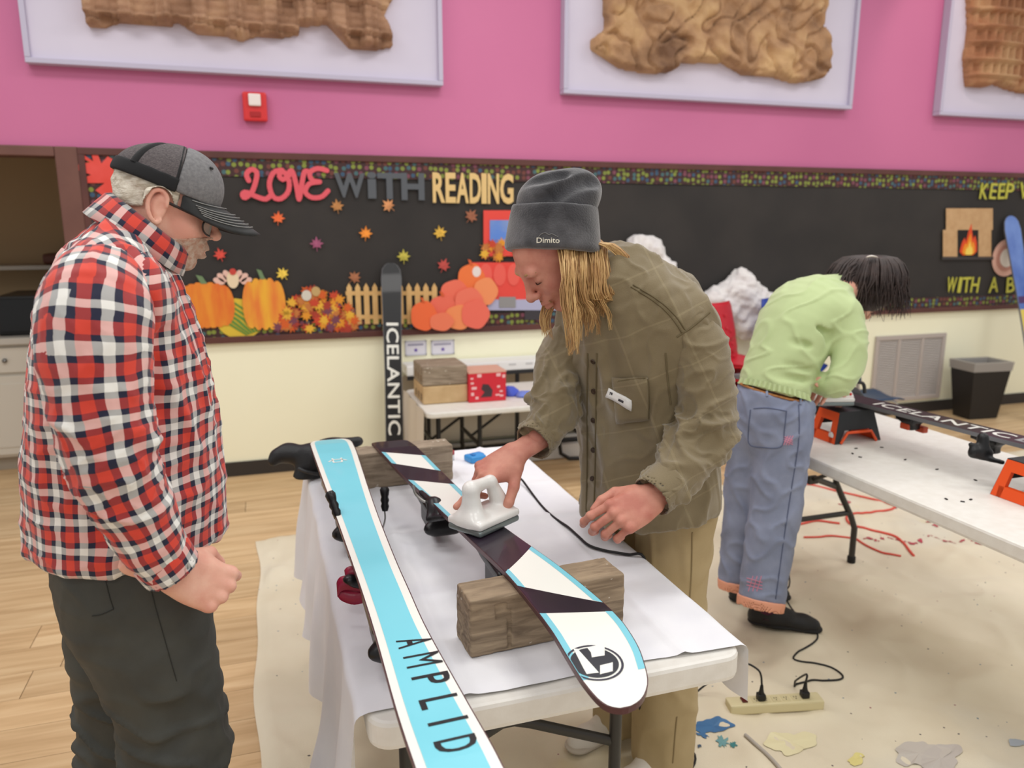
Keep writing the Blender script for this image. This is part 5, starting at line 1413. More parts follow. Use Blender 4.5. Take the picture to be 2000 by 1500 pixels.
# boxes on the low table
def boxat(px0, px1, py0, py1, Y, dep): 
    a = WY(px0, py1, Y); b = WY(px1, py0, Y); return a[0], b[0], Y, Y+dep, .5505, b[2]
for i, (zz0, zz1, M, lb) in enumerate(((.551, .66, mat('wood_pale', (206, 176, 132), .7, (190, 158, 114), 12), 'pale wooden block at the bottom of the stack on the low table'), (.661, .775, M_tim2, 'weathered wooden block on top of the pale block on the low table'))):
    x0 = .86; k = empty('wood_block', (x0+.12, 4.5, zz0), label=lb, cat='wood block')
    MB().bx(x0, x0+.27, 4.33, 4.62, zz0, zz1, .01).build('block', M, k)
    mb = MB()
    for j in range(3): mb.bx(x0-.0008, x0+.001, 4.36+j*.08, 4.4+j*.08, zz0+.02, zz0+.06)
    mb.build('end_grain', mat('end_grain', (128, 106, 80), .8), k)
rb = empty('supply_box', (1.2, 4.45, .551), label='red and white cardboard supply box on the low table', cat='box')
x0, x1 = 1.13, 1.36
MB().bx(x0, x1, 4.3, 4.5, .551, .735, .004).build('carton', mat('box_red', (212, 44, 58), .5), rb)
mb = MB(); mb.bx(x0-.001, x1+.001, 4.299, 4.501, .725, .736, .001); mb.build('carton_top', mat('box_tan', (218, 170, 150), .6), rb)
q = random.Random(5)
for i in range(16):
    a, b = x0+.01+q.random()*.2, .56+q.random()*.15
    if abs(a-1.23) < .04: continue
    MB().bx(a, min(x1-.002, a+.012+.02*q.random()), 4.2985, 4.3, b, b+.008+.012*q.random()).build('print_mark', mat('box_print', (240, 190, 190), .5), rb)
mb = MB(); mb.prism([(1.2, .58), (1.27, .58), (1.275, .62), (1.25, .655), (1.215, .66), (1.205, .63), (1.225, .61)], (0, 4.2985, 0), EX, EZ, (0, 1, 0), .001); mb.build('picture', mat('box_pic', (70, 52, 56), .5), rb)
for i, (x, y, c, lb) in enumerate(((1.43, 4.42, (84, 104, 210), 'blue crumpled cloth'), (1.5, 4.36, (120, 140, 220), 'pale blue crumpled cloth'), (1.66, 4.4, (206, 96, 96), 'pink crumpled cloth'))):
    f = Field((x-.09, y-.08, .54), (x+.09, y+.08, .64), .006); f.ell((x, y, .56), (.055, .045, .03 if i else .05), k=.02); f.cut((0, 0, .5515), (0, 0, -1))
    o = smooth_mesh('rag', f, mat('rag_%d' % i, c, .8), None, lambda V: .007*waves(V, 60+i, 60)); tag(o, lb+' beside the red box on the low table', 'rag')

# black ski standing against the wall
b0 = np.array([.735, 4.66, .006]); t0 = np.array([.805, 5.0, 1.345]); ax = t0-b0; Ls = np.linalg.norm(ax); ax /= Ls; sd = np.array([1, -.05, 0]); sd -= ax*(sd@ax); sd /= np.linalg.norm(sd); nn = np.cross(sd, ax); nn = nn if nn[1] < 0 else -nn
kD = empty('ski', tuple(b0), label='black ski with white ICELANTIC lettering leaning upright on the cream wall', cat='ski')
prof = [(0, .03), (.02, .09), (.06, .112), (.3, .112), (.65, .108), (1.0, .118), (Ls-.1, .13), (Ls-.04, .115), (Ls-.012, .075), (Ls, .03)]
def stand(kk, prof, th, M, Mb, b0, ax, sd, nn):
    vs, vb = [], []
    for d, w_ in prof:
        c = b0+ax*d; bend = nn*(.02*max(0, (d-prof[-1][0]+.15)/.15)**2)
        c = c-bend*0
        vs += [c-sd*w_/2, c+sd*w_/2, c+sd*w_/2-nn*th, c-sd*w_/2-nn*th]; vb += [c-sd*(w_/2-.003)+nn*.0006, c+sd*(w_/2-.003)+nn*.0006]
    n = len(prof); fs = [(i*4+k, i*4+(k+1) % 4, (i+1)*4+(k+1) % 4, (i+1)*4+k) for i in range(n-1) for k in range(4)]+[(3, 2, 1, 0), ((n-1)*4, (n-1)*4+1, (n-1)*4+2, (n-1)*4+3)]
    MB().add(vs, fs).build('core', M, kk)
    return MB().add(vb, [(2*i, 2*i+1, 2*i+3, 2*i+2) for i in range(n-1)]).build('base', Mb, kk)
stand(kD, prof, .012, mat('sidewall_grey', (112, 112, 116), .4), mat('ski_base_black', (28, 28, 30), .35, coat=.2), b0, ax, sd, nn)
d0, d1 = Ls*.72, Ls*.2
V, F_ = text_mesh('ICELANTIC', 1, .014, 0, 1.02); lo, hi = V.min(0), V.max(0)
mapped('lettering', V, F_, lambda x, y: tuple(b0+ax*(d0+(d1-d0)*(x-lo[0])/(hi[0]-lo[0]))+sd*(((y-lo[1])/(hi[1]-lo[1])-.5)*.078)+nn*.0014), M_swhite, kD)
V, F_ = text_mesh('B', .085, .004); mapped('logo', V, F_, lambda x, y: tuple(b0+ax*(Ls*.155-x)+sd*y+nn*.0014), M_swhite, kD)
# blue ski at the far right
b0 = np.array([6.0, 4.42, .006]); t0 = np.array([6.04, 5.0, 1.66]); ax = t0-b0; Ls = np.linalg.norm(ax); ax /= Ls; sd = np.array([1, -.3, 0]); sd -= ax*(sd@ax); sd /= np.linalg.norm(sd); nn = np.cross(sd, ax); nn = nn if nn[1] < 0 else -nn
kE = empty('ski', tuple(b0), label='wide blue and yellow ski leaning on the wall past the waste bin', cat='ski')
prof = [(0, .05), (.03, .1), (.1, .13), (.5, .115), (.9, .11), (1.3, .125), (Ls-.12, .14), (Ls-.05, .12), (Ls-.015, .08), (Ls, .03)]
stand(kE, prof, .014, mat('sidewall_grey', (112, 112, 116), .4), mat('ski_top_blue', (72, 102, 178), .35, (110, 140, 206), 7, stretch=(1, 1, .4), coat=.2), b0, ax, sd, nn)
for d0, d1, c in ((.55, .95, (226, 204, 96)), (.2, .5, (196, 160, 96)), (1.0, 1.06, (80, 50, 100))):
    MB().add([b0+ax*d0-sd*.05+nn*.001, b0+ax*d0+sd*.05+nn*.001, b0+ax*d1+sd*.05+nn*.001, b0+ax*d1-sd*.05+nn*.001], [(0, 1, 2, 3)]).build('graphic', mat('graphic_%d' % c[0], c, .4), kE)

# waste bin
wb = empty('waste_bin', (5.66, 4.78, 0), label='black waste bin with a clear liner against the wall', cat='bin')
def tap(x0, y0, hx0, hy0, hx1, hy1, z0, z1, Rb):
    r0 = [(-hx0, -hy0, z0), (hx0, -hy0, z0), (hx0, hy0, z0), (-hx0, hy0, z0)]; r1 = [(-hx1, -hy1, z1), (hx1, -hy1, z1), (hx1, hy1, z1), (-hx1, hy1, z1)]
    return [tuple(np.array([x0, y0, 0])+Rb@np.array(p)) for p in r0+r1]
Rb = rotz(-.1)
mb = MB(); o_ = tap(5.66, 4.78, .135, .09, .185, .13, .004, .47, Rb); i_ = tap(5.66, 4.78, .128, .083, .176, .121, .012, .47, Rb)
mb.add(o_+i_, [(0, 1, 5, 4), (1, 2, 6, 5), (2, 3, 7, 6), (3, 0, 4, 7), (3, 2, 1, 0), (8, 12, 13, 9), (9, 13, 14, 10), (10, 14, 15, 11), (11, 15, 12, 8), (8, 9, 10, 11), (4, 5, 13, 12), (5, 6, 14, 13), (6, 7, 15, 14), (7, 4, 12, 15)]).build('bin_body', mat('bin_black', (34, 32, 31), .5), wb)
M_lin = mat('liner_clear', (176, 172, 168), .25); N, L, b = nodes(M_lin); b.inputs['Alpha'].default_value = .75
mb = MB(); o_ = tap(5.66, 4.78, .186, .131, .192, .137, .41, .485, Rb); i_ = tap(5.66, 4.78, .15, .1, .172, .116, .3, .485, Rb)
mb.add(o_+i_, [(0, 1, 5, 4), (1, 2, 6, 5), (2, 3, 7, 6), (3, 0, 4, 7), (8, 12, 13, 9), (9, 13, 14, 10), (10, 14, 15, 11), (11, 15, 12, 8), (8, 9, 10, 11), (4, 5, 13, 12), (5, 6, 14, 13), (6, 7, 15, 14), (7, 4, 12, 15)]).build('liner', M_lin, wb)

# school chairs
def curved(fn, nu, nv, th):
    mb = MB(); mb.smooth = True; vs = [fn(i/nu, j/nv) for j in range(nv+1) for i in range(nu+1)]
    mb.add(vs, [(j*(nu+1)+i, j*(nu+1)+i+1, (j+1)*(nu+1)+i+1, (j+1)*(nu+1)+i) for j in range(nv) for i in range(nu)]); return mb
def chair_parts(sz, M_s, M_l):
    """school chair, front toward -Y, seat height sz"""
    def seat(u, v):
        x = (u-.5)*.36*(1-.12*(1-v)); y = -.18+v*.36; return (x*(1-.1*max(0, abs(v-.5)-.42)*8), y, sz-.02*math.cos((u-.5)*2.6)+.006-.02*max(0, .12-v)/.12-.012*math.sin(v*3.1))
    def back(u, v):
        z = sz+.1+v*.27; w_ = .36*(1-.16*v)*(1-.3*max(0, abs(v-.5)-.4)/.1*.4)
        return ((u-.5)*w_, .185+.05*v-.03*math.cos((u-.5)*2.4), z)
    r = []
    for nm_, fn in (('seat', seat), ('backrest', back)):
        me = curved(fn, 10, 8, 0).mesh(nm_); me.materials.append(M_s); r.append((nm_, me, .008))
    for s_ in (-1, 1):
        me = MB().tube(catmull([(s_*.17, -.19, .008), (s_*.155, -.13, sz*.6), (s_*.15, -.1, sz-.035), (s_*.15, .1, sz-.035), (s_*.15, .17, sz+.02), (s_*.14, .2, sz+.2)], 22), .0115, 8).mesh('leg'); me.materials.append(M_l); r.append(('leg', me, 0))
        me = MB().tube(catmull([(s_*.18, .23, .008), (s_*.16, .15, sz*.6), (s_*.15, .1, sz-.04)], 10), .0115, 8).mesh('leg'); me.materials.append(M_l); r.append(('leg', me, 0))
    for (x, z) in ((-.06, .17), (.06, .17), (0, .28)):
        me = MB().lathe([(.011, 0), (.009, .004), (0, .006)], (x, .185+.05*(z-.1)/.27-.03*math.cos(x/.36*2.4)-.009, sz+z), 10, np.array([[1, 0, 0], [0, 0, -1], [0, 1, 0]])).mesh('rivet'); me.materials.append(M_l); r.append(('rivet', me, 0))
    return r
M_red = mat('chair_red', (198, 28, 46), .4); M_blu = mat('chair_blue', (44, 70, 160), .4); M_nav = mat('chair_navy', (38, 66, 100), .4); M_chr = mat('chair_chrome', (170, 166, 162), .3, metal=.8)
def put_chair(parts, loc, rz, label, group=None):
    k = empty('school_chair', loc, rz, label, 'chair', group)
    for nm_, me, th in parts:
        o = bpy.data.objects.new(nm_, me); COL.objects.link(o); o.parent = k
        if th: sd = o.modifiers.new('shell', 'SOLIDIFY'); sd.thickness = th
PR, PB, PN = chair_parts(.35, M_red, M_red), chair_parts(.35, M_blu, M_chr), chair_parts(.4, M_nav, M_chr)
order = ['bottom', 'second from the floor', 'third from the floor', 'fourth from the floor', 'fifth from the floor', 'topmost']
for i in range(5): put_chair(PR, (3.12-.01*i, 4.3+.012*i, .088*i), math.radians(30), 'red plastic school chair, %s in its stack' % (order[i] if i < 4 else 'topmost'), 'stacked red chairs')
for i in range(5): put_chair(PB, (3.66-.01*i, 4.5+.012*i, .088*i), math.radians(38), 'blue plastic school chair, %s in its stack' % (order[i] if i < 4 else 'topmost'), 'stacked blue chairs')
put_chair(PN, (4.12, 4.35, 0), math.radians(80), 'navy blue school chair standing alone near the air grille')
# ------------------------------------------------------------------ people
UPV = np.array([0, 0, 1.0]); TC = np.array([-math.sin(YAW), -math.cos(YAW), 0.0])
def skin_mat(name, c, c2, scale=22):
    return mat(name, c, .5, c2, scale, .12, 260, spec=.35, sss=.12)
M_skin1 = skin_mat('skin_ruddy', (238, 188, 166), (224, 162, 142)); M_skin2 = skin_mat('skin_fair', (208, 146, 126), (190, 120, 104)); M_skin3 = skin_mat('skin_light', (222, 170, 148), (206, 146, 124))

def head_field(h=.0026, ear=True):
    f = Field((-.15, -.115, -.2), (.155, .115, .15), h)
    f.ell((-.006, 0, .04), (.092, .075, .08), k=.02)
    f.ell((.03, 0, -.02), (.066, .061, .085), k=.03)
    for s_ in (-1, 1):
        f.cone((-.006, s_*.054, -.04), (.062, s_*.02, -.092), .016, .017, .025)
        f.ell((.056, s_*.038, -.026), (.026, .024, .026), k=.02)
    f.ell((.071, 0, -.094), (.019, .022, .017), k=.02)
    f.cone((.082, -.036, .033), (.082, .036, .033), .0125, k=.014)
    for s_ in (-1, 1): f.ell((.096, s_*.032, .012), (.016, .017, .012), k=.012, op='s')
    f.cone((.09, 0, .022), (.115, 0, -.018), .0085, .0105, .012)
    f.ell((.117, 0, -.022), (.0125, .0125, .0115), k=.008)
    for s_ in (-1, 1): f.ell((.105, s_*.0125, -.0265), (.0105, .0075, .008), k=.006)
    for s_ in (-1, 1): f.ell((.111, s_*.006, -.034), (.004, .0035, .003), k=.003, op='s')
    for s_ in (-1, 1): f.ell((.0765, s_*.032, .011), (.0135, .0155, .0125), k=.003)      # lowered lids
    f.ell((.088, 0, -.05), (.017, .026, .013), k=.012)
    f.cone((.096, -.019, -.0595), (.1035, 0, -.0565), .0045, .0062, .005); f.cone((.096, .019, -.0595), (.1035, 0, -.0565), .0045, .0062, .005)
    f.cone((.094, -.016, -.069), (.1, .0, -.0705), .0048, .007, .006); f.cone((.094, .016, -.069), (.1, .0, -.0705), .0048, .007, .006)
    f.cone((.096, -.021, -.0635), (.1085, 0, -.0625), .0018, .0022, .003, op='s'); f.cone((.096, .021, -.0635), (.1085, 0, -.0625), .0018, .0022, .003, op='s')
    if ear:
        for s_ in (-1, 1):
            c = np.array([-.008, s_*.079, .0])
            f.ell(c, (.017, .008, .03), k=.008)
            E_ = [(.014, .006), (.012, .024), (.0, .034), (-.014, .03), (-.021, .012), (-.018, -.008), (-.008, -.026), (.004, -.032), (.01, -.024)]
            P = catmull([c+np.array([a, s_*(.006+.006*(a < 0)), b]) for a, b in E_], 20)
            for i in range(19): f.cone(P[i], P[i+1], .0042, k=.003)
            f.ell(c+np.array([.003, s_*.011, .002]), (.008, .008, .014), k=.004, op='s')
    f.cone((-.028, 0, -.03), (-.065, 0, -.175), .056, .06, .03)
    return f
def xform(V, Q, R, o, sc=1.0):
    V = (V*sc)@R.T+np.array(o)
    return V, (Q[:, ::-1] if np.linalg.det(R) < 0 else Q)
def hand(flex, spread=(6, 0, -5, -11), thumb=None, h=.0022, wrist=.07):
    """x toward fingers, y to the thumb side, z back of the hand"""
    f = Field((-wrist-.02, -.085, -.13), (.215, .11, .06), h)
    mc = [(.09, .028, .0), (.094, .007, .003), (.089, -.0145, .001), (.08, -.034, -.004)]
    ln = [(.046, .027, .022), (.05, .03, .023), (.046, .028, .022), (.037, .021, .02)]; rd = [.0098, .0102, .0096, .0086]
    f.cone((-wrist, 0, 0), (0, 0, 0), .031, .028, .02, flat=((0, 0, 1), .74))
    for i in range(4):
        f.cone((.0, (1.2-i)*.012, -.002), np.array(mc[i])-np.array([.004, 0, .003]), .0165, .0128, .012)
    f.ell((.035, .026, -.012), (.035, .02, .018), k=.014); f.ell((.04, -.024, -.01), (.036, .017, .015), k=.014)
    for i in range(4):
        p = np.array(mc[i]); yaw = math.radians(spread[i]); ang = 0.0
        f.ell(p+np.array([0, 0, .003]), (.0115, .0108, .0112), k=.006)
        for j in range(3):
            ang += math.radians(flex[i][j]); d = np.array([math.cos(ang)*math.cos(yaw), math.cos(ang)*math.sin(yaw), -math.sin(ang)])
            q = p+d*ln[i][j]; r0 = rd[i]*(1-.07*j); f.cone(p, q, r0, r0*.92, .0035); 
            if j < 2: f.ell(q, (r0*1.03,)*3, k=.003)
            p = q
    T = thumb or [(.018, .03, -.012), (.052, .055, -.022), (.083, .062, -.03), (.106, .06, -.036)]
    rt_ = [.0155, .0125, .0112, .0092]
    for i in range(3): f.cone(T[i], T[i+1], rt_[i], rt_[i+1], .008 if i == 0 else .004)
    V, Q = f.net(); return relax(V, Q, 2, .4), Q
def tuft(mb, pts, r0, r1, n=7, sides=4, jit=None):
    P = catmull(pts, n); mb.tube(P, [r0+(r1-r0)*(i/(n-1))**1.4 for i in range(n)], sides, cap=False)
def hitter(*objs):
    B = [bvh_of(o) for o in objs]
    def hit(px, py, off=0.0):
        d = ray(px, py); d = d/np.linalg.norm(d); best = None
        for b in B:
            h = b.ray_cast(Vector(CAMP), Vector(d))
            if h[0] is not None and (best is None or h[3] < best[2]): best = (np.array(h[0]), np.array(h[1]), h[3])
        if best is None: return None, None
        n = best[1] if best[1]@d < 0 else -best[1]
        return best[0]+n*off, n
    return hit
def seam(name, hit, pts, r, M, parent, n=24, off=.0006):
    """stitched seam lying on a garment, through the points given"""
    P = [hit(a, b, off)[0] for a, b in [tuple(q[:2]) for q in catmull([(x, y, 0) for x, y in pts], n)]]
    P = [p for p in P if p is not None]
    P = [p for i, p in enumerate(P) if i == 0 or np.linalg.norm(p-P[i-1]) < .09]
    if len(P) > 2: return MB().tube(P, r, 5).build(name, M, parent)
def patch_on(name, hit, poly, M, parent, th=.003, nu=6, nv=6, off=.001):
    """four-cornered cloth or card piece lying on a garment"""
    a, b, c, d = [np.array(q, float) for q in poly]; vs = []
    for j in range(nv+1):
        for i in range(nu+1):
            u, v = i/nu, j/nv; q = (a*(1-u)+b*u)*(1-v)+(d*(1-u)+c*u)*v
            p, n = hit(q[0], q[1], off+th)
            if p is None: return None
            vs.append(p)
    o = MB(); o.smooth = True
    o.add(vs, [(j*(nu+1)+i, j*(nu+1)+i+1, (j+1)*(nu+1)+i+1, (j+1)*(nu+1)+i) for j in range(nv) for i in range(nu)])
    o = o.build(name, M, parent); sd = o.modifiers.new('thickness', 'SOLIDIFY'); sd.thickness = th; sd.offset = 0
    return o
def path_uv(P, rad, ref):
    """uv in metres for points around a polyline: u around (zero toward ref), v along"""
    P = np.array(P); seg = P[1:]-P[:-1]; L = np.linalg.norm(seg, axis=1); cum = np.concatenate([[0], np.cumsum(L)])
    def fn(V):
        best = np.full(len(V), 1e9); vv = np.zeros(len(V)); uu = np.zeros(len(V))
        for i in range(len(seg)):
            d = V-P[i]; t = np.clip(d@seg[i]/L[i]**2, 0 if i else -2, 1 if i < len(seg)-1 else 3); q = d-t[:, None]*seg[i]
            ds = np.linalg.norm(q, axis=1); tt = seg[i]/L[i]
            r_ = ref-tt*(ref@tt); r_ /= np.linalg.norm(r_); b_ = np.cross(tt, r_)
            m_ = ds < best
            best = np.where(m_, ds, best); vv = np.where(m_, cum[i]+t*L[i], vv); uu = np.where(m_, np.arctan2(q@b_, q@r_)*rad, uu)
        return np.stack([uu, vv], 1)
    return fn
def shoe(parent, heel, d, M, M_sole, L=.28, z0=.012, lace=None, name='shoe'):
    """low laced shoe; heel point on the floor, d pointing to the toe"""
    d = np.array([d[0], d[1], 0.0]); d /= np.linalg.norm(d); R = frame(d, UPV); o = np.array([heel[0], heel[1], z0])
    s_ = L/.28
    f = Field((-.04, -.07, -.005), (.31, .07, .125), .004)
    f.cone((.03, 0, .03), (.085, 0, .035), .034, .036, .02); f.cone((.085, 0, .035), (.2, .004, .026), .04, .036, .03, flat=((0, 0, 1), .9)); f.cone((.2, .004, .024), (.235, .002, .022), .036, .03, .02)
    f.cone((.035, 0, .04), (.06, 0, .085), .034, .036, .02); f.cone((.075, 0, .075), (.14, 0, .05), .03, .028, .02)
    f.cone((.045, 0, .13), (.055, 0, .085), .028, .025, .008, op='s'); f.cut((0, 0, .014), (0, 0, -1))
    V, Q = f.net(); V = relax(V, Q, 2); V, Q = xform(V, Q, R, o, s_); up = link(name, np_mesh(name, V, Q), M, parent, True)
    f = Field((-.04, -.07, -.004), (.31, .07, .04), .004)
    f.cone((.032, 0, .012), (.1, 0, .012), .038, .037, .02, flat=((0, 0, 1), .36)); f.cone((.1, 0, .012), (.232, .004, .012), .037, .041, .03, flat=((0, 0, 1), .34)); f.cut((0, 0, 0.0), (0, 0, -1), .002)
    V, Q = f.net(); V = relax(V, Q, 1); V, Q = xform(V, Q, R, o, s_); link('sole', np_mesh('sole', V, Q), M_sole, up, True)
    mb = MB()
    for i in range(4):
        x = .1+.027*i; z = .085-.013*i; mb.tube([o+R@(np.array([x, -.022, z-.012])*s_), o+R@(np.array([x+.01, 0, z+.003])*s_), o+R@(np.array([x, .022, z-.012])*s_)], .0026, 5)
    lc_ = mb.build('laces', lace or M_cord, up)
    return up

# ================================================================== man in the plaid shirt (profile, left of the table)
B1 = W(280, 400, 1.4); B1[2] = 0
S1 = np.array([B1[0], B1[1], 0]); S1 = -S1/np.linalg.norm(S1); F1 = np.array([-S1[1], S1[0], 0]); F1 = F1 if F1[0] > 0 else -F1
def m1(px, py, off=0.0):
    d = ray(px, py); b = B1+S1*off; t = ((b-CAMP)@S1)/(d@S1); return CAMP+d*t
man1 = empty('person', (B1[0], B1[1], 0), label='person in a red plaid shirt, grey cap and glasses looking down', cat='person')
def plaid_mat():
    M = mat('plaid_cotton', (200, 60, 50), .75, sheen=.2); N, L, b = nodes(M)
    uv = N.new('ShaderNodeUVMap'); uv.uv_map = 'cloth'
    tc = N.new('ShaderNodeTexCoord'); nz = N.new('ShaderNodeTexNoise'); nz.inputs['Scale'].default_value = 9; L.new(tc.outputs['Object'], nz.inputs['Vector'])
    sb = N.new('ShaderNodeVectorMath'); sb.operation = 'SUBTRACT'; sb.inputs[1].default_value = (.5, .5, .5); L.new(nz.outputs['Color'], sb.inputs[0])
    sc = N.new('ShaderNodeVectorMath'); sc.operation = 'SCALE'; sc.inputs['Scale'].default_value = .022; L.new(sb.outputs[0], sc.inputs[0])
    ad = N.new('ShaderNodeVectorMath'); ad.operation = 'ADD'; L.new(uv.outputs[0], ad.inputs[0]); L.new(sc.outputs[0], ad.inputs[1])
    sx = N.new('ShaderNodeSeparateXYZ'); L.new(ad.outputs[0], sx.inputs[0])
    outs = []
    for i in range(2):
        dv = N.new('ShaderNodeMath'); dv.operation = 'DIVIDE'; dv.inputs[1].default_value = .0505; L.new(sx.outputs[i], dv.inputs[0])
        a5 = N.new('ShaderNodeMath'); a5.operation = 'ADD'; a5.inputs[1].default_value = 40.0; L.new(dv.outputs[0], a5.inputs[0])
        fr = N.new('ShaderNodeMath'); fr.operation = 'FRACT'; L.new(a5.outputs[0], fr.inputs[0])
        cr = N.new('ShaderNodeValToRGB'); cr.color_ramp.interpolation = 'CONSTANT'; e = cr.color_ramp.elements
        e[0].position = 0; e[0].color = lin((216, 66, 48)); e[1].position = .34; e[1].color = lin((24, 26, 54)); e.new(.54).color = lin((238, 236, 230)); e.new(.80).color = lin((24, 26, 54))
        L.new(fr.outputs[0], cr.inputs[0]); outs.append(cr.outputs[0])
    mx = N.new('ShaderNodeMix'); mx.data_type = 'RGBA'; mx.inputs[0].default_value = .5; L.new(outs[0], mx.inputs[6]); L.new(outs[1], mx.inputs[7]); L.new(mx.outputs[2], b.inputs['Base Color'])
    n2 = N.new('ShaderNodeTexNoise'); n2.inputs['Scale'].default_value = 700; L.new(tc.outputs['Object'], n2.inputs['Vector'])
    bp = N.new('ShaderNodeBump'); bp.inputs['Strength'].default_value = .15; bp.inputs['Distance'].default_value = .001; L.new(n2.outputs['Fac'], bp.inputs['Height']); L.new(bp.outputs[0], b.inputs['Normal'])
    return M
M_plaid = plaid_mat()
mm = .00093
sp = [(254, 1100, 194, .19), (254, 1040, 198, .2), (253, 980, 198, .205), (248, 900, 191, .21), (243, 800, 185, .215), (236, 700, 171, .22), (229, 610, 148, .215), (226, 545, 122, .195), (236, 485, 84, .14), (250, 440, 58, .08)]
spine = [m1(a, b) for a, b, _, _ in sp]
def bounds(P, r): P = np.array(P); return P.min(0)-r, P.max(0)+r
def torso1(shrink=0.0, h=.0055, top=True):
    lo, hi = bounds(spine, .26); f = Field(lo, hi, h)
    f.tube(spine, [c*mm-shrink-.013 for _, _, c, _ in sp], [d-shrink-.012 for _, _, _, d in sp], S1, .01, 26, ends=.6)
    for s_ in (-1, 1): f.ell(m1(214, 575, s_*.16), np.array([.085, .07, .06])-shrink, np.stack([F1, S1, UPV], 1), k=.06)
    return f
f = torso1()
# folds: grooves radiating from the armpit and along the side
for a, b, r in (([(330, 640), (300, 720), (292, 800)], 0, .012), ([(360, 690), (335, 800), (330, 900)], 0, .008), ([(395, 760), (380, 900), (375, 1010)], 0, .008), ([(70, 700), (80, 850), (100, 1000)], 0, .009), ([(130, 940), (160, 1010), (200, 1050)], 0, .009)):
    P = catmull([m1(x, y, .19) for x, y in a], 8)
    for i in range(7): f.cone(P[i]+S1*.008, P[i+1]+S1*.008, r, r*.8, .025, op='s')
ha, hb = m1(52, 1070), m1(447, 1022); hn = np.cross(hb-ha, S1); hn = hn if hn[2] < 0 else -hn
f.cut(ha, hn, .006)
def uv_t(V, Q):
    d = V-np.array([spine[4][0], spine[4][1], 0]); 
    c = np.stack([np.interp(V[:, 2], [p[2] for p in spine], [p[i] for p in spine]) for i in range(2)], 1)
    q = V[:, :2]-c; a = np.arctan2(q@F1[:2], q@S1[:2]); u = a*.2; v = V[:, 2].copy()
    yz = V[:, 2]-((V-m1(229, 560))@F1)*-.45
    yk = (yz > m1(229, 560)[2]) & (((V-m1(229, 560))@F1) < .05)
    ca, sa = math.cos(.5), math.sin(.5)
    lat = (V-spine[6])@S1; fo = (V-spine[6])@F1
    u2, v2 = fo*ca-lat*sa*.9, lat*.9*ca+fo*sa+V[:, 2]*.5
    fk = yk[Q].mean(1) > .5
    fk = np.repeat(fk, 4); qi = Q.ravel()
    return np.stack([np.where(fk, u2[qi], u[qi]), np.where(fk, v2[qi], v[qi])], 1)
uv_t.per_face = True
shirt1 = smooth_mesh('shirt', f, M_plaid, man1, lambda V: .003*waves(V, 71, 30, 7, (1, 1, .5))+.008*creases(V, 73, 34, (1, 1, .45), .25)+.003*creases(V, 74, 80), 2, uv_t)
def sleeve(name, pts, rr, parent, M, cut=None, seed=1, amp=.004, h=.0045, uv=True, extra=None, flat=None, ref=None, n=22, freq=48):
    rr = [r-.004 for r in rr]
    lo, hi = bounds(pts, max(rr)+.03); f = Field(lo, hi, h)
    f.tube(pts, rr, [r*1.0 for r in rr], ref if ref is not None else S1, .01, n, ends=.5)
    if extra: extra(f)
    P = catmull(pts, 24)
    a, b = np.array(pts[-2]), np.array(pts[-1]); d = (b-a)/np.linalg.norm(b-a); f.cut(b, d, .003)
    uvf = path_uv(P, np.mean(rr), ref if ref is not None else S1) if uv else None
    L = np.linalg.norm(P[-1]-P[0])
    def disp(V):
        t = np.full(len(V), 0.0); bst = np.full(len(V), 1e9)
        for i in range(len(P)):
            dd = np.linalg.norm(V-P[i], axis=1); mm_ = dd < bst; bst = np.where(mm_, dd, bst); t = np.where(mm_, i/23, t)
        bend = .45+.9*np.exp(-((t-.6)/.16)**2)+.5*np.exp(-((t-.95)/.08)**2)
        return amp*bend*(.8*waves(V, seed, freq, 7)+1.5*creases(V, seed+1, freq*.8, (1, 1, 1.3))+.7*creases(V, seed+2, freq*1.7))
    return smooth_mesh(name, f, M, parent, disp, 2, uvf)
ptsR = [m1(196, 548, .175), m1(188, 600, .225), m1(186, 680, .25), m1(196, 780, .262), m1(216, 885, .268), m1(254, 972, .26), m1(292, 1050, .25), m1(330, 1104, .24)]
slR = sleeve('sleeve', ptsR, [.07, .084, .085, .078, .072, .065, .056, .046], man1, M_plaid, seed=81)
ptsL = [m1(205, 548, -.165), m1(205, 620, -.225), m1(212, 740, -.25), m1(225, 860, -.25), m1(250, 960, -.24), m1(285, 1040, -.23)]
sleeve('sleeve', ptsL, [.07, .08, .08, .072, .06, .05], man1, M_plaid, seed=83)
def cuff(name, a, b, r, parent, M, uv=True, h=.004, extra=.004):
    f = Field(*bounds([a, b], r+.03), h); d = (np.array(b)-a)/np.linalg.norm(np.array(b)-a)
    f.tube([a-d*.01, a, b, b+d*.01], [r, r, r*.97, r*.95], [r, r, r*.97, r*.95], TC, .005, 8, ends=.5); f.cut(b, d, .003); f.cut(a, -d, .003)
    f.cone(np.array(b)-d*.012, np.array(b)+d*.03, r-.006, r-.005, .002, op='s')
    return smooth_mesh(name, f, M, parent, None, 1, path_uv([a, (np.array(a)+b)/2, b], r, TC) if uv else None)
ca_, cb_ = m1(309, 1078, .245), m1(337, 1114, .238)
cuff('cuff', ca_, cb_, .0505, man1, M_plaid)
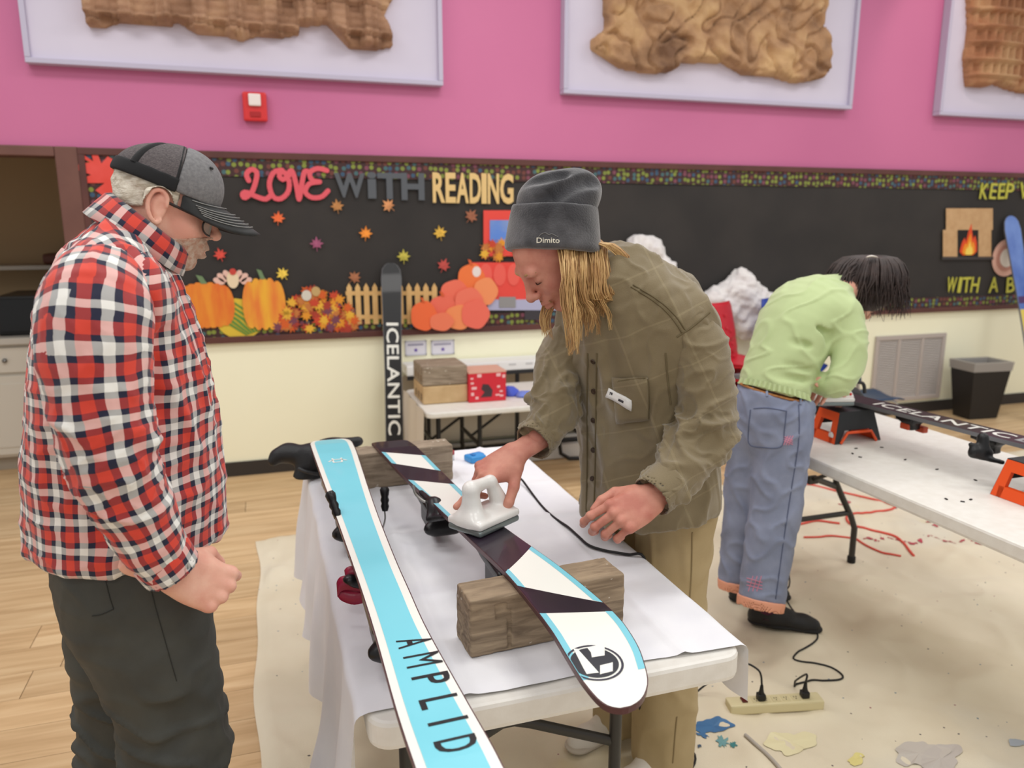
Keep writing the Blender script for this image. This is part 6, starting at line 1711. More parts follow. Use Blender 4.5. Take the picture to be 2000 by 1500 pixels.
# collar
cbk, cfr = m1(186, 426), m1(343, 528); e1 = (cfr-cbk); La = np.linalg.norm(e1)/2; e1 /= 2*La; cu_ = np.cross(S1, e1); cu_ = cu_ if cu_[2] > 0 else -cu_; cc = (cbk+cfr)/2
vs, uvs = [], []; n, mprof = 48, [(.004, .0), (.0, .018), (-.003, .036), (.002, .043), (.007, .038), (.012, .018), (.017, -.006)]
for i in range(n+1):
    th = math.radians(172)-2*math.radians(172)*i/n+math.pi  # opening at the front
    for j, (dr, hh) in enumerate(mprof):
        fr_ = -math.cos(th-math.pi)
        r1, r2 = La+dr, .078+dr
        vs.append(cc+e1*(r1*math.cos(th))+S1*(r2*math.sin(th))+cu_*(hh*(1.0-.12*math.cos(th)))+UPV*.004); uvs.append((i/n*.5, sum(abs(mprof[k+1][1]-mprof[k][1]) for k in range(j))))
k_ = len(mprof); Q = np.array([(i*k_+j, (i+1)*k_+j, (i+1)*k_+j+1, i*k_+j+1) for i in range(n) for j in range(k_-1)])
col = link('collar', np_mesh('collar', np.array(vs), Q, np.array(uvs)), M_plaid, man1, True)
sd_ = col.modifiers.new('thickness', 'SOLIDIFY'); sd_.thickness = .0025
# trousers
M_tr1 = mat('charcoal_trousers', (70, 71, 66), .7, (60, 61, 57), 12, .12, 500)
nearL = [(262, 1105, .085, .122), (276, 1160, .09, .122), (296, 1250, .095, .112), (322, 1345, .1, .1), (338, 1405, .1, .095), (345, 1480, .1, .098), (338, 1600, .1, .092), (345, 1750, .1, .085), (352, 1800, .1, .08)]
farL = [(258, 1105, -.085, .125), (252, 1150, -.09, .125), (246, 1250, -.095, .11), (248, 1350, -.1, .1), (250, 1450, -.1, .095), (262, 1600, -.1, .092), (290, 1740, -.1, .084), (300, 1785, -.1, .08)]
P = [m1(a, b, c) for a, b, c, _ in nearL+farL]; f = Field(*bounds(P, .18), .0075)
f.tube([m1(258, 1000), m1(258, 1090), m1(262, 1170)], [.135, .14, .13], [.155, .16, .155], S1, .03, 8)
for LG in (nearL, farL): f.tube([m1(a, b, c) for a, b, c, _ in LG], [d for _, _, _, d in LG], [min(d*.94, .1) for _, _, _, d in LG], S1, .03, 20)
for a in ([(420, 1330), (380, 1390), (330, 1400)], [(430, 1420), (370, 1440), (310, 1480)], [(300, 1400), (350, 1430), (420, 1370)], [(120, 1120), (150, 1220), (190, 1260)]):
    P = catmull([m1(x, y, .2) for x, y in a], 8)
    for i in range(7): f.cone(P[i], P[i+1], .012, .01, .025, op='s')
tr1 = smooth_mesh('trousers', f, M_tr1, man1, lambda V: (.003*waves(V, 91, 26, 7, (1, 1, .8))+.009*creases(V, 93, 30, (1, 1, 1.5), .28))*np.clip((m1(300, 1150)[2]-V[:, 2])*4, .2, 1.2)+.0015*creases(V, 92, 40), 2)
ht = hitter(tr1)
M_sm1 = mat('seam_charcoal', (44, 45, 42), .8)
for pts in ([(192, 1090), (205, 1130), (214, 1165), (222, 1190)], [(290, 1130), (305, 1190), (325, 1260), (345, 1330)], [(222, 1190), (198, 1200), (180, 1203)]): seam('pocket_seam', ht, pts, .0008, M_sm1, man1)
M_bsole = mat('shoe_sole_dark', (40, 38, 36), .7)
for LG in (nearL, farL):
    a = m1(LG[-1][0], LG[-1][1], LG[-1][2]); shoe(man1, (a[0]-F1[0]*.06, a[1]-F1[1]*.06), F1, mat('brown_boot', (78, 58, 42), .5), M_bsole, .3, .004)
# head
PT = math.radians(18); fh = F1*math.cos(PT)-UPV*math.sin(PT); R1 = frame(fh, UPV); H1S = .855
o1_ = m1(432, 464)-R1@(np.array([.1295, 0, -.022])*H1S)
hf = head_field(); Vh, Qh = hf.net(); Vh = relax(Vh, Qh, 2, .4); headp = xform(Vh, Qh, R1, o1_, H1S)
# body: torso, arms, legs under the clothes, one mesh with head and hands
fb = torso1(.016, .009); fb.cut(ha, hn)
P = [m1(a, b, c) for a, b, c, _ in nearL+farL]
lo, hi = bounds(P+spine, .26); fb2 = Field(lo, hi, .011)
fb2.tube(spine, [c*mm*.72 for _, _, c, _ in sp], [d*.72 for _, _, _, d in sp], S1, .01, 20, ends=.6)
for LG in (nearL, farL): fb2.tube([m1(a, b, c) for a, b, c, _ in LG], [d*.66 for _, _, _, d in LG], [d*.56 for _, _, _, d in LG], S1, .03, 14)
for pp_, rr in ((ptsR, [.04, .05, .05, .045, .04, .036, .032, .03]), (ptsL, [.04, .05, .05, .044, .036, .034])): fb2.tube(pp_, rr, rr, S1, .02, 14)
neck0 = o1_+R1@np.array([-.05, 0, -.12]); fb2.cone(neck0, m1(250, 520), .058, .07, .03)
Vb, Qb = fb2.net(); Vb = relax(Vb, Qb, 2)
hx = F1*.80-UPV*.56-S1*.1; hz = S1*.86+UPV*.42; HR = frame(hx, hz)
hv, hq = hand([(58, 92, 50), (66, 95, 52), (72, 95, 52), (76, 92, 50)], (2, 0, -2, -4), thumb=[(.018, .03, -.012), (.05, .048, -.032), (.078, .04, -.05), (.098, .024, -.06)])
hR = xform(hv, hq, HR, m1(345, 1116, .236), 1.02)
hx2 = F1*.5-UPV*.86; HL = frame(hx2, -S1); HL = HL*np.array([1, -1, 1])
hL = xform(hv, hq, HL, m1(292, 1052, -.23), 1.02)
body1 = joined('body', [headp, (Vb, Qb), hR, hL], M_skin1, man1)
# beard: a shell over the jaw
fbz = hf.copy(); X, Y, Z = fbz.grid()
reg = np.maximum(np.maximum(Z+.028+.55*np.clip(.035-X, -.2, .2)*0+.0*X, -(X+.004)), Z*0-1)
line = Z-(-.035+.5*(X-.05)*(X < .05))                # lower toward the ear
reg = np.maximum(np.maximum(Z+.034-.35*(X-.09), .016-X), -(Z+.118))
reg = np.maximum(reg, -(np.sqrt(((X-.105)/.02)**2+(Y/.017)**2+((Z+.0635)/.005)**2)-1)*.005)   # keep the lips free
reg = np.maximum(reg, -(np.sqrt(((X-.115)/.03)**2+(Y/.018)**2+((Z+.03)/.014)**2)-1)*.012)   # and the nose
fbz.F = np.maximum(hf.F-.0022, reg.astype(np.float32)); fbz.F = np.maximum(fbz.F, -(hf.F+.006))
M_beard = mat('grey_beard', (214, 192, 174), .9, (196, 150, 128), 90, .8, 500, lo=.35, hi=.65)
smooth_mesh('beard', fbz, M_beard, man1, lambda V: .0006*waves(V, 5, 260)+.0006*waves(V, 6, 600), 2, None, True, (R1*H1S, o1_))
# short grey hair round the back and sides
fhz = hf.copy(); X, Y, Z = fhz.grid()
nk = -(np.sqrt(((X+.008)/.028)**2+((Z-.0)/.04)**2)-1)*.028
reg = np.maximum(np.maximum(X-.026, -(Z+.004-.25*(X+.03))), nk+0*Y)
fhz.F = np.maximum(np.maximum(hf.F-.007, reg.astype(np.float32)), -(hf.F+.008))
M_hair1 = mat('grey_hair', (232, 224, 208), .7, (186, 174, 154), 60, .6, 160, stretch=(1, 1, 2.5))
smooth_mesh('hair', fhz, M_hair1, man1, lambda V: .004*waves(V, 15, 110, 6)+.002*waves(V, 16, 260), 2, None, True, (R1*H1S, o1_))
def loc1(p): return o1_+R1@(np.array(p, float)*H1S)
# cap
M_capg = mat('cap_grey_front', (128, 127, 128), .85, (112, 111, 113), 180, .25, 500); M_capm = mat('cap_black_mesh', (70, 64, 66), .8, (104, 96, 96), 300, .5, 420, stretch=(1, 1, 3)); M_capb = mat('cap_black', (26, 26, 28), .8)
fc = Field((-.16, -.12, -.02), (.16, .12, .2), .003)
fc.ell((-.008, 0, .05), (.104, .087, .084), k=.01); fc.ell((.034, 0, .062), (.078, .074, .078), k=.03); fc.cut((0, 0, .043), (-.1, 0, -1), .002)
fm = fc.copy(); fc.cut((.012, 0, 0), (-1, 0, .05), .002); fm.cut((.012, 0, 0), (1, 0, -.05), .002)
cap = empty('cap', tuple(loc1((0, 0, .08))))
cap.parent = man1; cap.matrix_parent_inverse = world_inv(man1)
bpy.data.objects.remove(cap)
capf = smooth_mesh('cap', fc, M_capg, man1, None, 2, None, True, (R1*H1S, o1_))
def fin(nm_, ob): ob.name = nm_; return ob
capm = smooth_mesh('mesh_back', fm, M_capm, capf, lambda V: .0012*waves(V, 8, 60), 2, None, True, (R1*H1S, o1_))
def capband(nm_, pts, r, M, fl=None):
    MB().tube(catmull([loc1(p) for p in pts], 30), r, 8, flat=fl).build(nm_, M, capf)
fbnd = fm.copy(); fbnd.F = fbnd.F-.0022; X, Y, Z = fbnd.grid(); fbnd.F = np.maximum(fbnd.F, (Z+.1*X-.07).astype(np.float32))
smooth_mesh('band', fbnd, M_capb, capf, None, 1, None, True, (R1*H1S, o1_))
for aa in (130, 230):
    a = math.radians(aa); P_ = [(-.008+.1*math.cos(e)*math.cos(a), .083*math.cos(e)*math.sin(a), .048+.08*math.sin(e)) for e in np.linspace(.3, 1.5, 12)]
    capband('panel_seam', P_, .0085, M_capb, None)
P_ = [(.0125, .087*math.cos(e), .048+.092*math.sin(e)) for e in np.linspace(.0, math.pi, 20)]
capband('panel_seam', P_, .0022, M_capb)
capband('eyelet', [(.072, -.05, .112), (.0725, -.051, .114)], .0035, M_capb)
MB().ell if False else None
vs = []
nb_, nr_ = 26, 10
for j in range(nr_+1):
    v = j/nr_
    for i in range(nb_+1):
        u = -1+2*i/nb_; a = u*math.radians(72)
        ix, iy = .104*math.cos(a), .086*math.sin(a)
        ext = .104*math.sqrt(max(0, 1-(abs(u))**2.6)); x = ix+ext*v; y = iy*(1+.04*v)
        z = .046-.34*ext*v-(y/.088)**2*.036*(.25+.75*v)
        vs.append(loc1((x, y, z)))
mb = MB(); mb.smooth = True; mb.add(vs, [(j*(nb_+1)+i, j*(nb_+1)+i+1, (j+1)*(nb_+1)+i+1, (j+1)*(nb_+1)+i) for j in range(nr_) for i in range(nb_)])
brim = mb.build('brim', mat('brim_black', (46, 47, 47), .7, (38, 39, 39), 60), capf); sd_ = brim.modifiers.new('thickness', 'SOLIDIFY'); sd_.thickness = .0045
for j in (2, 4, 5, 6, 7, 8):
    row = [np.array(vs[j*(nb_+1)+i])+R1@np.array([0, 0, .0026]) for i in range(1, nb_)]
    MB().tube(row, .0008, 4).build('stitching', mat('stitch_grey', (150, 150, 148), .8), brim)
# glasses
M_frame = mat('glasses_frame', (44, 32, 28), .3); M_lens = mat('glasses_lens', (214, 206, 196), .05, spec=.6); N, L, b = nodes(M_lens); b.inputs['Alpha'].default_value = .45
gl = MB().tube([loc1((.103, -.01, -.002)), loc1((.108, 0, .0)), loc1((.103, .01, -.002))], .0018, 6).build('glasses', M_frame, man1)
for s_ in (-1, 1): MB().tube([loc1((.0, s_*.083, .016)), loc1((.05, s_*.079, .008)), loc1((.1, s_*.066, .002))], .0028, 6, flat=(R1[:, 1], .6)).build('temple', M_frame, gl)
for s_ in (-1, 1):
    c = np.array([.103, s_*.036, -.008]); E_ = [c+np.array([-.02*abs(math.cos(t))*(1 if math.cos(t)*s_ > 0 else .0), .027*math.cos(t)*1.0, .019*math.sin(t)]) for t in np.linspace(0, 2*math.pi, 25)]
    MB().tube([loc1(p) for p in E_], .0018, 6, cap=False).build('rim', M_frame, gl)
    MB().add([loc1(c)]+[loc1(p) for p in E_[:-1]], [(0, i+1, (i+1) % 24+1) for i in range(24)]).build('lens', M_lens, gl)
def brow(loc, M, parent, s_, r=.0035, z=.036):
    MB().tube(catmull([loc((.094, s_*.012, z-.003)), loc((.093, s_*.03, z+.002)), loc((.078, s_*.05, z-.004))], 10), [r*.8, r, r, r, r, r, r, r*.8, r*.6, r*.3], 6).build('eyebrow', M, parent)
def lash(loc, M, parent, s_):
    MB().tube(catmull([loc((.088, s_*.02, .0035)), loc((.0905, s_*.032, .0015)), loc((.084, s_*.045, .003))], 8), [.0006, .0013, .0015, .0016, .0016, .0015, .0012, .0006], 5).build('eyelash', M, parent)
for s_ in (-1, 1): brow(loc1, M_beard, man1, s_); lash(loc1, mat('lash_brown', (70, 46, 38), .7), man1, s_)

# ================================================================== man with the beanie, ironing
F2 = np.array([-.94, -.34, 0]); F2 /= np.linalg.norm(F2); L2 = np.array([-F2[1], F2[0], 0])
man2 = empty('person', (1.03, 1.8, 0), label='person in a dark beanie and olive shirt ironing wax onto a ski', cat='person')
M_olive = mat('olive_corduroy', (132, 118, 90), .85, (118, 104, 76), 7, .3, 520, sheen=.35)
def shirt_grid(M):
    N, L, b = nodes(M); src = b.inputs['Base Color'].links[0].from_socket
    tc = N.new('ShaderNodeTexCoord'); prev = src
    for rot, sc in ((.35, 8.5), (-1.1, 6.5)):
        mp = N.new('ShaderNodeMapping'); mp.inputs['Rotation'].default_value = (rot*.5, rot, .3); L.new(tc.outputs['Object'], mp.inputs[0])
        wv = N.new('ShaderNodeTexWave'); wv.inputs['Scale'].default_value = sc*.32; wv.inputs['Distortion'].default_value = 1.6; wv.bands_direction = 'Z'; L.new(mp.outputs[0], wv.inputs['Vector'])
        gt = N.new('ShaderNodeMath'); gt.operation = 'GREATER_THAN'; gt.inputs[1].default_value = .997; L.new(wv.outputs['Fac'], gt.inputs[0])
        ml = N.new('ShaderNodeMath'); ml.operation = 'MULTIPLY'; ml.inputs[1].default_value = .16; L.new(gt.outputs[0], ml.inputs[0])
        mx = N.new('ShaderNodeMix'); mx.data_type = 'RGBA'; L.new(ml.outputs[0], mx.inputs[0]); L.new(prev, mx.inputs[6]); mx.inputs[7].default_value = lin((176, 162, 126)); prev = mx.outputs[2]
    L.new(prev, b.inputs['Base Color'])
shirt_grid(M_olive)
sp2 = [(1262, 1110, 2.13, .145, .192), (1262, 1010, 2.12, .15, .2), (1262, 900, 2.1, .147, .2), (1252, 790, 2.06, .144, .2), (1240, 690, 2.02, .14, .205), (1222, 610, 1.98, .125, .19), (1200, 555, 1.95, .095, .14), (1180, 525, 1.93, .065, .08)]
spine2 = [W(a, b, c) for a, b, c, _, _ in sp2]
def torso2(shrink=0.0, h=.0055):
    f = Field(*bounds(spine2, .27), h)
    f.tube(spine2, [d-shrink for *_, d, _ in sp2], [e-shrink for *_, e in sp2], L2, .01, 24, ends=.6)
    f.cone(W(1335, 628, 1.9), W(1240, 570, 1.96), .075-shrink, .08-shrink, .06); f.cone(W(1145, 640, 2.12), W(1200, 570, 1.98), .07-shrink, .08-shrink, .06)
    f.ell(W(1300, 580, 2.03), np.array([.11, .11, .07])-shrink, k=.06)
    return f
shL = [W(1334, 630, 1.885), W(1362, 690, 1.875), W(1376, 760, 1.875), W(1374, 825, 1.87), W(1352, 875, 1.845), W(1322, 925, 1.81), W(1284, 962, 1.775)]
rL = [.077, .078, .075, .074, .067, .059, .05]
shR = [W(1140, 640, 2.12), W(1102, 700, 2.08), W(1084, 765, 2.03), W(1076, 815, 1.98), W(1050, 855, 1.93)]
rR = [.075, .072, .066, .06, .049]
f = torso2()
P = shL
f2_ = Field(*bounds(spine2+shL+shR, .16), .0055)
f2_.tube(spine2, [d for *_, d, _ in sp2], [e for *_, e in sp2], L2, .01, 24, ends=.6)
f2_.cone(W(1335, 628, 1.9), W(1240, 570, 1.96), .072, .08, .06); f2_.cone(W(1145, 640, 2.12), W(1200, 570, 1.98), .07, .08, .06); f2_.ell(W(1292, 588, 2.03), (.11, .11, .07), k=.06)
f2_.cut(W(1145, 1062, 1.95), np.cross(W(1420, 968, 2.1)-W(1145, 1062, 1.95), TC)*(1 if np.cross(W(1420, 968, 2.1)-W(1145, 1062, 1.95), TC)[2] < 0 else -1), .006)
# vertical drape folds on the chest and flank
def grooves(f, lines, off, k=.025):
    for pts, r in lines:
        P = catmull([W(*p) for p in pts], 9)
        for i in range(8): f.cone(P[i]+TC*off, P[i+1]+TC*off, r, r*.8, k, op='s')
grooves(f2_, [([(1290, 870, 1.87), (1275, 930, 1.88), (1240, 1000, 1.9)], .012), ([(1345, 960, 1.9), (1330, 1000, 1.92), (1290, 1040, 1.93)], .01), ([(1200, 760, 1.87), (1195, 860, 1.88), (1185, 960, 1.9)], .008), ([(1120, 800, 1.97), (1125, 900, 1.98), (1135, 1000, 1.99)], .008)], .02)
shirt2 = smooth_mesh('shirt', f2_, M_olive, man2, lambda V: .004*waves(V, 101, 30, 7, (1, 1, .4))+.012*creases(V, 103, 32, (1, 1, .32), .28)+.004*creases(V, 104, 70, (1, 1, .7)), 2)
slL2 = sleeve('sleeve', shL, rL, man2, M_olive, seed=111, amp=.009, uv=False, ref=TC, freq=48)
slR2 = sleeve('sleeve', shR, rR, man2, M_olive, seed=114, amp=.0075, uv=False, ref=TC, freq=50)
cuff('cuff', W(1310, 938, 1.795), W(1272, 972, 1.765), .0535, man2, M_olive, False); cuff('cuff', W(1064, 842, 1.95), W(1040, 866, 1.915), .0525, man2, M_olive, False)
hs = hitter(shirt2, slL2, slR2)
M_oseam = mat('olive_seam', (104, 92, 66), .9); M_btn = mat('button_brown', (66, 50, 38), .4)
for pts in ([(1166, 690), (1164, 800), (1163, 900), (1160, 1000), (1154, 1052)], [(1148, 690), (1147, 800), (1147, 900), (1145, 1000)]): seam('placket', hs, pts, .0026, M_oseam, man2, 40)
def button(px, py):
    p, n = hs(px, py, .001)
    if p is None: return
    R = frame(np.cross(n, UPV), n); R = np.stack([R[:, 1], R[:, 0], n], 1) if False else np.stack([np.cross(UPV, n)/np.linalg.norm(np.cross(UPV, n)), UPV-n*(UPV@n), n], 1)
    MB().lathe([(.0, .001), (.004, .0012), (.0065, .003), (.0075, .002), (.0075, 0)], p, 14, R).build('button', M_btn, man2)
for px, py in ((1159, 706), (1160, 764), (1159, 821), (1159, 879), (1157, 935)): button(px, py)
for pts in ([(1232, 560), (1280, 590), (1312, 620), (1332, 650)], [(1236, 556), (1284, 585), (1318, 615), (1338, 644)], [(1322, 658), (1350, 640), (1372, 622), (1386, 610)], [(1300, 690), (1304, 740), (1310, 790)]): seam('shoulder_seam', hs, pts, .0022, M_oseam, man2, 24)
pk = patch_on('pocket', hs, [(1196, 738), (1266, 737), (1268, 820), (1206, 826)], M_olive, man2, .004, 8, 8)
seam('pocket_hem', hs, [(1210, 745), (1235, 741), (1264, 738)], .003, M_oseam, man2, 12, .005)
for pts in ([(1208, 742), (1210, 780), (1214, 822)], [(1266, 740), (1268, 780), (1268, 818)]): seam('pocket_hem', hs, pts, .0016, M_oseam, man2, 12, .005)
tg = patch_on('name_tag', hs, [(1190, 756), (1236, 781), (1233, 800), (1187, 775)], mat('tag_white', (226, 224, 220), .3), man2, .002, 5, 3, .006)
patch_on('tag_logo', hs, [(1193, 764), (1199, 767), (1198, 773), (1192, 770)], mat('tag_print', (60, 56, 60), .5), man2, .0006, 2, 2, .0085); patch_on('tag_print', hs, [(1212, 779), (1222, 784), (1221, 788), (1211, 783)], mat('tag_print', (60, 56, 60), .5), man2, .0006, 2, 2, .0085)
# trousers
M_khaki = mat('khaki_trousers', (176, 156, 118), .75, (164, 144, 106), 8, .15, 500)
hipL, hipR = np.array([1.035, 1.745, .86]), np.array([1.02, 1.9, .86])
lgL = [hipL, np.array([1.035, 1.74, .7]), np.array([1.03, 1.74, .5]), np.array([1.03, 1.745, .3]), np.array([1.035, 1.75, .07])]
lgR = [hipR, np.array([1.04, 1.92, .7]), np.array([1.015, 1.93, .5]), np.array([1.0, 1.94, .3]), np.array([1.0, 1.945, .07])]
f = Field(*bounds(lgL+lgR+[np.array([1.06, 1.83, 1.1])], .16), .007)
f.tube([(1.01, 1.815, 1.04), (1.02, 1.815, .95), (1.025, 1.82, .84)], [.105, .118, .118], [.16, .172, .17], L2, .03, 8)
for LG in (lgL, lgR): f.tube(LG, [.108, .1, .092, .088, .088], [.108, .1, .092, .088, .088], L2, .03, 16)
for LG in (lgL, lgR): f.cut((0, 0, .045), (0, 0, -1), .004)
tr2 = smooth_mesh('trousers', f, M_khaki, man2, lambda V: .003*waves(V, 121, 30, 7, (1, 1, .5))+.006*creases(V, 123, 32, (1, 1, .6)), 2)
ht2 = hitter(tr2)
seam('side_seam', ht2, [(1352, 1040), (1350, 1120), (1345, 1200)], .0022, mat('khaki_seam', (140, 122, 88), .9), man2); seam('side_seam', ht2, [(1322, 1400), (1318, 1440), (1314, 1490)], .0022, mat('khaki_seam', (140, 122, 88), .9), man2)
M_snk = mat('sneaker_white', (222, 216, 206), .6)
shoe(man2, lgR[-1][:2]-F2[:2]*.07, F2*.9+L2*-.1, M_snk, mat('sneaker_sole', (196, 186, 172), .6), .29, .018, mat('lace_white', (235, 232, 226), .7)); shoe(man2, lgL[-1][:2]-F2[:2]*.07, F2, M_snk, mat('sneaker_sole', (196, 186, 172), .6), .29, .018, mat('lace_white', (235, 232, 226), .7))
# head
h2 = np.array([-.995, .0, 0])+TC*.12; h2 /= np.linalg.norm(h2); PT = math.radians(46); fh2 = h2*math.cos(PT)-UPV*math.sin(PT); R2 = frame(fh2, UPV*1.0+h2*.3)
H2S = 1.0
o2_ = W(1047, 552, 1.85)-R2@(np.array([.09, .032, .008])*H2S)
def loc2(p): return o2_+R2@(np.array(p, float)*H2S)
hfn = head_field(.0026, False); Vn, Qn = hfn.net(); Vn = relax(Vn, Qn, 2, .4); head2 = xform(Vn, Qn, R2, o2_, H2S)
lo, hi = bounds(spine2+shL+shR+lgL+lgR, .16); fb = Field(lo, hi, .011)
fb.tube(spine2[2:], [d*.66 for *_, d, _ in sp2][2:], [e*.66 for *_, e in sp2][2:], L2, .01, 18, ends=.6)
for pp_, rr in ((shL, [r*.58 for r in rL]), (shR, [r*.58 for r in rR])): fb.tube(pp_, rr, rr, TC, .02, 12)
fb.tube([(1.0, 1.81, 1.1), (1.02, 1.815, .95), (1.03, 1.82, .84)], [.08, .085, .08], [.12, .13, .12], L2, .03, 8)
for LG in (lgL, lgR): fb.tube(LG, [.07, .064, .058, .05, .045], [.07, .064, .058, .05, .045], L2, .03, 12)
fb.cone(loc2((-.05, 0, -.1)), W(1205, 570, 1.97), .058, .07, .03)
Vb, Qb = fb.net(); Vb = relax(Vb, Qb, 2)
# left hand, relaxed
hx = (W(1200, 1008, 1.735)-W(1284, 962, 1.775)); hz = TC*.80+UPV*.62; HL = frame(hx, hz)*np.array([1, -1, 1])
hvL, hqL = hand([(22, 46, 26), (36, 56, 30), (44, 60, 32), (50, 60, 34)], (4, 0, -3, -6), [(.018, .03, -.012), (.054, .05, -.02), (.088, .05, -.026), (.112, .042, -.032)])
hL2 = xform(hvL, hqL, HL, W(1270, 972, 1.765), 1.06)
# right hand on the iron
wr = W(1006, 887, 1.915); kn = W(921, 942, 1.872); hx = kn-wr; hz = UPV*.95+TC*.3; HRr = frame(hx, hz)
hvR, hqR = hand([(0, 5, 3), (24, 50, 26), (48, 56, 30), (58, 58, 30)], (3, 0, -2, -5), [(.022, .03, -.014), (.05, .056, -.03), (.078, .07, -.048), (.1, .07, -.064)])
hR2 = xform(hvR, hqR, HRr, W(1006, 887, 1.915), 1.08)
body2 = joined('body', [head2, (Vb, Qb), hL2, hR2], M_skin2, man2)
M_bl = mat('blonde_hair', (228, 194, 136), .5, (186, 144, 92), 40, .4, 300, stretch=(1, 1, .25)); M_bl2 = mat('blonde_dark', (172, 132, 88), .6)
for s_ in (1, -1): brow(loc2, M_bl2, man2, s_, .003); lash(loc2, mat('lash_brown', (70, 46, 38), .7), man2, s_)
ms = MB()
rh = random.Random(3)
for i in range(60):
    s_ = rh.uniform(-1, 1); z0 = -.046-.006*abs(s_); a = loc2((.107-.012*abs(s_), s_*.024, z0)); b_ = loc2((.106-.014*abs(s_), s_*.03, z0-.009)); tuft(ms, [a, (a+b_)/2+fh2*.001, b_], .0009, .0003, 4, 3)
ms.build('moustache', M_bl2, man2)
# beanie
M_fl = mat('fleece_charcoal', (44, 43, 47), .95, (104, 103, 106), 8, .5, 240, lo=.45, hi=.75, sheen=.5)
D2 = 1.885
cb, ct = W(1079, 490, D2), W(1083, 404, D2+.0)
ax_ = (ct-cb); ax_ /= np.linalg.norm(ax_)
bc = [cb-ax_*.012, cb, (cb+ct)/2, ct, ct+ax_*.012]
f = Field(*bounds(bc, .16), .004)
f.tube(bc, [.104, .111, .11, .104, .1], [.11, .118, .113, .105, .101], RT, .01, 12, ends=.3); f.cut(ct+ax_*.004+0*TC, ax_*1.0+TC*.16+RT*-.02, .006); f.cut(cb-ax_*.004, -ax_-TC*.1, .012)
f.cone(ct-ax_*.04, ct+ax_*.06, .093, .095, .004, op='s')
bean = smooth_mesh('beanie', f, M_fl, man2, lambda V: .0022*waves(V, 131, 22)+.001*waves(V, 132, 60), 2)
f = Field(W(1090, 390, D2)-.17, W(1090, 390, D2)+.17, .004)
f.ell(W(1084, 408, D2), (.096, .096, .07), k=.02); f.ell(W(1072, 380, D2-.01), (.07, .08, .05), k=.03); f.ell(W(1104, 372, D2+.02), (.08, .09, .05), k=.03); f.ell(W(1132, 378, D2), (.048, .06, .05), k=.03)
P = catmull([W(1010, 392, D2-.09), W(1060, 395, D2-.1), W(1120, 360, D2-.085), W(1165, 350, D2-.04)], 10)
for i in range(9): f.cone(P[i], P[i+1], .012, .012, .02, op='s')
P = catmull([W(1020, 350, D2-.06), W(1060, 345, D2-.075), W(1100, 338, D2-.05)], 8)
for i in range(7): f.cone(P[i], P[i+1], .01, .01, .02, op='s')
f.cut(W(1086, 440, D2), -UPV, .01)
smooth_mesh('crown', f, M_fl, bean, lambda V: .004*waves(V, 135, 24)+.0015*waves(V, 136, 60), 2)
hbn = hitter(bean)
V, F_ = text_mesh('Dimito', 1.0, .01); lo_, hi_ = V.min(0), V.max(0); bv = bvh_of(bean)
to = hbn(1070.5, 469)[0]; 
V2 = V.copy(); V2[:, 0] = (V[:, 0]-(lo_[0]+hi_[0])/2)/(hi_[0]-lo_[0])*.053; V2[:, 1] = (V[:, 1]-(lo_[1]+hi_[1])/2)/(hi_[1]-lo_[1])*.0125
exd = W(1091, 469, D2)-W(1050, 468, D2); exd /= np.linalg.norm(exd); eyd = UP
decal('lettering', V2, F_, bv, to, exd, eyd, mat('print_ivory', (230, 224, 206), .6), bean, .001)
seam('logo', hbn, [(1052, 463), (1058, 457), (1066, 455), (1072, 459), (1078, 457), (1090, 463)], .0008, mat('print_grey2', (120, 118, 116), .6), bean, 16, .0012)
# long blonde hair
rh = random.Random(7)
mbs = [MB(), MB()]
def lock(pts, n, w0, w1):
    """a lock: strands that share a path and close up toward the tip"""
    P = [np.array(p) for p in pts]
    for k in range(n):
        o0 = RT*rh.uniform(-w0, w0)+TC*rh.uniform(-w0, w0)*.7; ph = rh.uniform(-1, 1); cut_ = rh.uniform(.82, 1.04)
        Q_ = [p+o0*(1-.75*i/(len(P)-1))+RT*.004*math.sin(2.2*i+ph*3) for i, p in enumerate(P)]
        Q_[-1] = Q_[-2]+(Q_[-1]-Q_[-2])*cut_
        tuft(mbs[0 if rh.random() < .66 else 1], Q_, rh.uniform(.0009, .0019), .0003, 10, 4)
for i in range(44):
    u = (i+rh.random())/44; px0 = 1097+u*80; d0 = 1.795+.07*u+rh.uniform(-.008, .03)
    px1 = 1108+u*104+rh.uniform(-8, 8); py1 = 672-50*u**.9+rh.uniform(-34, 16)
    if i in (3, 5, 8): py1 = 694
    lock([W(px0, 476, d0+.02), W(px0+5, 520, d0-.014), W(px0*.55+px1*.45+rh.uniform(-5, 5), 580, d0-.016), W(px1+rh.uniform(-4, 4), py1-32, d0-.004+.012*u), W(px1, py1, d0+.004+.02*u)], 13, .011, .002)
for i in range(9):
    u = i/8; lock([W(1158+8*u, 474, 1.85+.02*u), W(1188+10*u, 482-4*u, 1.85), W(1214+14*u, 508, 1.86), W(1222+10*u-6*rh.random(), 545+10*u, 1.87), W(1214+6*u, 585+18*rh.random(), 1.86)], 8, .008, .002)
for i in range(4):
    lock([W(1064+6*i, 594, 1.93), W(1058+5*i, 625, 1.93), W(1062+5*i, 655+8*(i % 2), 1.935)], 9, .006, .001)
hair2 = mbs[0].build('hair', M_bl, man2); mbs[1].build('hair_dark_strands', M_bl2, hair2)  # second mesh: darker blonde strands mixed in for colour variety
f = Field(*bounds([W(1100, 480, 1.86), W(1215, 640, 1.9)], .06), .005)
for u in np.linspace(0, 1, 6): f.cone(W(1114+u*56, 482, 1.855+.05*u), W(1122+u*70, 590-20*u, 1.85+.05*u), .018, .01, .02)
smooth_mesh('hair_mass', f, M_bl2, man2, lambda V: .002*waves(V, 141, 120, 6, (1, 1, .2)), 2)
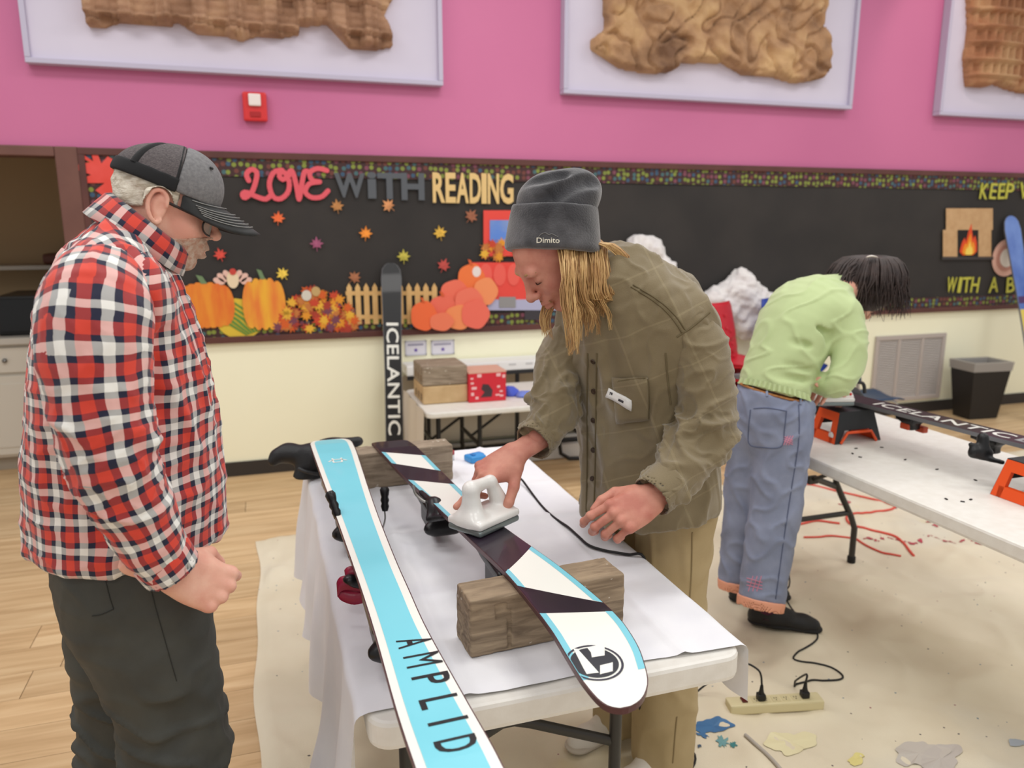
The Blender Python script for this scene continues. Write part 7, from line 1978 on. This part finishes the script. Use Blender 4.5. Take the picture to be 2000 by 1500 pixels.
# shirt collar
P = catmull([W(1232, 520, 1.93), W(1242, 550, 1.9), W(1236, 572, 1.87), W(1222, 600, 1.85)], 10); mb = MB(); mb.smooth = True; vs = []
for p in P: vs += [p+UPV*.026+TC*.004, p+TC*.014, p-UPV*.018+TC*.012]
mb.add(vs, [(3*i+j, 3*i+j+1, 3*i+j+4, 3*i+j+3) for i in range(9) for j in range(2)]); o = mb.build('collar', M_olive, man2); sd_ = o.modifiers.new('thickness', 'SOLIDIFY'); sd_.thickness = .003

# ================================================================== woman in green, bent over the far table
wom = empty('person', (1.78, 2.4, 0), label='person in a pale green top and blue work trousers bending over a table', cat='person')
F3 = np.array([.95, .12, 0]); F3 /= np.linalg.norm(F3); L3 = np.array([-F3[1], F3[0], 0])
M_green = mat('green_knit', (188, 204, 150), .8, (180, 196, 142), 10, .15, 600, sheen=.25)
M_blue = mat('slate_canvas', (140, 148, 172), .8, (126, 134, 158), 14, .2, 420)
sp3 = [(1510, 775, 2.8, .115, .14), (1517, 740, 2.8, .11, .135), (1535, 690, 2.81, .115, .145), (1560, 635, 2.83, .12, .165), (1592, 595, 2.85, .105, .165), (1622, 580, 2.87, .075, .11)]
spine3 = [W(a, b, c) for a, b, c, _, _ in sp3]
armR = [W(1648, 622, 2.74), W(1660, 660, 2.72), W(1655, 712, 2.70), W(1638, 748, 2.69), W(1615, 752, 2.73), W(1600, 750, 2.78)]; aR = [.062, .058, .054, .05, .042, .036]
armL = [W(1600, 600, 2.98), W(1640, 660, 3.02), W(1650, 720, 3.04), W(1635, 750, 3.0)]; aL = [.06, .055, .048, .036]
f = Field(*bounds(spine3+armR+armL, .19), .006)
f.tube(spine3, [d for *_, d, _ in sp3], [e for *_, e in sp3], L3, .01, 20, ends=.6)
f.tube(armR, aR, aR, TC, .022, 16); f.tube(armL, aL, aL, TC, .03, 10)
f.cone(W(1640, 612, 2.77), W(1600, 592, 2.83), .06, .07, .04); f.cone(W(1600, 592, 2.86), W(1656, 562, 2.88), .078, .066, .04)
f.cut(W(1440, 748, 2.75), np.cross(W(1582, 778, 2.7)-W(1440, 748, 2.75), -TC)*(1 if np.cross(W(1582, 778, 2.7)-W(1440, 748, 2.75), -TC)[2] < 0 else -1), .004)
grooves(f, [([(1622, 650, 2.69), (1620, 690, 2.68), (1610, 740, 2.69)], .008), ([(1595, 640, 2.69), (1615, 655, 2.69), (1620, 670, 2.69)], .006), ([(1490, 715, 2.68), (1530, 735, 2.67), (1580, 745, 2.68)], .007), ([(1500, 690, 2.68), (1540, 712, 2.67), (1585, 722, 2.68)], .006), ([(1535, 660, 2.68), (1560, 670, 2.68), (1580, 676, 2.68)], .005)], .0, .018)
top3 = smooth_mesh('top', f, M_green, wom, lambda V: .002*waves(V, 151, 30, 7)+.005*creases(V, 153, 30, (1, 1, 1.6), .16), 2)
# wavy lettuce hem
ht3 = hitter(top3)
hp_ = []
for i in range(70):
    t = i/69; px, py = 1447+(1579-1447)*t, 742+(775-742)*t-4*math.sin(t*3.1); p, n = ht3(px, py-3, .002)
    if p is not None: hp_.append((p, n))
mb = MB(); mb.smooth = True; vs = []
for i, (p, n) in enumerate(hp_):
    wv_ = .005*math.sin(i*1.3); vs += [p+UPV*.004, p-UPV*.012+n*(.004+wv_), p-UPV*.02+n*(.006+1.6*wv_)]
mb.add(vs, [(3*i+j, 3*i+j+1, 3*i+j+4, 3*i+j+3) for i in range(len(hp_)-1) for j in range(2)]); mb.build('frilled_hem', M_green, wom)
# trousers: near leg (right) and far leg
lgR3 = [(1524, 800, 2.77, .108), (1526, 870, 2.78, .1), (1518, 960, 2.79, .092), (1505, 1050, 2.79, .086), (1491, 1140, 2.79, .08), (1487, 1168, 2.785, .08)]
lgL3 = [(1488, 800, 2.88, .108), (1474, 870, 2.9, .1), (1464, 960, 2.93, .09), (1453, 1050, 2.96, .084), (1446, 1110, 2.97, .08), (1445, 1132, 2.97, .078)]
PP = [W(a, b, c) for a, b, c, _ in lgR3+lgL3]
f = Field(*bounds(PP+[W(1510, 740, 2.8)], .16), .0065)
f.tube([W(1512, 757, 2.8), W(1508, 790, 2.81), W(1508, 840, 2.83)], [.112, .124, .122], [.132, .152, .155], L3, .02, 8)
for LG in (lgR3, lgL3): f.tube([W(a, b, c) for a, b, c, _ in LG], [d for *_, d in LG], [d for *_, d in LG], L3, .025, 16, ends=.35)
ba, bb = W(1442, 752, 2.76), W(1584, 784, 2.72); bn = np.cross(bb-ba, TC); bn = bn if bn[2] > 0 else -bn; f.cut((ba+bb)/2, bn, .004)
for LG in (lgR3, lgL3):
    pass
f.cut(W(1487, 1180, 2.78), np.array([0, 0, -1]), .004) if False else None
grooves(f, [([(1560, 900, 2.66), (1552, 960, 2.67), (1540, 1040, 2.68)], .007), ([(1500, 1010, 2.69), (1530, 1030, 2.68), (1545, 1025, 2.69)], .006)], .0, .02)
tr3 = smooth_mesh('trousers', f, M_blue, wom, lambda V: .003*waves(V, 161, 30, 7, (1, 1, .8))+.005*creases(V, 163, 34), 2)
ht4 = hitter(tr3)
M_bseam = mat('slate_seam', (92, 100, 126), .85); M_pnk = mat('pink_stitch', (206, 138, 160), .8)
for pts in ([(1472, 798), (1500, 797), (1536, 803)], [(1466, 800), (1462, 840), (1464, 868), (1490, 874), (1526, 872), (1532, 840), (1536, 803)], [(1560, 790), (1560, 860), (1545, 960), (1530, 1060), (1515, 1170)]): seam('pocket_seam', ht4, pts, .0022, M_bseam, wom, 30)
for cx_, cy_, r_ in ((1474, 1140, 15), (1539, 860, 9)):
    for k in (-.45, 0, .45):
        seam('stitching', ht4, [(cx_-r_, cy_+k*r_-4), (cx_+r_, cy_+k*r_+4)], .0018, M_pnk, wom, 6); seam('stitching', ht4, [(cx_+k*r_*1.2-4, cy_+r_), (cx_+k*r_*1.2+5, cy_-r_)], .0018, M_pnk, wom, 6)
M_peach = mat('peach_cuff', (226, 160, 132), .8)
for LG in (lgR3, lgL3):
    a = W(*LG[-2][:3]); b_ = W(*LG[-1][:3]); d = (b_-a)/np.linalg.norm(b_-a); cuff('turn_up', b_+d*.0, b_+d*.038, LG[-1][3]*1.07, wom, M_peach, False)
# belt
bl = []
for i in range(40):
    a = 2*math.pi*i/40; c = W(1513, 763, 2.8); bl.append((c, a))
f = Field(*bounds([W(1513, 763, 2.8)], .2), .005)
c0_, c1_ = W(1511, 750, 2.8), W(1514, 775, 2.8); f.tube([c0_-(c1_-c0_)*.2, c0_, c1_, c1_+(c1_-c0_)*.2], [.12]*4, [.143]*4, L3, .003, 6, ends=.3)
f.cut((ba+bb)/2+bn*.016, bn, .002); f.cut((ba+bb)/2-bn*.018, -bn, .002)
belt = smooth_mesh('belt', f, mat('belt_tan', (168, 112, 58), .5, (150, 96, 48), 30), wom, None, 1)
hbl = hitter(belt, tr3)
for px, py in ((1497, 760), (1562, 776)): seam('belt_loop', hbl, [(px, py-10), (px+1, py), (px+1, py+14)], .005, M_blue, wom, 8, .001)
# shoes and socks
hr, tr_ = WZ(1459, 1228, .0), WZ(1585, 1248, .0); M_bsh = mat('shoe_black', (32, 31, 31), .55); M_sol = mat('sole_black', (26, 25, 25), .7)
shoe(wom, hr[:2]+np.array([.02, .02]), tr_[:2]-hr[:2], M_bsh, M_sol, .285, .018)
hl = WZ(1428, 1182, .0); tl = WZ(1532, 1180, 0); shoe(wom, hl[:2]+np.array([.0, .01]), tl[:2]-hl[:2], M_bsh, M_sol, .27, .018)
mb = MB(); dS = tr_-hr; dS /= np.linalg.norm(dS); sk = hr+dS*.075+np.array([.01, .02, 0])
MB().tube([sk+UPV*.06, sk+UPV*.1, W(1486, 1160, 2.78)], [.04, .038, .04], 14).build('sock', mat('sock_plum', (78, 30, 56), .85), wom)
dS2 = tl-hl; dS2 /= np.linalg.norm(dS2); sk2 = hl+dS2*.07
MB().tube([sk2+UPV*.06, sk2+UPV*.11, W(1443, 1126, 2.97)], [.04, .038, .04], 14).build('sock', mat('sock_plum', (78, 30, 56), .85), wom)
# head and hair
h3 = RT*.72+(-TC)*.45; h3 /= np.linalg.norm(h3); PT = math.radians(62); fh3 = h3*math.cos(PT)-UPV*math.sin(PT); R3 = frame(fh3, UPV*.6+h3*.6); o3_ = W(1688, 562, 2.9)
head3 = xform(Vn, Qn, R3, o3_, .97)
f = Field(*bounds(spine3+PP+armR+armL, .16), .012)
f.tube(spine3, [d*.68 for *_, d, _ in sp3], [e*.68 for *_, e in sp3], L3, .01, 14, ends=.6)
f.tube([W(1512, 757, 2.8), W(1508, 790, 2.81), W(1508, 840, 2.83)], [.08, .085, .08], [.1, .11, .11], L3, .02, 8)
for LG in (lgR3, lgL3): f.tube([W(a, b, c) for a, b, c, _ in LG], [d*.6 for *_, d in LG], [d*.6 for *_, d in LG], L3, .025, 12)
f.tube(armR, [r*.62 for r in aR], [r*.62 for r in aR], TC, .02, 10); f.tube(armL, [r*.62 for r in aL], [r*.62 for r in aL], TC, .02, 8)
f.cone(o3_+R3@np.array([-.05, 0, -.09]), W(1618, 588, 2.87), .052, .06, .03)
Vb, Qb = f.net(); Vb = relax(Vb, Qb, 2)
hx = RT*.35-UPV*.25-TC*.9; HW = frame(hx, UPV*.8+RT*.3); hR3 = xform(hvL, hqL, HW, W(1602, 750, 2.785), .95)
hx = -RT*.5-UPV*.3+TC*.6; HW = frame(-UPV*.5+RT*.4-TC*.6, UPV*.6+TC*.5)*np.array([1, -1, 1]); hL3 = xform(hvL, hqL, HW, W(1640, 748, 3.02), .9)
body3 = joined('body', [head3, (Vb, Qb), hR3, hL3], M_skin3, wom)
M_dk = mat('dark_hair', (66, 52, 48), .5, (46, 36, 34), 40, .5, 220)
f = Field(W(1688, 556, 2.9)-.2, W(1688, 556, 2.9)+.2, .005)
f.ell(W(1690, 550, 2.9), (.118, .112, .095), k=.02); f.cone(W(1640, 560, 2.9), W(1618, 578, 2.9), .05, .03, .03); f.ell(W(1690, 572, 2.88), (.098, .095, .07), k=.03)
smooth_mesh('hair', f, M_dk, wom, lambda V: .005*waves(V, 171, 50, 7)+.003*waves(V, 172, 130, 6, (1, 1, .4)), 2)
mb = MB(); rh = random.Random(12); crn = W(1702, 500, 2.9)
for i in range(620):
    a = rh.uniform(0, 2*math.pi); ex_, ez_ = math.cos(a), math.sin(a)
    dr = RT*ex_*.13+TC*ez_*.124
    c = W(1690, 552, 2.9); top_ = crn+dr*.14; mid = c+dr*(.98+.08*rh.random())+UPV*.025+RT*rh.uniform(-.012, .012); lf = max(0, -ex_)
    low = c+dr*(.95+.25*rh.random())-UPV*(.055+.075*rh.random())+RT*rh.uniform(-.03, .02)-RT*lf*.05*rh.random()+TC*rh.uniform(-.02, .02)
    tuft(mb, [top_, (top_+mid)/2+UPV*.026+dr*.16, mid, (mid+low)/2+RT*rh.uniform(-.012, .012), low], rh.uniform(.0018, .0045), .0005, 10, 4)
for i in range(60):
    u = rh.random(); p = W(1640-rh.random()*20, 545+30*u, 2.86); tuft(mb, [p, p-RT*.03+UPV*rh.uniform(-.01, .02), p-RT*(.05+.03*rh.random())-UPV*rh.uniform(.0, .05)], .0025, .0004, 7, 4)
for i in range(110):
    u = rh.random(); p = W(1668+10*rh.random(), 512+26*u, 2.8+.03*rh.random()); q_ = W(1634+26*rh.random(), 560+36*rh.random(), 2.775+.03*rh.random())
    tuft(mb, [p, (p+q_)/2+UPV*.018-RT*.01, q_], rh.uniform(.002, .004), .0005, 8, 4)
mb.build('hair_strands', M_dk, wom)
MB().tube(catmull([W(1692, 503, 2.80), W(1702, 500, 2.79), W(1714, 503, 2.80)], 8), [.003, .006, .008, .009, .009, .008, .006, .003], 8, flat=(UPV, .4)).build('parting_glint', mat('glint_white', (222, 214, 204), .3), wom)  # white strip standing in for the glint on the hair parting
